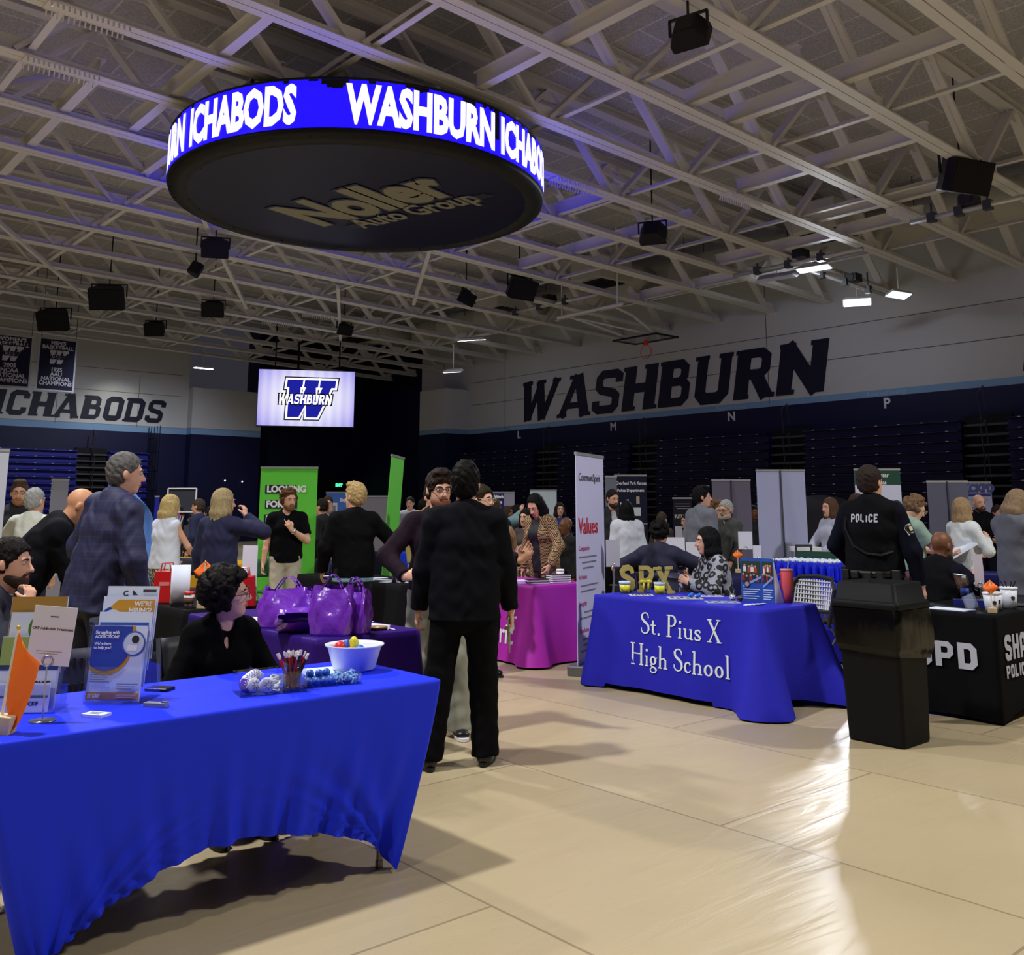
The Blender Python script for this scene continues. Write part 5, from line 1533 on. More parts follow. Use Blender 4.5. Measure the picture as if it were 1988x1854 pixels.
# police table: black stretch cloth
KX0, KX1, KY0, KY1 = 7.14, 8.95, 3.03, 3.78
BLKC = M((11, 12, 16), 0.75, spec=0.08)
def pol_off(sd, s, L, t, x, y):
    cx_, cy_ = (KX0 + KX1) / 2, (KY0 + KY1) / 2
    return (-(x - cx_) / (KX1 - KX0) * 2 * .02 * t + (.0), -(y - cy_) / (KY1 - KY0) * 2 * .015 * t)
pol = table_cloth('black fitted cloth with grey police lettering at the right edge', KX0, KX1, KY0, KY1, BLKC, pol_off, lambda sd, s: max(.015, (.10 if sd in (0, 2) else .03) * math.sin(math.pi * min(1, s)) ** .6), n=420, nv=24)
GRYL = M((176, 180, 196), .6)
def block(txt, hgt, w_):
    """octagonal block capitals"""
    t = .24
    G = {'S': [([(.62, .72), (.62, .86), (.52, .90), (.22, .90), (.12, .80), (.12, .62), (.20, .54), (.54, .46), (.62, .38), (.62, .20), (.52, .10), (.22, .10), (.12, .20), (.12, .30)], t)],
         'P': [([(.13, 0), (.13, 1)], t), ([(.1, .90), (.50, .90), (.61, .78), (.61, .56), (.50, .44), (.1, .44)], t * .9)],
         'D': [([(.13, .90), (.48, .90), (.61, .76), (.61, .24), (.48, .10), (.13, .10)], t, True)],
         'H': [([(.13, 0), (.13, 1)], t), ([(.61, 0), (.61, 1)], t), ([(.1, .5), (.6, .5)], t * .8)],
         'A': [([(.13, 0), (.13, .76), (.26, .90), (.48, .90), (.61, .76), (.61, 0)], t), ([(.1, .36), (.6, .36)], t * .8)],
         'W': [([(.1, 1), (.1, 0), (.37, .35), (.64, 0), (.64, 1)], t * .9)], 'N': [([(.13, 0), (.13, 1)], t), ([(.61, 0), (.61, 1)], t), ([(.13, .95), (.61, .05)], t)],
         'E': [([(.62, .90), (.13, .90), (.13, .10), (.62, .10)], t), ([(.13, .5), (.52, .5)], t * .8)], 'O': [([(.24, .90), (.50, .90), (.61, .78), (.61, .22), (.50, .10), (.24, .10), (.13, .22), (.13, .78)], t, True)],
         'L': [([(.13, 1), (.13, .10), (.62, .10)], t)], 'I': [([(.2, 0), (.2, 1)], t)], 'C': [([(.61, .68), (.61, .78), (.50, .90), (.24, .90), (.13, .78), (.13, .22), (.24, .10), (.50, .10), (.61, .22), (.61, .32)], t)],
         'T': [([(.37, 0), (.37, .95)], t), ([(.02, .90), (.72, .90)], t)], 'R': [([(.13, 0), (.13, 1)], t), ([(.1, .90), (.50, .90), (.61, .78), (.61, .58), (.50, .46), (.1, .46)], t * .9), ([(.4, .46), (.6, 0)], t)],
         'M': [([(.1, 0), (.1, .98), (.37, .5), (.64, .98), (.64, 0)], t * .9)], 'Y': [([(.1, 1), (.37, .5), (.37, 0)], t), ([(.64, 1), (.37, .5)], t)], ' ': []}
    st = []; x = 0
    for ch in txt:
        for q in G[ch]: st.append(([(px + x, py) for px, py in q[0]], q[1]) + tuple(q[2:]))
        x += .88 if ch not in 'I ' else .5
    k = w_ / x; mb = strokes_mb(st, .002 / hgt)
    mb.v = [((p[0] - x / 2) * k, p[1] * hgt, p[2] * hgt) for p in mb.v]
    return mb
place(block('SPD', .175, .50), plane_mat((KX0 - .002, 3.40, .36), (0, -1, 0), (0, 0, 1))).build('lettering', GRYL, pol)
place(block('SHAWNEE', .17, .90), plane_mat((KX0 + .56, KY0 - .002, .43), (1, 0, 0), (0, 0, 1))).build('lettering', GRYL, pol)
place(block('POLICE DEPARTMENT', .085, 1.15), plane_mat((KX0 + .68, KY0 - .002, .31), (1, 0, 0), (0, 0, 1))).build('lettering', GRYL, pol)
# further tables
def plain_table(lab, x0, x1, y0, y1, rgb, seed, hem=.02, rough=.75):
    return table_cloth(lab, x0, x1, y0, y1, M(rgb, rough, spec=.08), loose(.05, .02, .07, seed, 10), lambda sd, s: hem, n=200, nv=12)
plain_table('black cloth over the table left of the tilted green banner', 5.48, 6.1, 8.0, 10.1, (17, 17, 21), 2)
plain_table('mustard yellow cloth over the table behind the person in the sleeveless white top', 5.45, 6.25, 12.3, 14.6, (214, 162, 40), 4)
plain_table('black cloth over the table with the red bags', 2.95, 3.7, 7.1, 8.85, (18, 18, 22), 6)
plain_table('navy cloth over the table before the seated person in the navy suit', 8.62, 9.35, 6.25, 8.0, (26, 27, 66), 7)
plain_table('blue cloth over the table with the blue bottles', 8.8, 9.5, 4.12, 6.12, (38, 40, 186), 8)
plain_table('white cloth over the far table behind the person carrying the box', 13.9, 14.6, 6.9, 8.7, (210, 212, 222), 9)
plain_table('navy cloth over the far table behind the person in the white sweater', 11.3, 12.0, 4.0, 5.8, (30, 34, 90), 10)
plain_table('black cloth over the far table behind the dark green pullover', 11.6, 12.3, 8.0, 9.8, (18, 18, 24), 12)
plain_table('dark cloth over the far table left of the lying green chair', 8.6, 9.4, 14.2, 16.2, (24, 24, 34), 13)
plain_table('black cloth over the far table by the small hoop', 4.9, 5.6, 16.6, 18.6, (20, 20, 26), 14)
plain_table('blue cloth over the far table behind the person in the plum sweater', 9.5, 10.3, 12.2, 13.9, (30, 60, 200), 15)
plain_table('maroon cloth over the far table right of the blank white banner', 13.3, 14.0, 4.0, 5.4, (84, 22, 34), 16)
# ================================================================ bin with liner
bn = thing('waste_bin', 'tall square black waste bin with a plastic liner under its lid', 'bin', (6.19, 3.37, 0))
PL = M((21, 22, 25), .55, spec=.10, bump=.05, bscale=120)
def rsq(hx, hy, z, r=.03, k=5):
    out = []
    for cx_, cy_, a0 in ((hx - r, hy - r, 0), (-hx + r, hy - r, 90), (-hx + r, -hy + r, 180), (hx - r, -hy + r, 270)):
        for j in range(k + 1):
            a = math.radians(a0 + 90 * j / k); out.append((cx_ + r * math.cos(a), cy_ + r * math.sin(a), z))
    return out
def loft(rings, capb=True, capt=True):
    mb = MB(); n = len(rings[0])
    for r_ in rings: mb.v += r_
    for j in range(len(rings) - 1):
        for i in range(n):
            k = (i + 1) % n
            mb.f.append((j * n + i, j * n + k, (j + 1) * n + k, (j + 1) * n + i)); mb.m.append(0)
    if capb: mb.f.append(tuple(reversed(range(n)))); mb.m.append(0)
    if capt: mb.f.append(tuple((len(rings) - 1) * n + i for i in range(n))); mb.m.append(0)
    return mb
loft([rsq(.175, .19, 0), rsq(.18, .195, .02), rsq(.205, .215, .86), rsq(.212, .22, .865)]).build('body', PL, bn, True, bevel=0)
lid = loft([rsq(.222, .232, .845), rsq(.229, .238, .85), rsq(.229, .238, .885), rsq(.218, .227, .895), rsq(.208, .217, .90), rsq(.196, .204, 1.005), rsq(.19, .198, 1.012), rsq(.165, .172, 1.012), rsq(.15, .157, .93)], True, True).build('lid', PL, bn, True)
rn = random.Random(5)
rings = []
base_r = rsq(.231, .24, .84, .04, 10); nb = len(base_r)
for j in range(22):
    t = j / 21; z_ = .845 - .30 * t; rr = []
    for i, (x, y, _) in enumerate(base_r):
        a = math.atan2(y, x)
        pinch = 1 - .06 * t - .03 * (t > .9)
        fold = .012 * math.sin(a * 7 + 3 * t) * (t * (1.15 - t)) * 2.6 + .008 * math.sin(a * 17 - 3 * t + 1) * t * t + .005 * math.sin(a * 3 + 5 * t)
        bulge = .012 * math.sin(math.pi * min(1, t * 1.05))
        k = pinch + (fold + bulge) / .26
        rr.append((x * k, y * k, z_ + .02 * math.sin(a * 3 + 1) * t))
    rings.append(rr)
loft(list(reversed(rings)), False, False).build('bin_liner', M((6, 6, 7), .24, spec=.24, bump=.5, bscale=7, stretch=(1, 1, .45)), bn, True)
# ================================================================ roll-up banners
def rollup(lab, u, d, w_, h_, az, rgb, cat='banner', back=False, z0=.06, texts=(), blocks=(), group=None, pos=None, mat=None, top_bar=True):
    """stand-up banner: +y is its printed side; az turns the printed side (180 = towards the viewer)"""
    p = PD(u, 985, d) if pos is None else Vector((pos[0], pos[1], 0))
    t = thing('rollup_banner', lab, cat, (p.x, p.y, 0), heading(az), group)
    MB().box((0, -.02, .045), (w_ + .04, .16, .09)).build('base', M((120, 122, 128), .35, metal=.6), t, bevel=.012)
    m = MB(); m.box((0, 0, (z0 + h_) / 2), (w_, .006, h_ - z0)); m.build('printed_sheet', mat or M(rgb, .65, spec=.25), t)
    if top_bar: MB().box((0, 0, h_), (w_ + .01, .022, .028)).build('top_rail', M((190, 192, 198), .3, metal=.5), t)
    MB().tube([(0, -.05, .05), (0, -.03, h_ * .5), (0, -.012, h_)], .012, 6).build('support_pole', M((70, 72, 80), .4), t)
    f = plane_mat((0, .004, 0), (-1, 0, 0), (0, 0, 1))
    for (bx, bz, bw, bh, brgb) in blocks:
        place(MB().box((bx * w_, bz, .0005), (bw * w_, bh, .002)), f).build('print_block', M(brgb, .65), t)
    for tx in texts:
        s_, x_, z_, hgt, trgb = tx[:5]; kw = tx[5] if len(tx) > 5 else {}
        mb = text_mb(s_, hgt, kw.get('bold', .006), extrude=.0005, sx=kw.get('sx', 1), align=kw.get('align', 'LEFT'), line=kw.get('line', 1))
        mb.v = [(p[0] + x_ * w_, p[1] + z_, p[2] + .0025) for p in mb.v]
        place(mb, f).build('lettering', M(trgb, .65), t)
    return t
NVT = (18, 30, 62); WH = (240, 242, 248)
gt = rollup('bright green roll-up banner with a headline in navy boxes behind the black polo', 559, 13.0, .76, 2.03, 176, (104, 214, 74),
       blocks=[(-.14, 1.74, .54, .115, NVT), (-.12, 1.54, .56, .115, NVT), (-.04, 1.345, .74, .125, NVT), (-.2, 1.15, .42, .125, WH), (-.25, .72, .32, .125, WH)],
       texts=[('LOOKING', -.38, 1.74, .115, WH), ('FOR A', -.38, 1.54, .115, WH), ('FIGURE JOB?', -.38, 1.345, .115, WH, dict(sx=.86)), ('you\nyear', .28, .52, .07, NVT, dict(bold=.001)), ('+ Pos\n   nati', -.43, .06 + .2, .07, NVT, dict(bold=.001))])
# the same firm's banner seen on edge and tipped
e = rollup('narrow green banner seen almost edge-on, leaning beside the black table', 758, 11.9, .76, 2.12, 97, (104, 214, 74), pos=(6.62, 10.0))
e.rotation_euler = (math.radians(-3.5), 0, heading(95))
vb = rollup('tall narrow white banner with the red heading Values, left of the royal blue table', 1146, 9.35, .80, 2.0, 114, (206, 208, 246),
       texts=[('CommonSpirit', -.42, 1.78, .105, (60, 60, 70), dict(bold=0)), ('Values', -.44, 1.32, .21, (196, 40, 60), dict(bold=.003)), ('Compassion', -.44, 1.12, .06, (190, 40, 120), dict(bold=0)), ('Inclusion', -.44, .86, .06, (190, 40, 120), dict(bold=0)), ('Integrity', -.44, .62, .06, (190, 40, 120), dict(bold=0)), ('Excellence', -.44, .38, .06, (190, 40, 120), dict(bold=0))],
       blocks=[(-.12 + .04 * (i % 2), z_, .62 - .12 * (i % 3), .014, (120, 120, 140)) for i, z_ in enumerate((1.04, .99, .94, .78, .73, .54, .49, .30, .25, .20))])
rollup('blank back of a wide white roll-up banner with its dark pole, right of centre', 1518, 13.2, .66, 2.0, 2, (170, 176, 214))
rollup('grey-lilac banner back behind the dark green pullover', 1421, 15.5, .62, 1.93, 0, (112, 106, 128))
rollup('plain white banner behind the person in the tweed blazer', 1055, 20.0, .55, 1.85, 180, (206, 226, 240))
rollup('navy police recruiting banner behind the person in the white blouse', 1225, 16.2, .54, 2.03, 180, (20, 22, 52), texts=[('Overland Park Kansas', -.46, 1.90, .072, WH, dict(sx=.80, bold=.001)), ('Police Department', -.42, 1.78, .072, WH, dict(sx=.82, bold=.001)), ('INTEGRITY', -.05, 1.12, .075, (150, 150, 230), dict(sx=.6))],
       blocks=[(.15, 1.43, .30, .14, (206, 216, 224)), (.22, 1.62, .10, .12, (180, 170, 150)), (0, 1.23, 1.0, .015, (150, 150, 170)), (-.3, 1.55, .06, .06, WH), (-.1, 1.6, .06, .06, WH), (-.25, 1.42, .06, .06, WH)])
rollup('grey edge strip of a banner just left of the navy police banner', 1187, 15.8, .20, 2.0, 165, (120, 126, 142))
rollup('white and green health banner behind the standing person in police uniform', 1707, 13.4, .63, 2.02, 182, (206, 212, 238), blocks=[(0, 1.92, 1.0, .22, (16, 70, 56))], texts=[('Health Center', -.42, 1.94, .085, WH, dict(sx=.85, bold=.001)), ('of Kansas', -.20, 1.84, .075, WH, dict(sx=.85, bold=.001)), ('NOW', .02, 1.52, .19, (24, 60, 74)), ('hiring', .12, 1.24, .16, (24, 60, 74))])
rollup('dark grey banner back left of the police crest banner', 1842, 13.6, .56, 1.86, 4, (92, 94, 116))
rollup('pale grey police banner with blue letters at the right, behind a person in a vest', 1890, 15.6, .63, 1.90, 178, (158, 164, 206), blocks=[(.12, 1.70, .72, .045, (40, 50, 120)), (.1, 1.62, .6, .01, (90, 90, 120)), (-.34, 1.80, .16, .18, (110, 116, 160))], texts=[('KCKPD', -.24, 1.80, .165, (70, 78, 140), dict(sx=.95, bold=.014))])
rollup('blue banner with two small portraits, left of the black overshirt', 660, 21.0, .62, 1.82, 180, (74, 120, 216), blocks=[(-.3, 1.45, .42, .3, (214, 220, 236)), (-.36, 1.42, .12, .2, (90, 70, 60)), (-.2, 1.44, .12, .2, (60, 50, 50))], texts=[('Explore', .0, 1.66, .10, WH, dict(sx=.8))])
rollup('pale grey low banner wall left of the plum sweater', 738, 19.5, .78, 1.72, 180, (124, 122, 132))
rollup('blue and grey banner with a smiling face, right of the black suit', 978, 18.5, .41, 1.78, 180, (150, 150, 166), blocks=[(-.24, 1.60, .5, .35, (22, 26, 96)), (.18, 1.38, .38, .30, (70, 52, 42)), (.18, 1.36, .22, .2, (190, 140, 116)), (.18, 1.12, .5, .22, (220, 216, 220))], texts=[('Work', -.44, 1.70, .07, WH), ('Here', -.44, 1.60, .07, WH)])
rollup('grey career banner at the left behind the sleeveless white top', 333, 19.0, .36, 1.68, 176, (112, 122, 176), texts=[('CAREER', -.45, 1.56, .09, (16, 16, 30), dict(sx=.75))], blocks=[(.2, 1.3, .3, .2, (40, 60, 130))])
rollup('narrow royal blue banner strip left of the grey career banner', 304, 18.0, .075, 1.70, 176, (30, 40, 170))
rollup('pale banner edge standing behind the person in the cream fleece', 113, 12.4, .20, 1.85, 150, (150, 154, 176))
rollup('white banner edge cut off by the left side of the photo', -17, 9.0, .22, 2.03, 165, (176, 182, 200))
rollup('black recruiting banner with a round emblem, left of the person in the grey pullover', 1325, 17.0, .34, 1.66, 180, (22, 22, 36), texts=[('FUTURE', -.42, 1.34, .085, (190, 180, 170), dict(sx=.75))], blocks=[(0, 1.56, .8, .01, (150, 146, 150)), (0, 1.52, .8, .01, (150, 146, 150)), (0, 1.48, .6, .01, (150, 146, 150))])
# curved dark backdrop
bd = thing('curved_backdrop', 'dark curved display wall with a round emblem, right of the blank white banner', 'backdrop', PD(1592, 985, 17.5).xy.to_3d(), heading(180))
m = MB(); m.grid(lambda a, b: (-.55 + 1.1 * a, -.3 + .35 * math.cos((a - .5) * 2.2), (1.40 + .32 * math.sin(math.pi * (.25 + .5 * a))) * b), 20, 6)
m.build('printed_skin', M((26, 24, 36), .7), bd, True, solid=.02)
place(MB().lathe([(.16, 0), (.16, .006), (.12, .006), (.12, 0)], seg=24), plane_mat((-.2, .06, 1.2), (-1, 0, 0), (0, 0, 1))).build('round_emblem', M((96, 92, 110), .6), bd)
# feather flag
ff = thing('feather_flag', 'light blue feather flag behind the person in the plaid suit', 'flag', PD(262, 985, 11.2).xy.to_3d(), heading(-6))
m = MB()
def feather(a, b):
    wv = .44 * (1 - max(0, (b - .72) / .28) ** 2.2 * .85)
    x = -.30 + wv * a * 1.25 + .04 * math.sin(b * 7) * a
    return (x, .05 * math.sin(a * 5 + b * 6), .25 + 1.72 * b - .25 * a * a * (b > .5) * b)
m.grid(feather, 10, 30); m.build('flag_cloth', M((92, 140, 224), .7), ff, True, solid=.003)
MB().tube([(-.31, 0, 0), (-.31, 0, 1.6), (-.29, 0, 1.98)], .014, 8).build('pole', M((190, 194, 200), .3, metal=.4), ff)
MB().box((-.2, 0, .015), (.5, .4, .03)).build('base', M((40, 40, 44), .5), ff)
place(MB().box((0, 0, 0), (.12, .16, .004)), plane_mat((0.0, .075, 1.12), (-1, 0, 0), (0, 0, 1))).build('flag_mark', M((230, 200, 70), .6), ff)
# ================================================================ things on the tables
ACRY = M((225, 232, 245), .06, trans=.92, alpha=.55, spec=.5)
def clear_mat():
    m = bpy.data.materials.new('clear_acrylic'); m.use_nodes = True; nt = m.node_tree
    nt.nodes.remove(nt.nodes['Principled BSDF'])
    tr = nt.nodes.new('ShaderNodeBsdfTransparent'); tr.inputs[0].default_value = (.94, .96, 1, 1)
    gl = nt.nodes.new('ShaderNodeBsdfGlossy'); gl.inputs['Roughness'].default_value = .05
    fr = nt.nodes.new('ShaderNodeLayerWeight'); fr.inputs[0].default_value = .25
    mx = nt.nodes.new('ShaderNodeMixShader'); out = nt.nodes['Material Output']
    ad = nt.nodes.new('ShaderNodeMath'); ad.operation = 'MULTIPLY_ADD'; ad.inputs[1].default_value = .30; ad.inputs[2].default_value = .03
    nt.links.new(fr.outputs['Facing'], ad.inputs[0]); nt.links.new(ad.outputs[0], mx.inputs[0]); nt.links.new(tr.outputs[0], mx.inputs[1]); nt.links.new(gl.outputs[0], mx.inputs[2])
    nt.links.new(mx.outputs[0], out.inputs[0])
    return m
CLEAR = clear_mat()
PAPER = M((216, 226, 246), .6, spec=.3)
ID = ((1, 0, 0), (0, 0, 1))
def disc(r, th=.0008, n=28):
    return MB().prism([(r * math.cos(2 * math.pi * i / n), r * math.sin(2 * math.pi * i / n)) for i in range(n)], th)
def face_mat(x, z, y=-.001, tilt=0.0):
    """a plane that looks towards -y of its thing"""
    return plane_mat((x, y, z), (1, 0, 0), (0, 0, 1))
def put(t, name, mb, rgb, x, z, y, rough=.6, mat=None):
    return place(mb, face_mat(x, z, y)).build(name, mat or M(rgb, rough), t)
def bars(rows, w_, x, z, dz, th=.0022, rgb=(120, 128, 150)):
    mb = MB()
    for i in range(rows):
        L = w_ * (1 - .35 * ((i * 7) % 5) / 5); mb.box((x - w_ / 2 + L / 2, z - i * dz, 0), (L, th, .0006))
    return mb
def lean_all(t, deg):
    t.rotation_euler = (math.radians(deg), 0, t.rotation_euler[2])
VIEW = lambda az=0: heading(az)
# ---- leaflet rack on the blue table
p = PZ(235, 1362, TZ)
rk = thing('leaflet_rack', 'tall clear tiered rack of leaflets on the bright blue table', 'rack', (p.x - .02, p.y + .0, TZ), VIEW(4))
m = MB()
m.box((-.113, .05, .16), (.004, .17, .32)); m.box((.113, .05, .115), (.004, .17, .23)); m.box((0, .06, .003), (.23, .19, .006))
for k, (y, z0) in enumerate(((-.035, .0), (.0, .06), (.035, .12), (.07, .17))): m.box((0, y - .012, z0 + .07), (.222, .003, .14))
m.build('rack_shell', CLEAR, rk)
def leaflet(lab, t0, x, y, z, w_, h_, fill, group='leaflets in the clear rack', tilt=-8):
    t = thing('leaflet', lab, 'leaflet', (0, 0, 0), 0, group)
    t.matrix_world = Matrix.Translation(t0.location) @ Matrix.Rotation(t0.rotation_euler[2], 4, 'Z') @ Matrix.Translation((x, y, z)) @ Matrix.Rotation(math.radians(tilt), 4, 'X')
    MB().box((0, .003, h_ / 2), (w_, .006, h_)).build('sheet', PAPER, t)
    fill(t); return t
GOLD, DB = (204, 148, 44), (36, 62, 160)
def f_front(t):
    y = -.0012
    for r_, rgb, zc_, yy in ((.102, GOLD, .194, y), (.095, DB, .203, y - .001)):
        d_ = disc(r_); d_.v = [(min(.107, max(-.107, p[0] - .045)), min(.279 - zc_, p[1]), p[2]) for p in d_.v]; put(t, 'print_block', d_, rgb, 0, zc_, yy)
    put(t, 'print_block', MB().box((0, 0, 0), (.155, .075, .001)), DB, -.028, .239, y - .001)
    put(t, 'print_block', MB().box((0, 0, 0), (.02, .03, .001)), GOLD, .052, .262, y)
    put(t, 'portrait_photo', disc(.047), (64, 92, 180), .062, .212, y - .002); put(t, 'portrait_photo', disc(.041), (196, 208, 222), .062, .212, y - .003)
    put(t, 'portrait_photo', disc(.015), (40, 30, 28), .068, .228, y - .004); put(t, 'portrait_photo', MB().box((0, 0, 0), (.04, .02, .001)), (232, 230, 232), .058, .196, y - .004)
    put(t, 'lettering', text_mb('Struggling with\nADDICTION?', .0165, .0004, extrude=.0003, align='LEFT'), WH, -.098, .245, y - .003)
    put(t, 'lettering', text_mb("We're here\nto help you!", .0145, .0003, extrude=.0003, align='LEFT'), WH, -.098, .203, y - .003)
    put(t, 'text_lines', bars(9, .085, 0, 0, .0085), (120, 128, 150), -.055, .138, y - .001)
    put(t, 'text_lines', bars(3, .085, 0, 0, .009), (120, 128, 150), .055, .062, y - .001)
    put(t, 'print_block', MB().box((0, 0, 0), (.212, .026, .001)), GOLD, 0, .018, y - .001)
    put(t, 'lettering', text_mb('CKF', .016, .0006, extrude=.0003, align='LEFT'), WH, -.078, .017, y - .003)
    st = MB()
    for k in range(8):
        a = math.pi * k / 4; st.bar((.003 * math.cos(a), .003 * math.sin(a), 0), (.009 * math.cos(a), .009 * math.sin(a), 0), .0022, .0008)
    put(t, 'star_mark', st, WH, -.091, .017, y - .003)
    put(t, 'text_lines', bars(2, .08, 0, 0, .009), (240, 236, 220), .055, .022, y - .003)
leaflet('front leaflet of the clear rack, blue and gold, about addiction', rk, 0, -.038, .012, .216, .280, f_front)
def f_hir(t):
    put(t, 'print_block', MB().prism([(-.075, 0), (-.045, -.028), (.108, -.028), (.108, .028), (-.045, .028)], .001), GOLD, 0, .238, -.002)
    put(t, 'print_block', disc(.052), DB, -.062, .188, -.0015); put(t, 'print_block', disc(.044), (216, 226, 246), -.062, .184, -.0026)
    put(t, 'lettering', text_mb("WE'RE\nHIRING!", .026, .0008, extrude=.0003, align='RIGHT'), WH, .098, .237, -.004)
def f_mid(t):
    put(t, 'print_block', MB().box((0, 0, 0), (.2, .05, .001)), (52, 92, 190), 0, .215, -.002)
    put(t, 'text_lines', bars(2, .16, 0, 0, .014, .005), (220, 228, 240), 0, .224, -.0035)
def f_back(t):
    put(t, 'print_block', MB().box((0, 0, 0), (.055, .01, .001)), (70, 60, 66), .07, .262, -.002)
    put(t, 'lettering', text_mb('C', .03, .0008, extrude=.0003), (24, 34, 70), -.03, .25, -.002)
    put(t, 'print_block', MB().prism([(0, 0), (.022, 0), (.0, .02)], .001), (24, 40, 84), .0, .245, -.002)
leaflet('second leaflet of the clear rack, mostly hidden white and blue', rk, .0, -.004, .06, .216, .280, f_mid)
leaflet('third leaflet of the clear rack, gold hiring headline', rk, -.003, .028, .118, .216, .280, f_hir)
leaflet('rearmost leaflet of the clear rack, white, standing highest', rk, -.006, .062, .155, .214, .280, f_back)
# ---- brochure holder at the left
p = PZ(48, 1385, TZ)
bh = thing('brochure_holder', 'clear brochure holder at the left end of the bright blue table', 'holder', (p.x, p.y + .02, TZ), VIEW(-4))
m = MB(); m.box((0, -.02, .05), (.235, .003, .10)); m.box((.117, .04, .10), (.003, .12, .20)); m.box((0, .05, .003), (.235, .16, .006)); m.box((0, .09, .15), (.235, .003, .3)); m.build('holder_shell', CLEAR, bh)
def f_ckf(t):
    put(t, 'lettering', text_mb('CKF', .038, .0004, extrude=.0003), (24, 44, 80), .05, .085, -.003); put(t, 'print_block', MB().box((0, 0, 0), (.216, .018, .001)), (40, 66, 110), 0, .148, -.002)
    put(t, 'print_block', MB().box((0, 0, 0), (.216, .10, .001)), (150, 176, 96), 0, .208, -.002); put(t, 'text_lines', bars(3, .15, 0, 0, .01), (140, 150, 160), 0, .05, -.002)
def f_wheat(t):
    put(t, 'print_block', MB().box((0, 0, 0), (.206, .20, .001)), (172, 132, 60), 0, .18, -.002); put(t, 'print_block', MB().box((0, 0, 0), (.206, .05, .001)), (110, 84, 40), 0, .19, -.003)
def f_green(t):
    put(t, 'print_block', disc(.06), (74, 120, 50), .03, .21, -.002); put(t, 'print_block', MB().box((0, 0, 0), (.05, .09, .001)), (226, 214, 60), .02, .17, -.003)
def f_low(t):
    put(t, 'lettering', text_mb('CKF', .02, .0004, extrude=.0003), (24, 44, 80), .05, .03, -.003); put(t, 'print_block', MB().box((0, 0, 0), (.20, .008, .001)), (60, 100, 130), 0, .055, -.002)
g = 'brochures in the left clear holder'
leaflet('lowest front brochure of the left holder, pale blue', bh, -.01, -.024, .005, .21, .10, f_low, g, -6)
leaflet('brochure with large navy letters and a green photo, left holder', bh, 0, .0, .01, .216, .26, f_ckf, g, -6)
leaflet('white brochure with a green tree picture, left holder', bh, .0, .035, .085, .20, .27, f_green, g, -6)
leaflet('brochure with a golden wheat field photo, rearmost in the left holder', bh, -.01, .065, .13, .21, .28, f_wheat, g, -6)
# ---- sign clip with a white card
def sign_clip(lab, pos, az, w_, h_, z_, tilt=0, rgb=(222, 224, 240), txt=None, group=None, pole=.26, roll=0):
    t = thing('sign_holder', lab, 'sign holder', pos, VIEW(az), group)
    MB().lathe([(.045, 0), (.045, .004), (.012, .008)], seg=24).build('base', M((150, 150, 156), .3, metal=.8), t, True)
    m = MB(); m.tube([(0, 0, .004), (0, 0, z_)], .0028, 6); m.tube([(.018 * math.cos(a), 0, z_ + .02 + .018 * math.sin(a)) for a in [2 * math.pi * i / 16 - math.pi / 2 for i in range(17)]], .0028, 6)
    m.build('wire_stem', M((190, 190, 198), .25, metal=.8), t)
    c = MB(); c.box((0, .004, z_ + .005 + h_ / 2), (w_, .003, h_)); R = Matrix.Translation((0, 0, z_ + .02)) @ Matrix.Rotation(math.radians(roll), 4, 'Y') @ Matrix.Translation((0, 0, -z_ - .02))
    place(c, R).build('card', M(rgb, .6), t)
    if txt:
        q = text_mb(txt, .0135, .0002, extrude=.0003); place(place(q, face_mat(0, z_ + h_ * .64, .0018)), R).build('lettering', M((50, 52, 64), .6), t)
        q = bars(2, .09, 0, 0, .008, .0014); place(place(q, face_mat(0, z_ + h_ * .26, .0018)), R).build('text_lines', M((130, 130, 146), .6), t)
        q = MB().box((0, 0, 0), (.03, .004, .0006)); place(place(q, face_mat(0, z_ + h_ * .85, .0018)), R).build('text_lines', M((90, 90, 100), .6), t)
    return t
p = PZ(82, 1400, TZ)
sign_clip('wire sign holder with a tilted white card, by the orange flag', p, -6, .150, .205, .185, txt='CKF Addiction Treatment', roll=5)
# ---- orange flags on wooden blocks
def desk_flag(lab, pos, az, s=1.0, sweep=1.0, block=True, diamond=False, pole_h=.36):
    t = thing('desk_flag', lab, 'flag', pos, VIEW(az), 'small orange flags on the tables')
    MB().box((0, 0, .03 * s), (.09 * s, .06 * s, .06 * s)).build('block', M((206, 184, 146), .6, var=.15, vscale=30), t, bevel=.003)
    MB().tube([(0, 0, .05 * s), (0, 0, pole_h * s)], .0055 * s, 8).build('pole', M((226, 220, 214), .4), t)
    MB().ball((0, 0, pole_h * s), .008 * s).build('finial', M((214, 180, 90), .3, metal=.5), t)
    m = MB()
    if diamond:
        q = .085 * s; m.add([(0, -.002, pole_h * s - 2 * q + .01), (q * 1.1, -.004, pole_h * s - q), (0, 0, pole_h * s + .005), (-q * .95, .004, pole_h * s - q * .95)], [(0, 1, 2, 3)])
        m = MB().grid(lambda a, b: (q * (a - b) * 1.05, .008 * math.sin(5 * a + 3 * b), pole_h * s + .01 - q * (a + b)), 8, 8)
    else:
        m.grid(lambda a, b: (a * .085 * s * (1 - .35 * b) * (1.0 if b < .75 else 1 - (b - .75) * 1.5), -.03 * s * math.sin(a * 4 + b * 3) * a, pole_h * s - .01 - .22 * s * b * (1 + .25 * a) - .10 * a * s * (1 - .2 * b)), 12, 12)
    m.build('flag_cloth', M((255, 122, 36), .65), t, True, solid=.0015)
    return t
p = PZ(-6, 1424, TZ)
f = desk_flag('orange desk flag on a wooden block, cut by the left edge of the blue table', (p.x + .005, p.y - .0, TZ), 8, 1.0, pole_h=.345)
f.rotation_euler = (0, math.radians(6), VIEW(0))
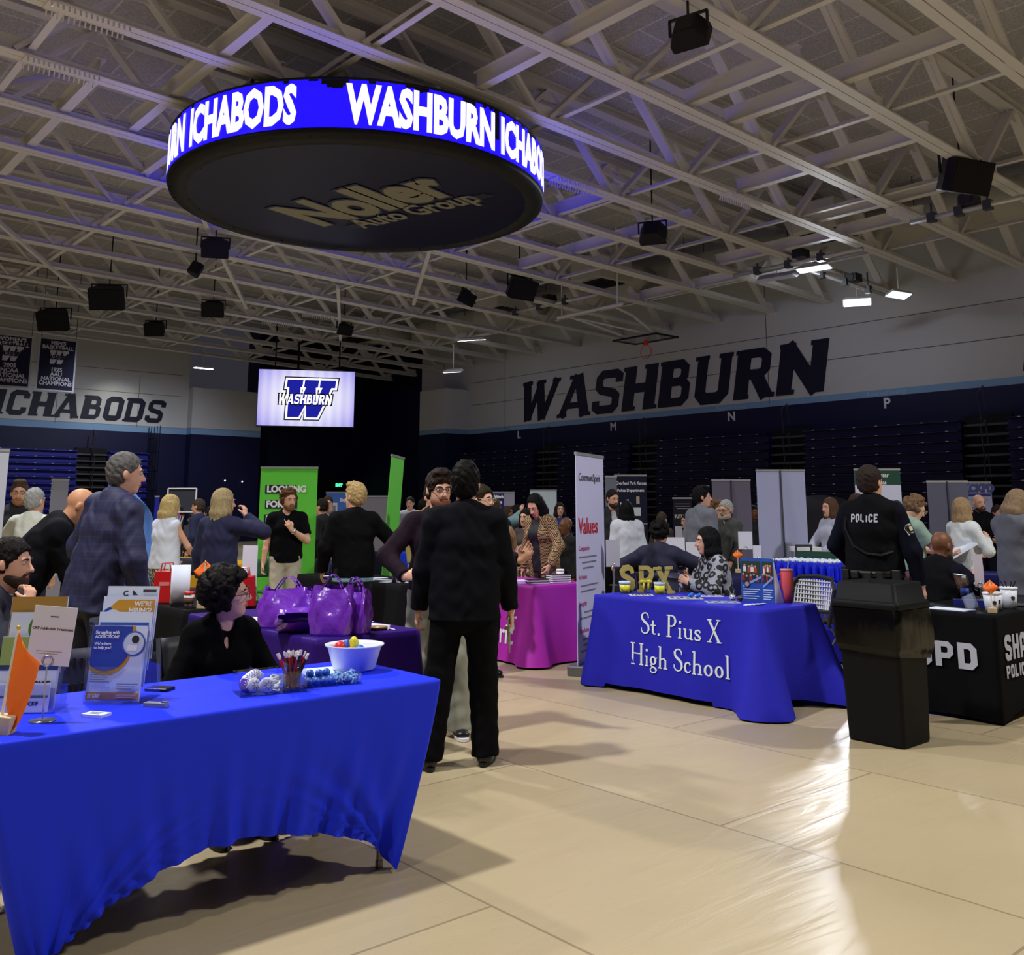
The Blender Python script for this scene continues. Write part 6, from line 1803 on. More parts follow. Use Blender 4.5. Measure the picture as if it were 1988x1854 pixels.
# ---- cards and a small grey box
p = PZ(187, 1390, TZ)
t = thing('card_stack', 'little stack of white printed cards on the bright blue table', 'cards', p, VIEW(18)); MB().box((0, 0, .005), (.088, .055, .010)).build('cards', PAPER, t)
m = MB(); 
for i in range(3): m.box((-.005, .012 - .012 * i, .0105), (.05, .004, .0006))
m.build('text_lines', M((60, 66, 80), .6), t)
p = PZ(303, 1372, TZ)
t = thing('card_case', 'small flat grey case lying on the bright blue table', 'case', p, VIEW(14)); MB().box((0, 0, .008), (.095, .03, .016)).build('case_body', M((140, 142, 156), .35), t, bevel=.002); MB().box((.035, 0, .0185), (.02, .018, .004)).build('clasp', M((120, 122, 132), .3), t)
p = PZ(305, 1338, TZ)
tag(MB().box((0, 0, .006), (.10, .07, .012)).build('phone', M((18, 18, 20), .3), loc=(p.x, p.y - .03, TZ), rotz=VIEW(12), bevel=.002), 'black phone lying behind the clear rack', 'phone')
# ---- clear trays
def tray(name, lab, pos, az, w_, d_, h_, parts_x=()):
    t = thing(name, lab, 'tray', pos, VIEW(az)); m = MB()
    m.box((0, 0, .002), (w_, d_, .004))
    for sx in (-1, 1): m.box((sx * w_ / 2, 0, h_ / 2), (.003, d_, h_))
    for sy in (-1, 1): m.box((0, sy * d_ / 2, h_ / 2), (w_, .003, h_))
    for x in parts_x: m.box((x, 0, h_ / 2), (.0025, d_, h_))
    m.build('tray_shell', CLEAR, t); return t
q0, q1 = PZ(468, 1356, TZ), PZ(588, 1345, TZ)
tp = Vector(((q0.x + q1.x) / 2 + .03, (q0.y + q1.y) / 2 + .085, TZ))
ta = 90 - math.degrees(YAW) - math.degrees(math.atan2(q1.y - q0.y, q1.x - q0.x)) - 0
taz = -(math.degrees(math.atan2(q1.y - q0.y, q1.x - q0.x)) + math.degrees(YAW))
tray('clear_tray', 'clear tray of badges and pens on the bright blue table', tp, taz, .27, .15, .085, (-.045, .045))
Rt = Matrix.Translation(tp) @ Matrix.Rotation(heading(taz), 4, 'Z')
def w2(x, y, z=0.0): return Rt @ Vector((x, y, z))
def badge(lab, loc, r, rgb, tilt, roll=0, az=0, dark=False):
    t = thing('button_badge', lab, 'badge', (0, 0, 0), 0, 'round badges in the clear tray')
    t.matrix_world = Matrix.Translation(loc) @ Matrix.Rotation(heading(taz + az), 4, 'Z') @ Matrix.Rotation(math.radians(tilt), 4, 'X') @ Matrix.Rotation(math.radians(roll), 4, 'Y')
    MB().lathe([(.001, .0), (r, .0), (r, .004), (r * .8, .008), (.001, .010)], seg=24, rot=Matrix.Rotation(math.radians(90), 3, 'X')).build('disc', M(rgb, .3), t, True)
    st = MB()
    for k in range(8):
        a = math.pi * k / 4; st.bar((.25 * r * math.cos(a), .25 * r * math.sin(a), 0), (.62 * r * math.cos(a), .62 * r * math.sin(a), 0), .09 * r, .0008)
    place(st, face_mat(r * .2, 0, -.0105)).build('star_mark', M((70, 60, 150) if not dark else (226, 220, 250), .5), t)
badge('purple badge leaning at the left of the clear tray', w2(-.105, -.02, .034), .032, (70, 34, 170), -35, 12, -30, True)
badge('white badge half hidden behind the purple one', w2(-.075, -.035, .036), .030, (214, 216, 230), -10, 0, -20)
badge('front white badge facing out of the clear tray', w2(-.028, -.058, .036), .031, (222, 226, 240), -6, 0, 0)
for i in range(4): badge('white badge stacked on edge behind the others in the tray', w2(-.085 + .012 * i, .02 + .012 * i, .052 + .004 * i), .028, (206, 210, 226), -60, 0, 10)
# white wristbands pile in the right half of the first tray
for k in range(5):
    t = MB().tube([(.026 * math.cos(a), .020 * math.sin(a), .004 * math.sin(2 * a)) for a in [2 * math.pi * i / 14 for i in range(15)]], .0055, 6)
    c_ = w2(.005 + .007 * k, -.03 + .018 * k, .012 + .009 * k)
    tag(t.build('wristband', M((214, 220, 230), .5), loc=c_, rotz=k), 'white rubber wristband in the middle of the clear tray', 'wristband', 'wristbands in the clear tray')
# pens in a cup
rnp = random.Random(4)
cp = thing('pen_cup', 'clear cup full of black, red and white pens at the end of the tray', 'cup', w2(.088, -.01, .004), VIEW(taz))
MB().lathe([(.001, .002), (.036, .002), (.042, .11), (.039, .11), (.034, .006), (.001, .006)], seg=24).build('cup_shell', CLEAR, cp, True)
for k in range(26):
    a = rnp.uniform(0, 6.28); lean_ = rnp.uniform(.12, .5); rgb = [(16, 14, 16), (176, 24, 30), (30, 16, 18), (200, 40, 40)][k % 4]
    base = w2(.088, -.01, .012) + Vector((rnp.uniform(-.018, .018), rnp.uniform(-.018, .018), 0)); dr = Vector((math.cos(a) * lean_, math.sin(a) * lean_, 1)).normalized()
    t = thing('pen', 'dark or red pen with a white tip standing in the clear cup', 'pen', base, 0, 'pens in the clear cup')
    MB().tube([(0, 0, 0), tuple(dr * .125)], .0042, 6).build('barrel', M(rgb, .35), t)
    MB().tube([tuple(dr * .125), tuple(dr * .147)], .0042, 6).build('tip', M((226, 222, 222), .35), t)
# second tray: blue stress balls and keyrings
q0, q1 = PZ(592, 1341, TZ), PZ(700, 1325, TZ)
tp2 = Vector(((q0.x + q1.x) / 2 + .02, (q0.y + q1.y) / 2 + .08, TZ))
tray('clear_tray', 'clear tray of blue balls and pale blue keyrings on the bright blue table', tp2, taz, .25, .15, .045)
Rt2 = Matrix.Translation(tp2) @ Matrix.Rotation(heading(taz), 4, 'Z')
bl = []
for k in range(14):
    if k < 11: x, y, z = -.10 + .034 * (k % 4), -.048 + .038 * (k // 4), .02
    else: x, y, z = -.08 + .036 * (k - 11), -.01 + .012 * (k % 2), .046
    tag(MB().ball((0, 0, 0), .0175, 16, 10).build('stress_ball', M((40, 96, 190), .35), None, True, loc=Rt2 @ Vector((x, y, z))), 'blue stress ball in the right clear tray', 'ball', 'blue balls in the right tray')
for k in range(16):
    x, y, z = .035 + .018 * (k % 5), -.04 + .03 * (k // 5), .012 + .007 * (k % 3)
    t = thing('key_ring', 'pale blue spiral key ring in the right clear tray', 'key ring', Rt2 @ Vector((x, y, z)), k * .7, 'key rings in the right tray')
    MB().tube([(.016 * math.cos(a), .006 * math.sin(a * .5) + .004 * i % .01, .016 * math.sin(a)) for i, a in enumerate([2 * math.pi * i / 12 for i in range(25)])], .0042, 6).build('coil', M((120, 170, 226), .4), t)
    disc(.012, .003).build('tag_disc', M((150, 190, 232), .4), t)
# white bowl with toy balls
p = PZ(714, 1307, TZ)
bw = (p.x, p.y + .12, TZ)
tag(MB().lathe([(.001, .004), (.092, .004), (.098, .010), (.125, .105), (.137, .112), (.139, .118), (.133, .118), (.120, .106), (.094, .016), (.001, .012)], seg=48).build('mixing_bowl', M((222, 230, 246), .3, spec=.5, bump=.05, bscale=6), None, True, loc=bw), 'white plastic bowl at the right end of the bright blue table', 'bowl')
for k, (dx, dy, rgb, lab, r) in enumerate(((-.075, .04, (206, 40, 44), 'red toy ball in the white bowl', .028), (-.045, .055, (44, 84, 200), 'blue toy cone in the white bowl', .03), (-.012, .05, (226, 214, 50), 'yellow toy in the white bowl', .03), (-.06, -.01, (230, 200, 60), 'small yellow toy ball at the front of the white bowl', .02), (-.02, .0, (230, 120, 40), 'small orange toy ball in the white bowl', .02), (.02, .03, (60, 110, 200), 'blue toy ball lying low in the white bowl', .024))):
    c, s_ = math.cos(-YAW), math.sin(-YAW)
    loc = (bw[0] + dx * c - dy * s_, bw[1] + dx * s_ + dy * c, TZ + .012 + r + (.085 - r if k < 3 else .05))
    m = MB()
    if k == 1: m.lathe([(.001, -.03), (.034, -.03), (.012, .03), (.001, .034)], seg=16)
    elif k == 2: m.box((0, 0, 0), (.035, .03, .06)); m.ball((0, 0, .03), .018)
    else: m.ball((0, 0, 0), r)
    tag(m.build('toy', M(rgb, .4), None, k != 2, loc=loc), lab, 'toy')
p = PZ(622, 1298, TZ); tag(MB().box((0, 0, .002), (.28, .20, .004)).build('paper_sheet', PAPER, loc=(p.x - .0, p.y - .09, TZ), rotz=VIEW(taz)), 'white paper lying left of the white bowl', 'paper')
# ---- folding chairs
def folding_chair(lab, pos, az, rgb=(24, 26, 40), group='dark folding chairs', slots=False, back=(226, 228, 236)):
    t = thing('folding_chair', lab, 'chair', (pos[0], pos[1], 0), VIEW(az), group)
    MT = M((110, 112, 118), .35, metal=.6)
    for sx in (-.22, .22):
        MB().tube([(sx, .24, .0), (sx, -.12, .48), (sx, -.22, .84)], .012, 8).build('leg', MT, t)
        MB().tube([(sx * .9, -.26, .0), (sx * .9, .16, .44)], .012, 8).build('leg', MT, t)
    MB().box((0, .03, .445), (.42, .40, .03)).build('seat', M(rgb, .5), t, bevel=.012)
    m = MB()
    if slots:
        m.grid(lambda a, b: (-.22 + .44 * a, -.20 - .04 * math.sin(math.pi * a) - .06 * b, .58 + .26 * b), 10, 4)
        o = m.build('backrest', M(rgb, .5), t, True, solid=.014)
        s_ = MB()
        for i in range(13):
            for j in range(2): s_.box((-.18 + .03 * i, -.222 - .035 * math.sin(math.pi * (.09 + .068 * i)) - .03 * j, .65 + .11 * j), (.012, .03, .08))
        s_.build('back_slot', M((12, 12, 20), .8), t)
    else:
        m.grid(lambda a, b: (-.21 + .42 * a, -.175 - .03 * math.sin(math.pi * a) - .05 * b, .62 + .22 * b), 8, 4); m.build('backrest', M(rgb, .5), t, True, solid=.02)
    return t
folding_chair('slotted dark plastic chair tucked behind the clear rack', (1.45, 4.62), 139 - math.degrees(0), (20, 22, 52), None, True)
# mesh-backed office chair at the royal blue table
mc = thing('mesh_chair', 'black mesh-backed chair at the end of the royal blue table', 'chair', (7.30, 4.80, 0), VIEW(-118))
MB().box((0, .03, .45), (.46, .44, .06)).build('seat', BLACK, mc, bevel=.02)
m = MB(); m.tube([(-.23, -.2, .50), (-.25, -.27, .90), (-.19, -.31, .985), (0, -.33, 1.0), (.19, -.31, .985), (.25, -.27, .90), (.23, -.2, .50)], .018, 8); m.tube([(-.24, -.24, .72), (0, -.27, .70), (.24, -.24, .72)], .016, 8); m.v = [(p[0], p[1], p[2] - .09 * (p[2] > .6)) for p in m.v]; m.build('back_frame', BLACK, mc)
m = MB()
for i in range(15): m.bar((-.21 + .03 * i, -.26 - .05 * math.cos((-.21 + .03 * i) * 6) + .03, .72), (-.21 + .03 * i + .02, -.30 - .02, .97), .014, .004, up=(0, 1, 0))
for j in range(7): m.bar((-.23, -.265 - .006 * j, .735 + .037 * j), (.23, -.265 - .006 * j, .735 + .037 * j), .004, .008)
m.v = [(p[0], p[1], p[2] - .09) for p in m.v]; m.build('mesh_back', M((205, 208, 216), .5), mc)
for sx in (-.21, .21):
    for sy in (-.2, .22): MB().tube([(sx, sy, .44), (sx * 1.1, sy * 1.15, .01)], .013, 8).build('leg', M((30, 30, 32), .4), mc)
# ---- purple gift bags
PURB = M((120, 52, 196), .22, spec=.6, bump=.6, bscale=9, coat=.3)
def gift_bag(lab, pos, az, w_, d_, h_, seed, lying=False, handles=True):
    t = thing('gift_bag', lab, 'bag', pos, VIEW(az), 'shiny purple gift bags')
    rn = random.Random(seed); ph = [rn.uniform(0, 6.3) for _ in range(6)]
    N, K = 48, 18; m = MB()
    def shape(a, b):
        an = 2 * math.pi * a
        ex = .55
        cx_ = math.copysign(abs(math.cos(an)) ** ex, math.cos(an)); sy_ = math.copysign(abs(math.sin(an)) ** ex, math.sin(an))
        bul = 1 + .10 * math.sin(math.pi * b) - .12 * b * b
        cr = 1 + .08 * math.sin(an * 5 + 6 * b + ph[0]) * (.25 + b) + .07 * math.sin(an * 8 - 9 * b + ph[1]) * (.2 + b) + .05 * math.sin(an * 13 + 17 * b + ph[3]) * b
        thin = 1 - .55 * b ** 2
        return (w_ / 2 * cx_ * bul * cr, d_ / 2 * sy_ * bul * cr * thin, h_ * b * (1 + .05 * math.sin(an * 3 + ph[2]) * b))
    m.grid(shape, N, K, close_u=True); nb_ = N
    m.f.append(tuple(reversed(range(N)))); m.m.append(0)
    if lying:
        R = Matrix.Translation((0, 0, d_ * .44)) @ Matrix.Rotation(math.radians(78), 4, 'X') @ Matrix.Translation((0, 0, -.06)); place(m, R)
    m.build('bag_skin', PURB, t, True)
    if handles:
        for sy in (-1, 1):
            hm = MB()
            pts = [(-.05 * w_ / .2 + .10 * w_ / .2 * q, sy * d_ * .16 + .01 * math.sin(9 * q), h_ * .96 + .085 * math.sin(math.pi * q)) for q in [i / 10 for i in range(11)]]
            for i in range(10):
                a_, b_ = Vector(pts[i]), Vector(pts[i + 1]); hm.add([a_ + Vector((0, -.012, 0)), b_ + Vector((0, -.012, 0)), b_ + Vector((0, .012, 0)), a_ + Vector((0, .012, 0))], [(0, 1, 2, 3)])
            if lying: place(hm, R)
            hm.build('handle', PURB, t, True, solid=.002)
    return t
gift_bag('rear purple bag with a tall twisted handle', (3.03, 5.68, TZ), 10, .34, .16, .24, 1)
gift_bag('purple bag slumped open at the left front of the purple table', (2.985, 5.44, TZ), -12, .26, .15, .21, 2, True, False)
gift_bag('large glossy purple bag standing at the front of its table', (3.05, 5.17, TZ), 4, .24, .14, .28, 3)
gift_bag('right-hand purple bag with a pale sheen', (3.20, 5.16, TZ), 24, .20, .13, .255, 4)
for i, (x, y, a, w_, d_, lab) in enumerate(((3.44, 5.60, 20, .21, .28, 'white sheet right of the purple bags, farther one'), (3.42, 5.42, 35, .21, .28, 'white sheet right of the purple bags, nearer one'), (3.05, 6.25, 12, .28, .21, 'white leaflets on the left part of the purple table'), (2.98, 5.88, 40, .15, .2, 'white card at the left edge of the purple table'))):
    tag(MB().box((0, 0, .002), (w_, d_, .004)).build('paper_sheet', PAPER, loc=(x, y, TZ), rotz=VIEW(a)), lab, 'paper')
t = thing('basket_tray', 'small woven gold dish right of the purple bags', 'dish', (3.40, 5.22, TZ)); MB().lathe([(.001, .002), (.06, .002), (.07, .018), (.062, .018), (.055, .006), (.001, .006)], seg=24).build('dish', M((150, 116, 62), .6, bump=.4, bscale=150), t, True)
for k in range(5):
    a = VIEW(60 + 25 * k); tag(MB().tube([(0, 0, .006), (.11 * math.cos(a), .11 * math.sin(a), .006)], .005, 6).build('pen', M((220, 214, 226), .4), loc=(3.47 + .02 * k, 5.19 + .025 * k, TZ)), 'white pen scattered at the right corner of the purple table', 'pen', 'pens on the purple table')
# ---- royal blue table: letters, pails, board, balls
def big_letter(ch, lab, pos, az, tilt=0):
    t = thing('glitter_letter', lab, 'letter', pos, VIEW(az), 'gold glitter letters')
    GL_ = M((196, 180, 104), .35, metal=.3, var=.55, vscale=180, bump=.8, bscale=240)
    T_ = .20; sf = lambda x, y, l=.18: ([(x - l, y), (x + l, y)], .10)
    D = {'S': [([(.60, .70), (.56, .84), (.42, .91), (.24, .88), (.15, .76), (.20, .62), (.42, .51), (.58, .40), (.60, .24), (.50, .11), (.32, .07), (.17, .13), (.12, .30)], [.15, .17, .2, .22, T_, T_, T_, T_, T_, .22, .2, .17, .15]), ],
         'P': [([(.2, .0), (.2, 1)], T_), sf(.2, .06, .18), ([(.1, .93), (.46, .93), (.62, .82), (.64, .70), (.58, .56), (.44, .47), (.2, .47)], [.14, .15, .2, T_, .2, .15, .14])],
         'X': [([(.14, .96), (.62, .04)], T_), ([(.62, .96), (.14, .04)], .15), sf(.14, .94, .16), sf(.62, .94, .16), sf(.14, .06, .16), sf(.62, .06, .17)]}[ch]
    mb = strokes_mb(D, .04 / .235)
    mb.v = [((p[0] - .38) * .21, p[1] * .235, p[2] * .235) for p in mb.v]
    if tilt: place(mb, Matrix.Rotation(math.radians(tilt), 4, 'Z'))
    place(mb, plane_mat((0, .02, 0), (1, 0, 0), (0, 0, 1))).build('letter_body', GL_, t)
big_letter('S', 'gold glitter letter S on the royal blue table', PZ(1219, 1149, TZ), 6)
big_letter('P', 'gold glitter letter P on the royal blue table', PZ(1254, 1151, TZ), 6)
big_letter('X', 'gold glitter letter X on the royal blue table', PZ(1291, 1153, TZ), 0, 3)
def pail(lab, u, v, rgb, s=1.0, clear=False):
    p_ = PZ(u, v, TZ); t = thing('pail', lab, 'pail', (p_.x + .03, p_.y + .02, TZ), VIEW(0), 'small pails on the royal blue table')
    MB().lathe([(.001, .002), (.040 * s, .002), (.049 * s, .075 * s)] + ([(.046 * s, .075 * s), (.037 * s, .005), (.001, .005)] if clear else []), seg=24).build('pail_body', CLEAR if clear else M(rgb, .4), t, True)
    if not clear:
        MB().lathe([(.049 * s, .075 * s), (.053 * s, .102 * s), (.050 * s, .102 * s), (.046 * s, .075 * s), (.001, .07 * s)], seg=24).build('rim_band', M((190, 206, 232), .4), t, True)
    else:
        m = MB()
        for sx in (-1, 1): m.ball((sx * .03, -.05 * s, .08 * s), (.03, .006, .015)); m.box((sx * .02, -.052 * s, .045 * s), (.018, .003, .07))
        m.ball((0, -.053 * s, .08 * s), .010); m.build('ribbon_bow', M((232, 222, 60), .5), t, True)
    MB().tube([(.05 * s * math.cos(a), -.05 * s * abs(math.sin(a)) - .004, .075 * s - .05 * s * math.sin(a)) for a in [math.pi * i / 10 for i in range(11)]], .0022, 5).build('handle', M((150, 150, 150), .3, metal=.6), t)
pail('left yellow pail in front of the glitter S', 1212, 1152, (222, 222, 32)); pail('right yellow pail in front of the glitter X', 1280, 1154, (222, 222, 32)); pail('clear pail with a yellow bow between the yellow ones', 1252, 1151, (200, 210, 220), 1.25, True)
p = PZ(1222, 1149, TZ)
c_ = thing('tri_board', 'white-backed folding display board with team photos on the royal blue table', 'display board', (6.66, 4.655, TZ), VIEW(0))
# two printed panels and a white strut panel
def panel(a, b, h_, name, mat):
    m = MB(); a = Vector(a); b = Vector(b); d_ = (b - a); n_ = Vector((d_.y, -d_.x, 0)).normalized() * .003
    m.add([a - n_, b - n_, b + n_, a + n_, a - n_ + Vector((0, 0, h_)), b - n_ + Vector((0, 0, h_)), b + n_ + Vector((0, 0, h_)), a + n_ + Vector((0, 0, h_))], [(0, 3, 2, 1), (4, 5, 6, 7), (0, 1, 5, 4), (1, 2, 6, 5), (2, 3, 7, 6), (3, 0, 4, 7)])
    return m.build(name, mat, c_)
PBL = M((44, 84, 170), .45)
pa, pb, pc = Vector((-.12, .10, 0)), Vector((.025, .0, 0)), Vector((.10, -.075, 0))
panel(pa, pb, .345, 'left_panel', PBL); panel(pb, pc, .345, 'right_panel', PBL)
m = MB(); q = pc; m.add([(q.x, q.y + .004, 0), (q.x + .08, q.y + .05, 0), (q.x + .08, q.y + .05, .02), (q.x, q.y + .004, .34)], [(0, 1, 2, 3)]); m.build('easel_back', WHITE, c_, False, solid=.004)
def on_panel(a, b, s_, z, off=.004):
    d_ = (b - a).normalized(); return plane_mat(a + (b - a) * s_ + Vector((0, 0, z)) + Vector((d_.y, -d_.x, 0)) * off, d_, (0, 0, 1))
rnb = random.Random(8)
for (A2, B2) in ((pa, pb), (pb, pc)):
    L2 = (B2 - A2).length
    place(MB().box((0, 0, 0), (L2 * .9, .17, .001)), on_panel(A2, B2, .5, .235)).build('team_photo', M((36, 60, 52), .5), c_)
    for k in range(9):
        x = .14 + .085 * k + rnb.uniform(-.02, .02); rgb = [(150, 40, 44), (220, 220, 226), (30, 40, 70), (180, 60, 50)][k % 4]
        z_ = .20 + .075 * (k % 2) + .02 * rnb.random()
        place(MB().box((0, -.03, 0), (.026 * L2 / .18, .04, .001)), on_panel(A2, B2, x, z_, .0055)).build('team_photo', M(rgb, .5), c_)
        place(disc(.0085), on_panel(A2, B2, x, z_, .006)).build('team_photo', M((196, 150, 124), .5), c_)
    sw = MB(); sw.prism([(-.4 * L2, -.05), (.5 * L2, .03), (.5 * L2, .05), (-.4 * L2, -.03)], .001); place(sw, on_panel(A2, B2, .5, .16, .007)).build('swoosh', M((120, 160, 226), .5), c_)
    place(bars(5, L2 * .8, 0, 0, .018, .007), on_panel(A2, B2, .5, .10, .0055)).build('text_lines', M((200, 214, 240), .5), c_)
place(disc(.026), on_panel(pa, pb, .3, .14, .008)).build('round_crest', M((30, 34, 60), .5), c_); place(disc(.018), on_panel(pa, pb, .3, .14, .009)).build('round_crest', M((170, 150, 150), .5), c_)
for u, v, kind, lab in ((1431, 1164, 'soccer', 'tiny black and white football by the display board'), (1447, 1165, 'brown', 'tiny brown football by the display board'), (1463, 1165, 'white', 'tiny white baseball by the display board')):
    p_ = PZ(u, v, TZ); p_ = Vector((p_.x - .10, p_.y - .03, TZ + .024))
    t = thing('mini_ball', lab, 'ball', p_, VIEW(0))
    MB().ball((0, 0, 0), .024 if kind != 'brown' else (.033, .023, .023), 20, 12).build('ball_skin', M({'soccer': (226, 230, 236), 'brown': (74, 48, 36), 'white': (232, 232, 238)}[kind], .4), t, True)
    m = MB()
    if kind == 'soccer':
        for x, y, z in ((0, -1, .1), (.8, -.5, .4), (-.75, -.6, .3), (.45, -.65, -.6), (-.4, -.7, -.55), (0, -.45, .9)):
            n_ = Vector((x, y, z)).normalized(); m.ball(n_ * .0195, .0075, 8, 6)
    else: m.tube([(-.012, -.021, .008), (0, -.0235, .01), (.012, -.021, .008)], .0012, 5)
    m.build('ball_patch', M((20, 20, 26) if kind == 'soccer' else (200, 60, 60) if kind == 'white' else (230, 226, 220), .5), t)
p = PZ(1505, 1172, TZ)
cu = thing('tumbler', 'coral pink tumbler with handle and straw behind the display board', 'tumbler', (6.82, 4.50, TZ), VIEW(30))
MB().lathe([(.001, .002), (.033, .002), (.036, .09), (.048, .12), (.050, .24), (.047, .25), (.001, .255)], seg=28).build('cup_body', M((226, 92, 98), .4), cu, True)
MB().tube([(-.045, 0, .22), (-.085, 0, .21), (-.085, 0, .13), (-.045, 0, .12)], .009, 8).build('handle', M((214, 84, 92), .4), cu, True)
MB().tube([(.01, 0, .25), (.02, 0, .34)], .004, 8).build('straw', M((190, 200, 206), .3), cu)
MB().lathe([(.051, .245), (.051, .262), (.001, .264)], seg=24).build('lid', M((216, 130, 130), .4), cu, True)
for i, (u, v, w_, d_, a, rgb, lab) in enumerate(((1240, 1156, .2, .15, 40, (200, 206, 214), 'photo leaflet in front of the yellow pails'), (1325, 1162, .28, .2, 42, (180, 186, 196), 'wide photo leaflet in the middle of the royal blue table'), (1398, 1170, .26, .17, 42, (150, 160, 200), 'photo leaflet near the corner of the royal blue table'), (1372, 1158, .22, .15, 40, (206, 210, 220), 'papers before the person in the spotted sweater'))):
    p_ = PZ(u, v, TZ); t = thing('leaflet', lab, 'leaflet', (p_.x + .03, p_.y, TZ), VIEW(a - 90 + 49)); MB().box((0, 0, .002), (w_, d_, .004)).build('sheet', M(rgb, .5), t)
    m = MB()
    for k in range(6): m.box((-.36 * w_ + .145 * w_ * k, .1 * d_ * (-1) ** k, .0045), (.1 * w_, .55 * d_, .001))
    m.build('print_block', M((60, 64, 90), .5), t)
for k in range(4):
    p_ = PZ(1452 + 9 * k, 1174, TZ); tag(MB().box((0, 0, .0015 + .002 * k), (.03, .11, .003)).build('bookmark', PAPER, loc=(p_.x - .015, p_.y, TZ), rotz=VIEW(30 + 6 * k)), 'fanned white bookmark at the corner of the royal blue table', 'card', 'fanned white bookmarks')
for u, v, lab in ((1337, 1160, 'left blue rubber toy before the person in the spotted sweater'), (1352, 1161, 'right blue rubber toy before the person in the spotted sweater')):
    p_ = PZ(u, v, TZ); m = MB(); m.ball((0, 0, .018), (.022, .018, .018)); m.ball((.018, 0, .03), .011); m.ball((-.02, .004, .012), .01); tag(m.build('rubber_toy', M((30, 110, 220), .4), None, True, loc=(p_.x + .03, p_.y, TZ)), lab, 'toy')
# ---- magenta table: books and a coffee cup
def cup(lab, pos, band=(188, 142, 96), body=(226, 226, 230), lid=(232, 234, 238), s=1.0, group=None):
    t = thing('paper_cup', lab, 'cup', pos, 0, group)
    MB().lathe([(.001, .001), (.029 * s, .001), (.041 * s, .105 * s)], seg=24).build('cup_body', M(body, .5), t, True)
    MB().lathe([(.033 * s, .03 * s), (.0385 * s, .078 * s)], seg=24).build('sleeve', M(band, .8), t, True, solid=.002)
    MB().lathe([(.043 * s, .102 * s), (.044 * s, .112 * s), (.038 * s, .122 * s), (.001, .122 * s)], seg=24).build('lid', M(lid, .4), t, True)
    return t
cup('coffee cup with a tan sleeve behind the books on the magenta table', (7.0, 7.32, TZ))
def book(lab, loc, az, rgb=(18, 18, 22), group='books on the magenta table', w_=.15, d_=.215, h_=.02):
    t = thing('book', lab, 'book', loc, VIEW(az), group); MB().box((0, 0, h_ / 2), (w_ - .004, d_ - .006, h_ - .005)).build('pages', M((222, 224, 236), .7), t)
    m = MB(); m.box((0, 0, .0015), (w_, d_, .003)); m.box((0, 0, h_ - .0015), (w_, d_, .003)); m.box((-w_ / 2, 0, h_ / 2), (.003, d_, h_)); m.build('cover', M(rgb, .5), t)
for k in range(4): book('black notebook in the right-hand stack on the magenta table', (6.86, 7.2, TZ + .0205 * k), 62 + k, group='right-hand stack of black notebooks', w_=.15)
for k in range(2): book('black notebook in the fanned left stack on the magenta table', (6.62 - .012 * k, 7.24 + .015 * k, TZ + .0205 * k), 84 - 9 * k, group='left fanned black notebooks', w_=.16)
tag(MB().box((0, 0, .012), (.22, .28, .024)).build('paper_stack', PAPER, loc=(6.52, 7.46, TZ), rotz=VIEW(70)), 'stack of white papers at the left of the magenta table', 'papers')
# ---- police table
def police_cup(lab, pos, s=1.0):
    t = thing('plastic_cup', lab, 'cup', pos, VIEW(0), 'white police cups'); MB().lathe([(.001, .001), (.036 * s, .001), (.048 * s, .115 * s)], seg=24).build('cup_body', M((224, 230, 246), .4), t, True)
    MB().lathe([(.050 * s, .112 * s), (.051 * s, .124 * s), (.047 * s, .126 * s), (.001, .126 * s)], seg=24).build('lid', M((230, 236, 250), .4), t, True)
    m = MB(); m.prism([(-.016, .012), (-.012, -.008), (0, -.018), (.012, -.008), (.016, .012), (0, .017)][::-1], .0008); place(m, plane_mat((0, -.0445 * s, .06 * s), (1, 0, 0), (0, .1, 1))).build('badge_mark', M((30, 34, 56), .5), t)
    return t
police_cup('white lidded cup with a badge, nearest the corner of the police table', (7.33, 3.13, TZ), 1.12); police_cup('white lidded cup half behind another on the police table', (7.50, 3.17, TZ), 1.05); cu3 = police_cup('white cup full of pens at the right edge of the police table', (7.72, 3.16, TZ), 1.25)
for k in range(8):
    a = k * .8; tag(MB().tube([(0, 0, 0), (.03 * math.cos(a), .03 * math.sin(a), .06)], .004, 6).build('pen', BLACK, loc=(7.72 + .025 * math.cos(a), 3.16 + .025 * math.sin(a), TZ + .14)), 'black pen in the white cup at the right edge', 'pen', 'pens in the white police cup')
wb = thing('water_bottle', 'water bottle with a blue label on the police table', 'bottle', (7.85, 3.55, TZ), 0)
MB().lathe([(.001, .001), (.031, .001), (.032, .12), (.028, .15), (.013, .185), (.013, .195)], seg=24).build('bottle_body', CLEAR, wb, True); MB().lathe([(.0325, .06), (.0325, .115)], seg=24).build('label', M((60, 90, 190), .5), wb, True, solid=.001); MB().lathe([(.015, .19), (.015, .207), (.001, .208)], seg=16).build('cap', WHITE, wb, True)
desk_flag('orange diamond flag on a small wooden block at the police table corner', (7.27, 3.10, TZ), 10, .62, diamond=True, pole_h=.36)
p_ = PZ(1836, 1186, TZ); tag(MB().box((0, 0, .002), (.3, .17, .004)).build('paper_sheet', PAPER, loc=(7.30, 3.42, TZ), rotz=VIEW(50)), 'white paper on the near end of the police table', 'paper')
ah = thing('acrylic_sign', 'clear slanted sign holder on the police table', 'sign holder', (7.20, 3.22, TZ), VIEW(0)); m = MB(); m.box((0, 0, .14), (.014, .20, .27)); place(m, Matrix.Rotation(math.radians(-18), 4, 'Y') @ Matrix.Translation((.02, 0, 0))).build('sign_panel', CLEAR, ah); MB().box((.03, 0, .004), (.09, .21, .008)).build('base', CLEAR, ah)
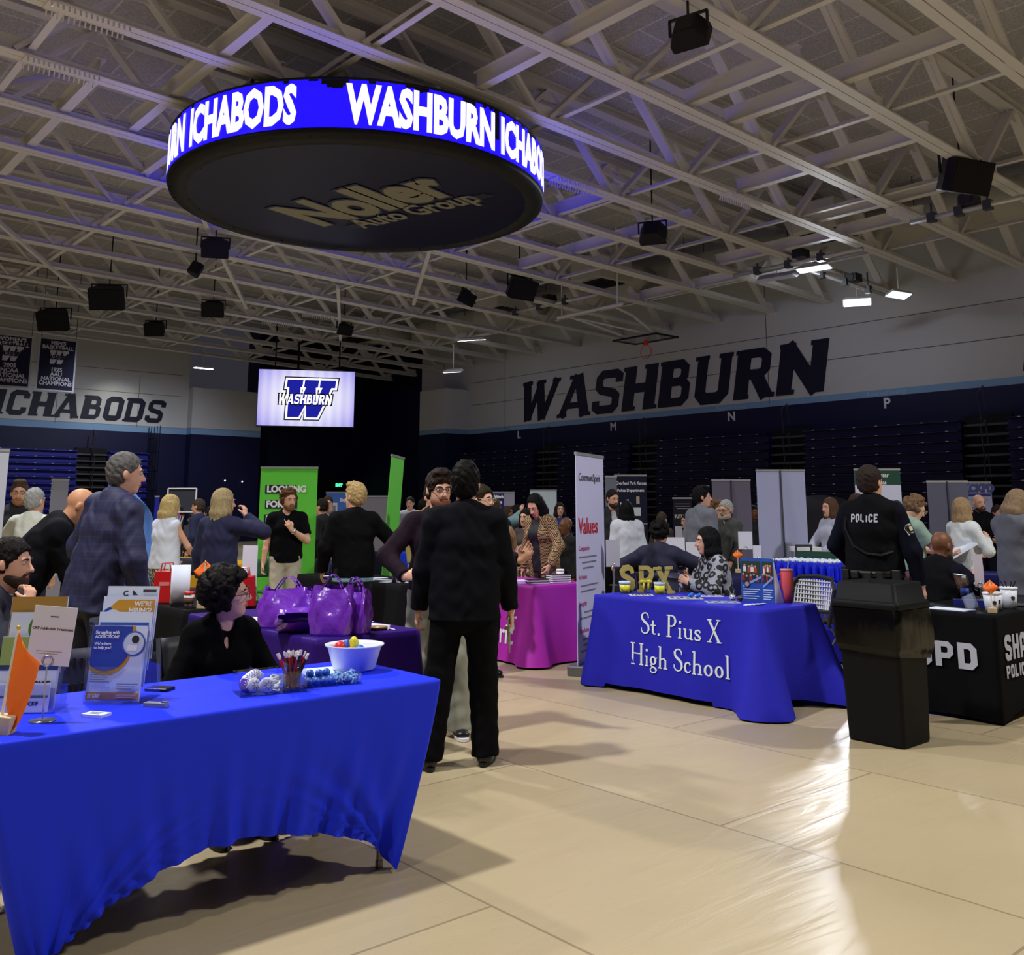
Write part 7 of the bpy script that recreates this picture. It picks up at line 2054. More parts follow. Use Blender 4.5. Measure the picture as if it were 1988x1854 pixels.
for k, (x, y, w_, d_, h_, lab, rgb) in enumerate(((7.62, 3.42, .22, .12, .05, 'dark blue box on the police table behind the orange flag', (20, 28, 110)), (7.95, 3.2, .12, .2, .012, 'black handout lying at the right of the police table', (30, 30, 36)))):
    tag(MB().box((0, 0, h_ / 2), (w_, d_, h_)).build('box', M(rgb, .5), loc=(x, y, TZ), rotz=VIEW(20)), lab, 'box')
sign_clip('sign holder with a pale card beside the seated person in police uniform', (8.25, 3.6, TZ), 0, .075, .26, .10, rgb=(206, 196, 214))
# ---- blue bottles in rows
def blue_bottle():
    t = thing('blue_bottle', 'clear blue water bottle with a white cap on the blue table', 'bottle', (0, 0, 0), 0, 'rows of blue bottles')
    MB().lathe([(.001, .001), (.033, .001), (.034, .03), (.031, .07), (.034, .11), (.030, .15), (.016, .185), (.016, .19)], seg=14).build('bottle_body', M((28, 44, 216), .15, spec=.6), t, True); MB().lathe([(.018, .188), (.018, .212), (.001, .214)], seg=12).build('cap', M((210, 222, 240), .4), t, True)
    return t
b0 = blue_bottle(); first = True
for i in range(9):
    for j in range(6):
        x, y = 8.90 + .085 * j, 6.04 - .085 * i
        if first: b0.location = (x, y, TZ); first = False
        else: dup(b0, (x, y, TZ))
tag(MB().box((0, 0, .14), (.03, .5, .28)).build('green_board', M((24, 70, 52), .7), loc=(9.44, 5.82, TZ), rotz=0), 'dark green board behind the blue bottles', 'board')
for i, (x, y, lab) in enumerate(((8.93, 4.40, 'white sheet on the near end of the blue bottle table'), (9.15, 4.62, 'farther white sheet on the blue bottle table'))):
    tag(MB().box((0, 0, .003), (.2, .28, .006)).build('paper_sheet', PAPER, loc=(x, y, TZ), rotz=VIEW(30 + 20 * i)), lab, 'paper')
# ---- black table with red bags, left
REDB = M((176, 20, 26), .3, spec=.5, bump=.3, bscale=12)
def red_bag(lab, x, y, az, h_=.26):
    t = thing('red_bag', lab, 'bag', (x, y, TZ), VIEW(az), 'red bags on the black table')
    m = MB(); m.box((0, 0, h_ / 2), (.19, .10, h_), taper=.86); m.build('bag_body', REDB, t, bevel=.006)
    for sy in (-1, 1): MB().tube([(-.04, sy * .035, h_), (-.03, sy * .035, h_ + .06), (.03, sy * .035, h_ + .06), (.04, sy * .035, h_)], .005, 6).build('handle', REDB, t)
    MB().box((0, -.048, h_ * .6), (.08, .003, .03)).build('printed_label', M((206, 110, 110), .5), t)
red_bag('left red bag behind the person in the plaid suit', 3.05, 7.75, 0, .25); red_bag('middle red bag behind the orange diamond flag', 3.22, 7.18, 8, .22); red_bag('right red bag beside the seated person in the black V-neck', 3.40, 7.10, -6, .23)
cup('coffee cup with a dark sleeve and red lid by the red bags', (3.03, 7.24, TZ), (90, 62, 50), (210, 206, 206), (196, 36, 40), 1.0)
desk_flag('orange diamond flag standing before the red bags', (3.10, 7.14, TZ), -4, .95, diamond=True, pole_h=.36)
t = thing('white_board_card', 'large curled white card standing before the red bags', 'card', (3.02, 7.40, TZ), VIEW(-10)); MB().grid(lambda a, b: (-.07 + .14 * a, .03 * math.sin(a * 2.4), .02 + .29 * b), 8, 2).build('card_sheet', PAPER, t, True, solid=.002); MB().box((0, .03, .01), (.12, .08, .02)).build('card_base', BLACK, t)
# ---- wheeled case behind the curly-haired woman
cs = thing('wheeled_case', 'black wheeled case with its handle up, behind the clear rack', 'case', (1.95, 5.55, 0), VIEW(20))
MB().box((0, 0, .38), (.40, .28, .66)).build('case_body', M((18, 18, 20), .7, bump=.3, bscale=60), cs, bevel=.03)
m = MB(); m.bar((-.09, 0, .7), (-.09, 0, 1.0), .022, .022); m.bar((.09, 0, .7), (.09, 0, 1.0), .022, .022); m.bar((-.11, 0, 1.0), (.11, 0, 1.0), .035, .035); m.build('pull_handle', BLACK, cs)
for sx in (-.15, .15): MB().lathe([(.04, -.015), (.04, .015)], c=(sx, .1, .04), rot=Matrix.Rotation(math.radians(90), 3, 'Y'), seg=14).build('wheel', BLACK, cs)
MB().box((0, -.145, .52), (.3, .02, .22)).build('front_pocket', M((24, 24, 28), .7), cs, bevel=.005)
# ---- things on the middle black table and the far ones
for k in range(10):
    tag(MB().lathe([(.001, 0), (.024, 0), (.024, .14), (.012, .165), (.012, .18), (.001, .182)], seg=10).build('can_bottle', M((58, 56, 92), .3), None, True, loc=(5.62 + .06 * (k % 5), 9.72 - .07 * (k // 5), TZ)), 'dark bottle in the cluster left of the black overshirt', 'bottle', 'dark bottles on the black table')
for k in range(4): tag(MB().lathe([(.001, 0), (.024, 0), (.024, .14), (.012, .165), (.001, .18)], seg=10).build('can_bottle', M((70, 60, 100), .3), None, True, loc=(5.62 + .06 * k, 8.32, TZ)), 'dark bottle near the tilted green banner', 'bottle', 'dark bottles by the tilted banner')
rp = random.Random(9)
for k in range(12):
    tag(MB().box((0, 0, .002), (.10, .20, .004)).build('leaflet', M((206, 212, 232), .6), loc=(5.60 + .1 * (k % 3), 9.55 - .13 * k, TZ), rotz=rp.uniform(0, 3)), 'white leaflet on the middle black table', 'leaflet', 'white leaflets on the middle black table')
tag(MB().tube([(.05 * math.cos(a), .03 * math.sin(a), .008) for a in [2 * math.pi * i / 12 for i in range(13)]], .009, 6).build('bracelet', M((230, 50, 100), .4), loc=(5.62, 9.4, TZ)), 'pink bracelet on the middle black table', 'bracelet')
# far table dressing: cards in clips, boxes, laptops
for k, (u, v, d, az, w_, h_, lab) in enumerate(((1287, 1062, 11.9, -20, .11, .24, 'narrow white card with a square mark behind the seated navy suit'), (1312, 1068, 11.3, 8, .21, .28, 'tilted blank white card right of the seated navy suit'), (1352, 1085, 11.0, -6, .23, .34, 'large white board standing left of the person in the spotted sweater'), (1447, 1050, 11.2, 0, .16, .2, 'white card with a square mark right of the dark green pullover'), (1318, 1038, 12.6, 0, .09, .2, 'small white card in the crowd behind the person in the spotted sweater'), (1190, 1075, 9.6, -8, .14, .26, 'white card with dark corner pattern right of the tall white banner'), (1470, 1074, 10.9, 10, .09, .16, 'small clear card behind the display board'), (484, 1100, 7.8, 20, .14, .32, 'white card stand right of the navy overshirt'))):
    c_ = PD(u, v, d); x0_ = c_.z - h_ / 2 - TZ
    sign_clip(lab, (c_.x, c_.y, TZ), az, w_, h_, max(.02, x0_), group=None)
desk_flag('small orange flag beside the dark green pullover', (PD(1432, 1075, 11.4).x, PD(1432, 1075, 11.4).y, TZ), 0, .7, diamond=True)
hoop = thing('toy_hoop', 'small basketball hoop game at the far table on the left', 'game', PD(352, 985, 17.0).xy.to_3d(), heading(190))
MB().box((0, -.03, 1.62), (.55, .02, .42)).build('backboard', M((60, 62, 76), .3), hoop)
m = MB()
for a_, b_ in (((-.27, .0, 1.42), (.27, .0, 1.42)), ((-.27, 0, 1.83), (.27, 0, 1.83)), ((-.27, 0, 1.42), (-.27, 0, 1.83)), ((.27, 0, 1.42), (.27, 0, 1.83))): m.bar(a_, b_, .02, .02)
m.build('board_frame', WHITE, hoop)
MB().tube([(.11 * math.cos(a), .12 + .11 * math.sin(a), 1.36) for a in [2 * math.pi * i / 16 for i in range(17)]], .010, 6).build('rim', M((226, 70, 40), .4), hoop)
m = MB()
for i in range(12):
    a = 2 * math.pi * i / 12; m.tube([(.11 * math.cos(a), .12 + .11 * math.sin(a), 1.36), (.05 * math.cos(a + .3), .12 + .05 * math.sin(a + .3), 1.12)], .004, 4)
m.build('net', WHITE, hoop)
MB().bar((0, -.05, 0), (0, -.05, 1.5), .06, .06).build('pole', M((40, 42, 50), .4), hoop)
for k, (x, y, a, rgb, lab) in enumerate(((5.9, 11.4, 139, (30, 92, 66), 'green folding chair right of the bright green banner'), (5.15, 12.4, 150, (24, 26, 50), 'navy folding chair left of the bright green banner'), (7.5, 10.6, -120, (26, 26, 34), 'dark folding chair right of the tilted green banner'), (7.40, 6.42, -110, (34, 36, 60), 'dark slotted chair between the tall white banner and the tweed blazer'), (7.92, 6.74, 20, (24, 26, 42), 'dark folding chair under the person in the navy suit'), (8.35, 5.2, 60, (28, 30, 40), 'dark folding chair left of the blue bottle table'), (10.9, 7.3, 40, (20, 20, 26), 'black folding chair below the blank white banner'), (8.35, 4.35, 180, (30, 30, 38), 'dark folding chair behind the seated person in police uniform'))):
    folding_chair(lab, (x, y), a, rgb, None, k == 3)
lug = thing('suitcase', 'black suitcase with raised handle before the blank white banner', 'suitcase', PD(1556, 985, 11.6).xy.to_3d(), heading(0))
MB().box((0, 0, .30), (.38, .24, .55)).build('case_body', BLACK, lug, bevel=.03); m = MB(); m.bar((-.09, 0, .55), (-.09, 0, 1.05), .02, .02); m.bar((.09, 0, .55), (.09, 0, 1.05), .02, .02); m.bar((-.1, 0, 1.05), (.1, 0, 1.05), .03, .03); m.build('pull_handle', M((60, 62, 66), .3), lug)
lap = thing('laptop', 'open silver laptop on the far table right of the green banner', 'laptop', (6.1, 10.9, .0), heading(175))
lap.location = (PD(640, 1060, 14.2).x, PD(640, 1060, 14.2).y, TZ)
MB().box((0, 0, .01), (.34, .24, .02)).build('keyboard_base', M((120, 122, 128), .4), lap); m = MB(); m.box((0, 0, .12), (.34, .008, .23)); place(m, Matrix.Translation((0, -.12, .01)) @ Matrix.Rotation(math.radians(12), 4, 'X')).build('screen_lid', M((150, 156, 176), .4), lap)
plain_table('dark cloth under the silver laptop right of the green banner', lap.location.x - .35, lap.location.x + .35, lap.location.y - .5, lap.location.y + .5, (26, 26, 34), 21)
# ================================================================ people
BK, NV_, CHAR = (16, 16, 20), (24, 26, 52), (36, 36, 40)
SUITB = M((14, 15, 21), .85, spec=.08)
PANTB = M((11, 11, 14), .85, spec=.08)
DARKSHOE = dict(rgb=(14, 13, 13), rough=.25)
# --- the person in the black suit, back to us
a = human('person in a black suit seen from behind between the blue tables', face=-2, pos=(3.69, 4.70), h=1.76, w=1.09, head=(6, 4, 0), vox=.0075,
      feet=((-.20, -.06, 10), (.13, .04, 12)), top=dict(mat=SUITB, fit='jacket', hem=.83, t=.02, fold=1.3, white_collar=(196, 204, 226)), bottom=dict(mat=PANTB, flare=.02, t=.016), shoe=DARKSHOE,
      hair=dict(style='short', rgb=(16, 14, 14), t=.018, low=-.075), arms=dict(L=dict(w=(-.285, .12, .86), pole=(-1, -.7, .1)), R=dict(w=(.285, .13, .85), pole=(1, -.7, .1))), knee_out=.02)
q = Matrix.Translation(a['root'].location) @ Matrix.Rotation(a['root'].rotation_euler[2], 4, 'Z') @ Vector(tuple(a['wri'][1] + _v((-.01, .05, -.13))))
m = MB()
for k in range(3): m.box((.004 * k, 0, -.02 * k), (.006, .12, .15), Matrix.Rotation(.25 * k, 3, 'X'))
tag(m.build('handouts', M((190, 190, 176), .7, var=.5, vscale=40), loc=q, rotz=a['root'].rotation_euler[2]), 'folded printed handouts in the right hand of the person in the black suit', 'papers')
# --- facing him
b = human('person with black glasses in a plum sweater and khaki trousers, facing us', face=174, pos=(4.03, 5.44), h=1.73, w=1.04, head=(-18, -2, 0), vox=.008,
      feet=((-.16, .05, 8), (.20, .0, 10)), top=dict(mat=M((34, 23, 34), .9, spec=.1), name='sweater', fit='sweater'), inner=dict(mat=M((200, 200, 206), .7), collar=1), bottom=dict(mat=M((150, 152, 138), .85), flare=.04, t=.022), shoe=dict(rgb=(22, 22, 26), sole=(220, 220, 226)),
      hair=dict(style='short', rgb=(40, 30, 26), t=.022, quiff=1, front=.075), beard=dict(rgb=(120, 76, 54)), glasses=(12, 12, 14), tone='light',
      arms=dict(L=dict(w=(-.56, .22, 1.16), pole=(-.4, -.5, -1), hd=(-.6, .3, .75), pn=(.3, .9, .2), curl=.15), R=dict(w=(.22, .28, 1.06), pole=(1, -.2, -.4), hd=(-.7, .6, .2))))
lan = MB(); lan.tube([tuple(b['up']((.05, .06, 1.47))), tuple(b['up']((.07, .13, 1.35))), tuple(b['up']((.05, .15, 1.22)))], .008, 6); lan.build('lanyard', M((214, 206, 160), .6), b['root'])
# --- young man in the black polo
c = human('person in a black polo and khaki trousers before the bright green banner', face=168, pos=tuple(PD(560, 957, 11.8).xy), h=1.70, w=1.05, head=(-26, -4, 0), vox=.008, tone='light',
      top=dict(mat=M((10, 10, 15), .85, spec=.08), name='polo_shirt', sleeve='short', vneck=.05, hem=.87, t=.018), bottom=dict(mat=M((176, 168, 154), .85), t=.018), shoe=dict(rgb=(230, 230, 230)), hair=dict(style='curly', rgb=(96, 66, 44), t=.004, curl=.02, n=150, fringe=.55), beard=dict(rgb=(120, 84, 60)),
      arms=dict(L=dict(w=(-.06, .21, 1.27), pole=(-.8, -.2, -1), hd=(.5, .2, .85), pn=(.3, -1, 0), curl=.7), R=dict(w=(.27, .02, .86))))
wr = c['wri'][-1]; el_ = c['elb'][-1]; dr_ = Vector(wr - el_).normalized()
R_ = dr_.to_track_quat('Z', 'Y').to_matrix()
MB().lathe([(.036, -.012), (.038, 0), (.036, .012)], c=tuple(Vector(wr) - dr_ * .03), rot=R_, seg=18).build('wristwatch', M((190, 192, 200), .25, metal=.8), c['root'], True, solid=.004)
MB().tube([tuple(c['up']((-.05, .05, 1.47))), tuple(c['up']((-.02, .115, 1.38))), tuple(c['up']((.0, .13, 1.34))), tuple(c['up']((.03, .11, 1.39))), tuple(c['up']((.05, .05, 1.47)))], .003, 5).build('necklace', M((190, 176, 140), .3, metal=.7), c['root'])
# --- blond man in black seen from behind
human('person in a black overshirt seen from behind at the middle black table', face=-12, pos=tuple(PD(690, 940, 9.6).xy), h=1.71, w=1.10, head=(-42, 6, 0), vox=.009, top=dict(mat=M((10, 10, 12), .85, spec=.08), name='overshirt', hem=.84, t=.022), inner=dict(mat=M((110, 150, 170), .8), hem=.805, t=.016, name='undershirt'), bottom=dict(mat=M((14, 14, 17), .8), t=.016), shoe=DARKSHOE,
      hair=dict(style='short', rgb=(170, 146, 100), t=.022, quiff=1, low=-.05), arms=dict(L=dict(w=(-.30, .10, .90)), R=dict(w=(.42, .22, 1.0), pole=(1, -.6, 0))))
# --- left group
PLAID = pattern_mat('plaid_navy', 'plaid', ((24, 28, 66), (44, 44, 90)), 22.0, thr=.86)
p_ = PD(193, 985, 6.35)
dd = human('person in a navy plaid suit leaning forward, seen from behind', face=38, pos=(p_.x, p_.y), h=1.86, w=1.10, lean=(9, 6), head=(20, 8, 0), vox=.0075, tone='light', top=dict(mat=PLAID, fit='jacket', hem=.80, t=.022, fold=1.3, white_collar=(214, 220, 236)), bottom=dict(mat=M((16, 17, 34), .8), t=.016), shoe=DARKSHOE,
      hair=dict(style='short', rgb=(92, 90, 90), t=.008, low=-.07), arms=dict(L=dict(w=(-.30, .12, .92), pole=(-1, -.8, 0)), R=dict(w=(.27, .16, .86), pole=(1, -.8, 0))))
p_ = PD(44, 985, 6.9)
human('person in a black suit bending forward, left of the navy plaid suit', face=58, pos=(p_.x, p_.y), h=1.73, w=1.2, lean=(30, 3), head=(4, -6, 0), vox=.0085, tone='tan', top=dict(mat=SUITB, fit='jacket', hem=.78, t=.024, fold=1.2, white_collar=(210, 214, 226)), bottom=dict(mat=PANTB, t=.02), shoe=DARKSHOE, hair=dict(style='bald', rgb=(60, 46, 40)), arms=dict(L=dict(w=(-.2, .5, .80), pole=(-.6, -1, -.3)), R=dict(w=(.22, .45, .80), pole=(.6, -1, -.3))))
p_ = PD(-28, 985, 5.35)
human('seated person in a navy shirt at the left edge, hand raised to the mouth', face=86, pos=(p_.x, p_.y), h=1.70, w=1.08, sit=.45, lean=(14, 0), head=(0, 12, 0), vox=.0075, tone='light', top=dict(mat=M((30, 32, 50), .85), t=.018, collar=1), bottom=dict(mat=M((26, 26, 32), .8)), shoe=DARKSHOE, hair=dict(style='short', rgb=(26, 22, 22), t=.016), beard=dict(rgb=(60, 44, 38), mo=1),
      arms=dict(R=dict(w=(.16, .36, 1.02), pole=(.5, .2, -1), hd=(-.35, -.25, 1), pn=(-.5, -.8, 0), curl=.7), L=dict(w=(-.14, .4, .82), pole=(-.8, 0, -1))))
p_ = PD(0, 985, 5.45)
folding_chair('orange-trimmed dark chair under the seated person at the left edge', (1.30, 6.0), 86, (190, 84, 30), None)
human('person in a cream fleece seen from behind at the left', face=8, u=68, vtop=952, d=9.6, w=1.1, head=(6, 4, 0), vox=.010, tone='light', top=dict(mat=M((196, 200, 192), .95, bump=.3, bscale=160), name='fleece', hem=.86, t=.022), bottom=dict(mat=M((24, 26, 52), .85)), shoe=DARKSHOE, hair=dict(style='short', rgb=(150, 152, 152), t=.008, low=-.06), arms=dict(L=dict(w=(-.3, .2, 1.0), pole=(-1, -.5, -.2))))
human('person in glasses and a dark vest over a bright blue sleeve, far left', face=150, u=40, vtop=937, d=10.6, w=1.1, head=(8, 0, 0), vox=.010, tone='light', top=dict(mat=M((18, 20, 30), .8), name='vest', sleeve='none', t=.03, fit='sweater'), inner=dict(mat=M((30, 44, 190), .8), t=.012), bottom=dict(mat=M((18, 20, 30), .8)), shoe=DARKSHOE, hair=dict(style='short', rgb=(78, 64, 54), t=.010, quiff=1), beard=dict(rgb=(150, 110, 76)), glasses=(30, 26, 26))
LEO = pattern_mat('leopard_print', 'spots', ((196, 190, 176), (40, 36, 34)), 42.0, thr=.62)
human('person in a sleeveless white top and spotted trousers, seen from behind', face=28, u=326, vtop=985, d=10.8, h=1.62, sex='f', w=1.08, head=(14, -8, 0), vox=.010, tone='light', top=dict(mat=M((206, 214, 232), .8), name='blouse', sleeve='none', t=.024, hem=.90), bottom=dict(mat=LEO, t=.02, flare=.03), shoe=dict(rgb=(226, 226, 226)), hair=dict(style='long', rgb=(186, 164, 112), len=.24), arms=dict(R=dict(w=(.20, .32, .98), pole=(1, -.6, -.4)), L=dict(w=(-.2, .3, 1.0), pole=(-1, -.6, -.4))))
human('person in a navy overshirt with a hand raised to one ear, seen from behind', face=22, u=432, vtop=954, d=9.4, w=1.06, head=(26, 0, 0), vox=.009, tone='light', top=dict(mat=M((24, 27, 62), .85), name='overshirt', hem=.84, t=.022), bottom=dict(mat=M((22, 24, 40), .85)), shoe=DARKSHOE, hair=dict(style='long', rgb=(150, 134, 100), len=.27, uneven=.4), arms=dict(R=dict(w=(.20, .14, 1.50), pole=(1, .4, -.6), hd=(-.3, .1, 1), pn=(-1, 0, 0), curl=.6), L=dict(w=(-.27, .06, .87))))
# --- curly-haired woman at the front blue table
cw = human('person in glasses and a black V-neck seated behind the bright blue table, head turned right', face=140, pos=(2.14, 4.80), h=1.55, sex='f', w=1.02, sit=.39, lean=(16, 0), head=(-66, 12, 0), vox=.0058, tone='light', top=dict(mat=M((8, 8, 10), .9, spec=.06), name='cardigan', t=.020, vneck=.09), bottom=dict(mat=M((20, 20, 24), .8)), shoe=DARKSHOE,
      hair=dict(style='curly', rgb=(20, 17, 17), t=.012, curl=.021, n=330, fringe=.5), glasses=(52, 48, 60), arms=dict(L=dict(w=(-.14, .36, .62), pole=(-1, -.6, -.2)), R=dict(w=(.14, .36, .62), pole=(1, -.6, -.2))))
folding_chair('dark folding chair under the person in the black V-neck', (2.16, 4.78), 140, (26, 26, 34), None)
# --- magenta table
HOUND = pattern_mat('houndstooth', 'check', ((176, 140, 96), (30, 26, 24)), 62.0)
human('person in a tweed blazer leaning over the magenta table', face=-136, u=1056, vtop=966, d=10.95, h=1.66, sex='f', w=1.08, lean=(8, 0), head=(-8, -24, 0), vox=.0075, tone='light', top=dict(mat=HOUND, fit='jacket', hem=.78, t=.022, open=.085), inner=dict(mat=M((22, 24, 32), .7), vneck=.06, t=.008), bottom=dict(mat=M((58, 48, 52), .8), t=.014), shoe=DARKSHOE,
      hair=dict(style='long', rgb=(14, 13, 16), len=.27, t=.012, front=.035), arms=dict(L=dict(w=(-.26, .2, .92), pole=(-1, -.8, 0)), R=dict(w=(.25, .08, .86), pole=(1, -.8, 0))))
human('seated person in a pale pink cardigan behind the magenta table', face=165, pos=tuple(PD(978, 985, 11.9).xy), h=1.66, sex='f', w=1.05, sit=.44, lean=(16, 0), head=(20, -14, 0), vox=.010, tone='light', top=dict(mat=M((214, 180, 180), .9), name='cardigan', t=.02), bottom=dict(mat=M((60, 60, 80), .8)), hair=dict(style='long', rgb=(150, 120, 90), len=.26), arms=dict(L=dict(w=(-.2, .3, .82)), R=dict(w=(.2, .3, .82))))
# --- police
UNI = M((14, 16, 30), .85, spec=.08)
VST = M((14, 14, 18), .9, spec=.08, bump=.35, bscale=180)
def patch(info, sd, frac=.33):
    """shoulder emblem: light-edged shield with a gold centre"""
    S_, E_ = Vector(info['sho'][sd]), Vector(info['elb'][sd]); c0 = S_ + (E_ - S_) * frac
    up_ = (S_ - E_).normalized(); out = Vector((sd, -.35, 0)).normalized(); rgt = up_.cross(out)
    for i, (k, rgb) in enumerate(((1.0, (200, 204, 214)), (.84, (26, 28, 44)), (.42, (200, 196, 150)))):
        pts = [(-.030, .036), (.030, .036), (.050, .012), (.040, -.044), (-.040, -.044), (-.050, .012)]
        mb = MB(); nseg = []
        for q in range(6):
            a_, b_ = pts[q], pts[(q + 1) % 6]
            for s_ in (0, .34, .67): nseg.append(((a_[0] + (b_[0] - a_[0]) * s_) * k, (a_[1] + (b_[1] - a_[1]) * s_) * k))
        mb.v = [(0, 0, 0)] + [(x, y, 0) for x, y in nseg]; n_ = len(nseg)
        mb.f = [(0, j + 1, (j + 1) % n_ + 1) for j in range(n_)]; mb.m = [0] * n_
        on_cloth(info, mb, c0 + out * .14, rgt, up_, 'top' if info.get('patch_on') is None else info['patch_on'], .002 + .0015 * i, .2)
        mb.build('shoulder_emblem', M(rgb, .6), info['root'])
    for txt, yy, hh in (('POLICE', -.034, .013), ('SHAWNEE', .026, .011)):
        mb = text_mb(txt, hh, .0002, extrude=0.0, sx=.8); mb.v = [(p[0], p[1] + yy, 0) for p in mb.v]
        on_cloth(info, mb, c0 + out * .14, rgt, up_, 'top' if info.get('patch_on') is None else info['patch_on'], .0048, .2)
        mb.build('emblem_lettering', M((214, 216, 224), .6), info['root'])
of = human('person in a long-sleeved police uniform and vest standing behind the waste bin', face=38, u=1686, vtop=908, d=7.65, w=1.08, head=(14, 4, 0), vox=.0075, tone='light', inner=dict(mat=UNI, t=.016, name='uniform_shirt'), top=dict(mat=VST, name='vest', sleeve='none', fit='sweater', hem=.98, t=.036), bottom=dict(mat=UNI, t=.016), shoe=DARKSHOE, hair=dict(style='short', rgb=(44, 36, 34), t=.012, low=-.06), arms=dict(L=dict(w=(-.24, .26, .98), pole=(-1, -.6, 0)), R=dict(w=(.30, .10, .88), pole=(1, -.8, 0))))
of['patch_on'] = 'shirt'; patch(of, 1)
mb = block('POLICE', .062, .22)
mb.v = [(p[0], p[1], 0) for p in mb.v]
u_ = Vector(of['up']((-.01, -.4, 1.34))); on_cloth(of, mb, u_, (1, 0, 0), (0, 0, 1), 'top', .003, .5); mb.build('lettering', M((170, 176, 190), .6), of['root'])
MB().tube([tuple(of['up']((-.17, -.05, 1.44))), tuple(of['up']((-.165, -.13, 1.30))), tuple(of['up']((-.10, -.165, 1.17))), tuple(of['up']((.0, -.172, 1.11))), tuple(of['up']((.10, -.155, 1.10))), tuple(of['up']((.17, -.09, 1.13)))], .009, 8).build('radio_cord', M((12, 12, 14), .4, bump=.8, bscale=300), of['root'], True)
bl_ = MB(); 
bl_.grid(lambda q, z_: tuple(of['up'](((.178 + .012) * 1.1 * math.cos(2 * math.pi * q), .145 * 1.1 * math.sin(2 * math.pi * q), .94 + .045 * z_))), 30, 1, close_u=True); bl_.build('duty_belt', M((14, 14, 16), .4), of['root'], True, solid=.008)
for k, (x, y, w_, h_) in enumerate(((-.17, -.10, .05, .10), (-.09, -.16, .06, .07), (0, -.175, .06, .07), (.08, -.165, .05, .09), (.17, -.10, .06, .12), (-.21, .0, .05, .16))):
    q = of['up']((x * 1.08, y, .955)); MB().box(tuple(q), (w_, .05, h_ * .7)).build('belt_pouch', M((18, 18, 20), .5), of['root'], bevel=.006)
so = human('person in a short-sleeved police uniform and vest seated behind the black police table', face=60, pos=(8.25, 4.02), h=1.73, w=1.22, sit=.41, lean=(15, 0), head=(4, 2, 0), vox=.008, tone='brown', belly=.02, top=dict(mat=VST, name='vest', sleeve='none', fit='sweater', t=.034), inner=dict(mat=UNI, t=.018, sleeve='short', name='uniform_shirt'), bottom=dict(mat=UNI, t=.014), shoe=DARKSHOE, hair=dict(style='bald', rgb=(30, 24, 22)), beard=dict(rgb=(30, 24, 22)),
      arms=dict(R=dict(w=(.26, .44, .84), pole=(.8, -.4, -.6), hd=(-.3, 1, 0), pn=(0, 0, -1)), L=dict(w=(-.16, .42, .84), pole=(-.8, -.4, -.6), hd=(.3, 1, 0), pn=(0, 0, -1))))
so['patch_on'] = 'shirt'; patch(so, 1, .36)
q = so['up']((.10, .14, 1.42)); MB().box(tuple(q), (.04, .03, .09)).build('radio_mic', M((20, 20, 22), .5), so['root'], bevel=.006)
# --- royal blue table
SPOT = pattern_mat('spotted_knit', 'spots', ((150, 156, 170), (20, 20, 26)), 15.0, thr=.55)
human('person in a grey spotted sweater seated at the royal blue table', face=-100, pos=(7.42, 5.60), h=1.66, sex='f', w=1.08, sit=.45, lean=(10, 0), head=(6, 8, 0), vox=.0065, tone='light', top=dict(mat=SPOT, name='sweater', t=.026, fit='sweater'), bottom=dict(mat=M((24, 24, 30), .8)), shoe=DARKSHOE, hair=dict(style='long', rgb=(14, 13, 16), len=.36, t=.012),
      arms=dict(L=dict(w=(-.10, .36, .86), pole=(-1, -.3, -.6), hd=(.5, .6, .4), pn=(.6, -.2, 0), curl=.6), R=dict(w=(.06, .36, .86), pole=(1, -.3, -.6), hd=(-.4, .6, .4), pn=(-.6, -.2, 0), curl=.6)))
human('seated person in a navy suit seen from behind, right of the tall white banner', face=20, pos=(7.92, 6.78), h=1.72, w=1.02, sit=.46, lean=(8, 0), head=(8, 0, 0), vox=.009, tone='tan', top=dict(mat=M((26, 28, 56), .8), fit='jacket', t=.024), bottom=dict(mat=M((22, 24, 44), .8)), shoe=DARKSHOE, hair=dict(style='curly', rgb=(20, 18, 18), t=.0, curl=.02, n=120), arms=dict(R=dict(w=(.30, .32, .84), pole=(1, -.5, 0)), L=dict(w=(-.25, .3, .84), pole=(-1, -.5, 0))))
human('person in a loose white blouse seen from behind, before the navy police banner', face=-8, u=1216, vtop=979, d=12.7, h=1.56, sex='f', w=1.15, vox=.011, top=dict(mat=M((206, 212, 226), .85, var=.12, vscale=40), name='blouse', t=.03, hem=.9), bottom=dict(mat=M(BK, .8)), shoe=DARKSHOE, hair=dict(style='long', rgb=(15, 14, 18), len=.38))
human('person in a grey pullover with a pale blue collar, seen from the side', face=62, u=1360, vtop=948, d=12.4, w=1.12, head=(32, 2, 0), vox=.009, tone='light', top=dict(mat=M((110, 114, 126), .9), name='pullover', t=.024, hem=.86, white_collar=(170, 196, 206)), bottom=dict(mat=M((40, 42, 54), .8)), shoe=DARKSHOE, hair=dict(style='short', rgb=(22, 20, 22), t=.02, quiff=1))
human('person with glasses in a dark green pullover, facing the grey pullover', face=-118, u=1412, vtop=975, d=12.9, w=1.06, head=(-10, -8, 0), vox=.009, tone='light', top=dict(mat=M((66, 70, 68), .9), name='pullover', t=.022, vneck=.05), bottom=dict(mat=M((40, 42, 48), .8)), shoe=DARKSHOE, hair=dict(style='short', rgb=(170, 168, 166), t=.012), beard=dict(rgb=(190, 186, 182)), glasses=(40, 30, 30), arms=dict(R=dict(w=(.22, .28, .95), pole=(1, -.6, -.4)), L=dict(w=(-.25, .18, .90))))
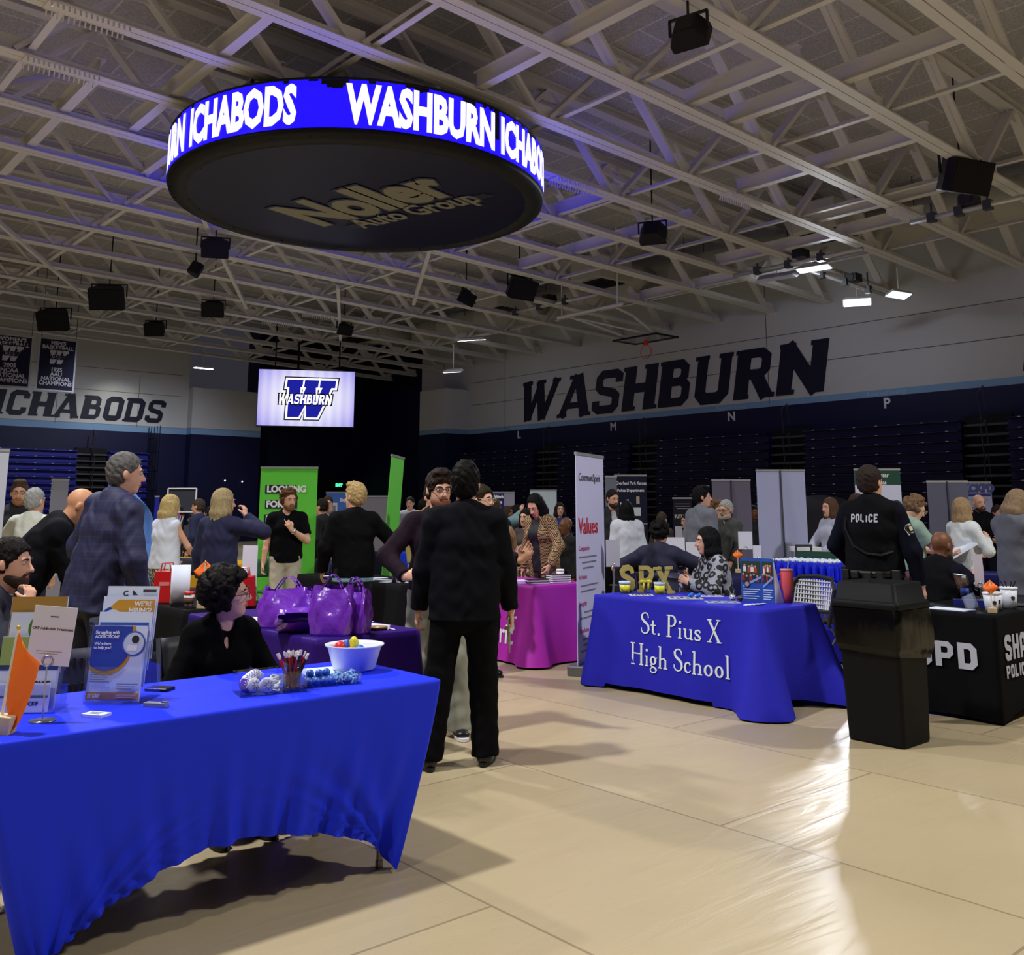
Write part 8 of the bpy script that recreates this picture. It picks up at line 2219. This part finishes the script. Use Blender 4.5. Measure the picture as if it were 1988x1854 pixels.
# --- right group
human('person in a white sweater and red patterned skirt', face=72, u=1866, vtop=978, d=10.6, h=1.58, sex='f', w=1.06, head=(4, 2, 0), vox=.009, tone='light', top=dict(mat=M((216, 224, 230), .9, bump=.4, bscale=60, weave=True), name='sweater', t=.026, hem=.93), bottom=dict(mat=pattern_mat('floral', 'noise', ((206, 80, 92), (226, 190, 190)), 34.0, thr=.5), skirt=.42), shoe=dict(rgb=(220, 220, 220)), hair=dict(style='long', rgb=(150, 126, 96), len=.32), glasses=(40, 34, 30), arms=dict(R=dict(w=(.10, .24, 1.28), pole=(.8, -.2, -1), hd=(-.3, .4, .8), curl=.7), L=dict(w=(-.14, .3, 1.1), pole=(-1, -.2, -1))))
human('person in a long grey sweatshirt at the right edge, looking down', face=70, u=1962, vtop=964, d=9.1, h=1.66, sex='f', w=1.02, head=(16, -26, 0), vox=.009, tone='light', top=dict(mat=M((92, 94, 106), .95), name='sweatshirt', t=.034, hem=.74, hood=1), bottom=dict(mat=M((60, 62, 76), .9), leg=.18), shoe=dict(rgb=(220, 220, 220)), hair=dict(style='long', rgb=(132, 112, 90), len=.44, uneven=.5), arms=dict(R=dict(w=(.12, .36, 1.06), pole=(1, -.4, -.7)), L=dict(w=(-.12, .36, 1.06), pole=(-1, -.4, -.7))))
gp = human('person in a sage polo reading from a white folder', face=86, u=1762, vtop=965, d=10.4, w=1.02, head=(6, -26, 0), vox=.009, tone='fair', top=dict(mat=M((136, 164, 150), .85), name='polo_shirt', sleeve='short', t=.02, hem=.92), bottom=dict(mat=M((130, 90, 96), .85)), shoe=DARKSHOE, hair=dict(style='curly', rgb=(116, 92, 70), t=.002, curl=.022, n=130, fringe=.5), glasses=(200, 190, 150), arms=dict(R=dict(w=(.12, .40, 1.10), pole=(.8, -.4, -1), hd=(-.2, 1, .1), pn=(-.3, 0, 1)), L=dict(w=(-.12, .40, 1.10), pole=(-.8, -.4, -1), hd=(.2, 1, .1), pn=(.3, 0, 1))))
wp = Matrix.Translation(gp['root'].location) @ Matrix.Rotation(gp['root'].rotation_euler[2], 4, 'Z')
q = wp @ Vector(((gp['wri'][1][0] + gp['wri'][-1][0]) / 2, gp['wri'][1][1] + .16, gp['wri'][1][2] + .035))
m = MB(); m.box((0, 0, 0), (.24, .32, .02)); m.v = [tuple(Matrix.Rotation(math.radians(28), 3, 'X') @ Vector(p)) for p in m.v]
tag(m.build('open_folder', PAPER, loc=q, rotz=gp['root'].rotation_euler[2]), 'white open folder held by the person in sage', 'folder')
human('person in a dark vest standing before the pale grey police banner', face=178, u=1898, vtop=963, d=14.2, w=1.14, vox=.011, tone='light', top=dict(mat=VST, name='vest', sleeve='none', fit='sweater', t=.034), inner=dict(mat=M((28, 36, 60), .8), t=.014, sleeve='short'), bottom=dict(mat=UNI), shoe=DARKSHOE, hair=dict(style='bald', rgb=(60, 44, 36)), beard=dict(rgb=(60, 42, 34)), arms=dict(L=dict(w=(-.14, .22, 1.1), pole=(-1, -.3, -.6)), R=dict(w=(.14, .24, 1.12), pole=(1, -.3, -.6))))
human('person in a dark suit half hidden by the tall white banner', face=165, u=1187, vtop=953, d=14.0, vox=.011, head=(-10, -6, 0), top=dict(mat=M((30, 30, 40), .8), fit='jacket', open=.05), inner=dict(mat=M((170, 172, 180), .7)), bottom=dict(mat=PANTB), shoe=DARKSHOE, hair=dict(style='short', rgb=(36, 30, 28), t=.01), beard=dict(rgb=(44, 34, 30)))
bx = human('person in a pale shirt and skirt carrying a white box', face=-112, u=1613, vtop=978, d=12.5, h=1.60, sex='f', vox=.011, head=(0, 0, 0), top=dict(mat=M((170, 176, 196), .85), name='shirt', t=.02), bottom=dict(mat=M((170, 176, 196), .85), skirt=.5), shoe=DARKSHOE, hair=dict(style='long', rgb=(84, 62, 48), len=.34), arms=dict(R=dict(w=(.14, .34, 1.0), pole=(1, -.3, -.8)), L=dict(w=(-.14, .34, 1.0), pole=(-1, -.3, -.8))))
wp = Matrix.Translation(bx['root'].location) @ Matrix.Rotation(bx['root'].rotation_euler[2], 4, 'Z')
tag(MB().box((0, 0, 0), (.34, .24, .06)).build('carton', WHITE, loc=wp @ Vector((0, .45, .98)), rotz=bx['root'].rotation_euler[2], bevel=.004), 'white flat box carried by the person in the pale shirt and skirt', 'box')
bp_ = human('person with a navy backpack mostly hidden behind the standing person in police uniform', face=-20, u=1664, vtop=962, d=10.7, w=1.05, vox=.011, sex='f', top=dict(mat=M((190, 196, 212), .85), name='sweater', t=.022), bottom=dict(mat=M((30, 32, 50), .8)), shoe=DARKSHOE, hair=dict(style='long', rgb=(60, 44, 36), len=.16))
sdf_obj('backpack', [econe(_v((-.02, -.24, .98)), _v((-.02, -.22, 1.34)), (.17, .10), (.14, .08), k=.03)], M((26, 30, 74), .8), bp_['root'], .012)
# --- heads and shoulders between the bigger figures
human('person in glasses and a blue-grey top just right of the black suit', face=150, u=933, vtop=948, d=9.0, vox=.009, tone='light', top=dict(mat=M((40, 52, 70), .85)), bottom=dict(mat=PANTB), shoe=DARKSHOE, hair=dict(style='short', rgb=(40, 34, 20), t=.018), beard=dict(rgb=(80, 58, 44)), glasses=(180, 176, 170), head=(-30, 0, 0))
human('person in a mustard top behind the plum sweater', face=160, u=836, vtop=948, d=11.3, vox=.010, tone='light', head=(-20, -4, 0), top=dict(mat=M((140, 128, 70), .85)), bottom=dict(mat=PANTB), shoe=DARKSHOE, hair=dict(style='short', rgb=(40, 34, 30), t=.01, quiff=1))
def bystander(lab, u, vtop, d, face, rgb, hrgb=(40, 32, 28), tone='light', style='short', sex='m', **kw):
    return human(lab, face=face, u=u, vtop=vtop, d=d, sex=sex, vox=.013, tone=tone, top=dict(mat=M(rgb, .85), t=.02, **kw.pop('tk', {})), bottom=dict(mat=M((26, 27, 36), .85)), shoe=DARKSHOE, hair=dict(style=style, rgb=hrgb, len=kw.pop('len', .28)), **kw)
bystander('person in black seen from the side, right of the green banner', 627, 972, 15.0, -70, (20, 20, 26))
bystander('person in light grey behind the person in black, near the green banner', 637, 966, 16.0, 170, (120, 120, 130), (60, 46, 40))
bystander('person in a navy shirt before the small hoop at far left', 388, 972, 16.0, -80, (36, 44, 80), (70, 60, 54))
bystander('dark-clad person behind the person in the navy shirt at far left', 408, 988, 17.2, -60, (40, 42, 54))
bystander('person with a dark vest over white, far behind the tilted green banner', 797, 967, 20.0, 190, (200, 204, 216), (50, 42, 38))
bystander('person in dark navy low behind the plum sweater', 822, 972, 15.4, 30, (30, 34, 50), (20, 18, 18))
bystander('person in white far behind the tilted green banner', 757, 985, 22.0, 150, (196, 190, 176), (50, 38, 30), sex='f', style='long')
bystander('person in a tan top far behind the black overshirt', 735, 982, 21.0, 170, (150, 130, 100), (30, 24, 22), sex='f', style='long')
bystander('person in grey far behind, left of the plum sweater', 771, 988, 23.5, 180, (90, 92, 104), (150, 130, 96), sex='f', style='long')
bystander('person in a steel blue top turned away, right of the black suit', 960, 972, 13.0, 10, (48, 66, 96), (70, 54, 40))
bystander('person in black before the banner with the smiling face', 1004, 984, 15.0, -100, (18, 18, 26), (20, 17, 17), 'brown', 'long', 'f')
bystander('person in a teal top with a raised arm, behind the tweed blazer', 1040, 961, 13.4, -60, (110, 140, 146), (36, 30, 28), sex='f', style='long', arms=dict(L=dict(w=(-.1, .18, 1.5), pole=(-1, .2, -.6), hd=(0, 0, 1), curl=.5)))
bystander('person in a grey-brown sweater just behind the tweed blazer', 1022, 992, 12.7, -150, (70, 60, 62), (26, 22, 22), sex='f', style='long')
bystander('person in blue with a white poster, right of the tweed blazer', 1086, 978, 17.5, 170, (40, 52, 120), (40, 30, 26), sex='f', style='long')
human('person in black seated right behind the tweed blazer', face=-120, pos=tuple(PD(1100, 985, 14.3).xy), h=1.72, w=1.1, sit=.45, vox=.012, tone='brown', top=dict(mat=M((16, 16, 20), .85)), bottom=dict(mat=PANTB), shoe=DARKSHOE, hair=dict(style='bald', rgb=(40, 30, 26)))
bystander('person in brown between the grey pullover and the dark green pullover', 1391, 978, 13.6, 160, (60, 50, 50), (110, 84, 60), style='curly')
bystander('person in a dark suit right of the dark green pullover', 1462, 985, 17.0, 170, (26, 26, 34), (24, 20, 20), 'brown')
bystander('person bending behind the white blouse', 1284, 1000, 15.5, 40, (60, 54, 44), (70, 60, 50))
bystander('person in cream at the far table behind the pullover', 1334, 1003, 15.8, -120, (140, 126, 104), (50, 40, 34), sex='f', style='long')
bystander('person in a dark jacket right of the blank white banner', 1578, 992, 19.0, 170, (24, 24, 34), (30, 24, 22))
bystander('seated person at the far maroon table', 1543, 1012, 16.5, -150, (70, 40, 50), (40, 30, 26), sex='f', style='long')
bystander('person behind the cream fleece, near the pale banner edge', 196, 978, 12.6, 170, (40, 40, 50), (40, 34, 30))
bystander('person in grey far behind the yellow table', 372, 1002, 20.5, 160, (90, 92, 110), (50, 40, 36))
bystander('person in dark blue far left of the hoop game', 318, 1000, 21.0, 150, (40, 50, 100), (60, 46, 36), sex='f', style='long')
bystander('person in grey far right beyond the dark banner', 1826, 985, 18.0, -160, (110, 112, 124), (50, 42, 36))
bystander('person in navy far right behind the grey sweatshirt', 1935, 985, 15.0, 170, (30, 36, 76), (50, 40, 34))
bystander('person in black far behind the green chair', 605, 985, 19.0, 120, (28, 28, 34), (50, 40, 36))
bystander('person in maroon far behind the right-hand bleachers aisle', 1486, 1000, 21.0, -150, (96, 40, 50), (40, 32, 28), sex='f', style='long')
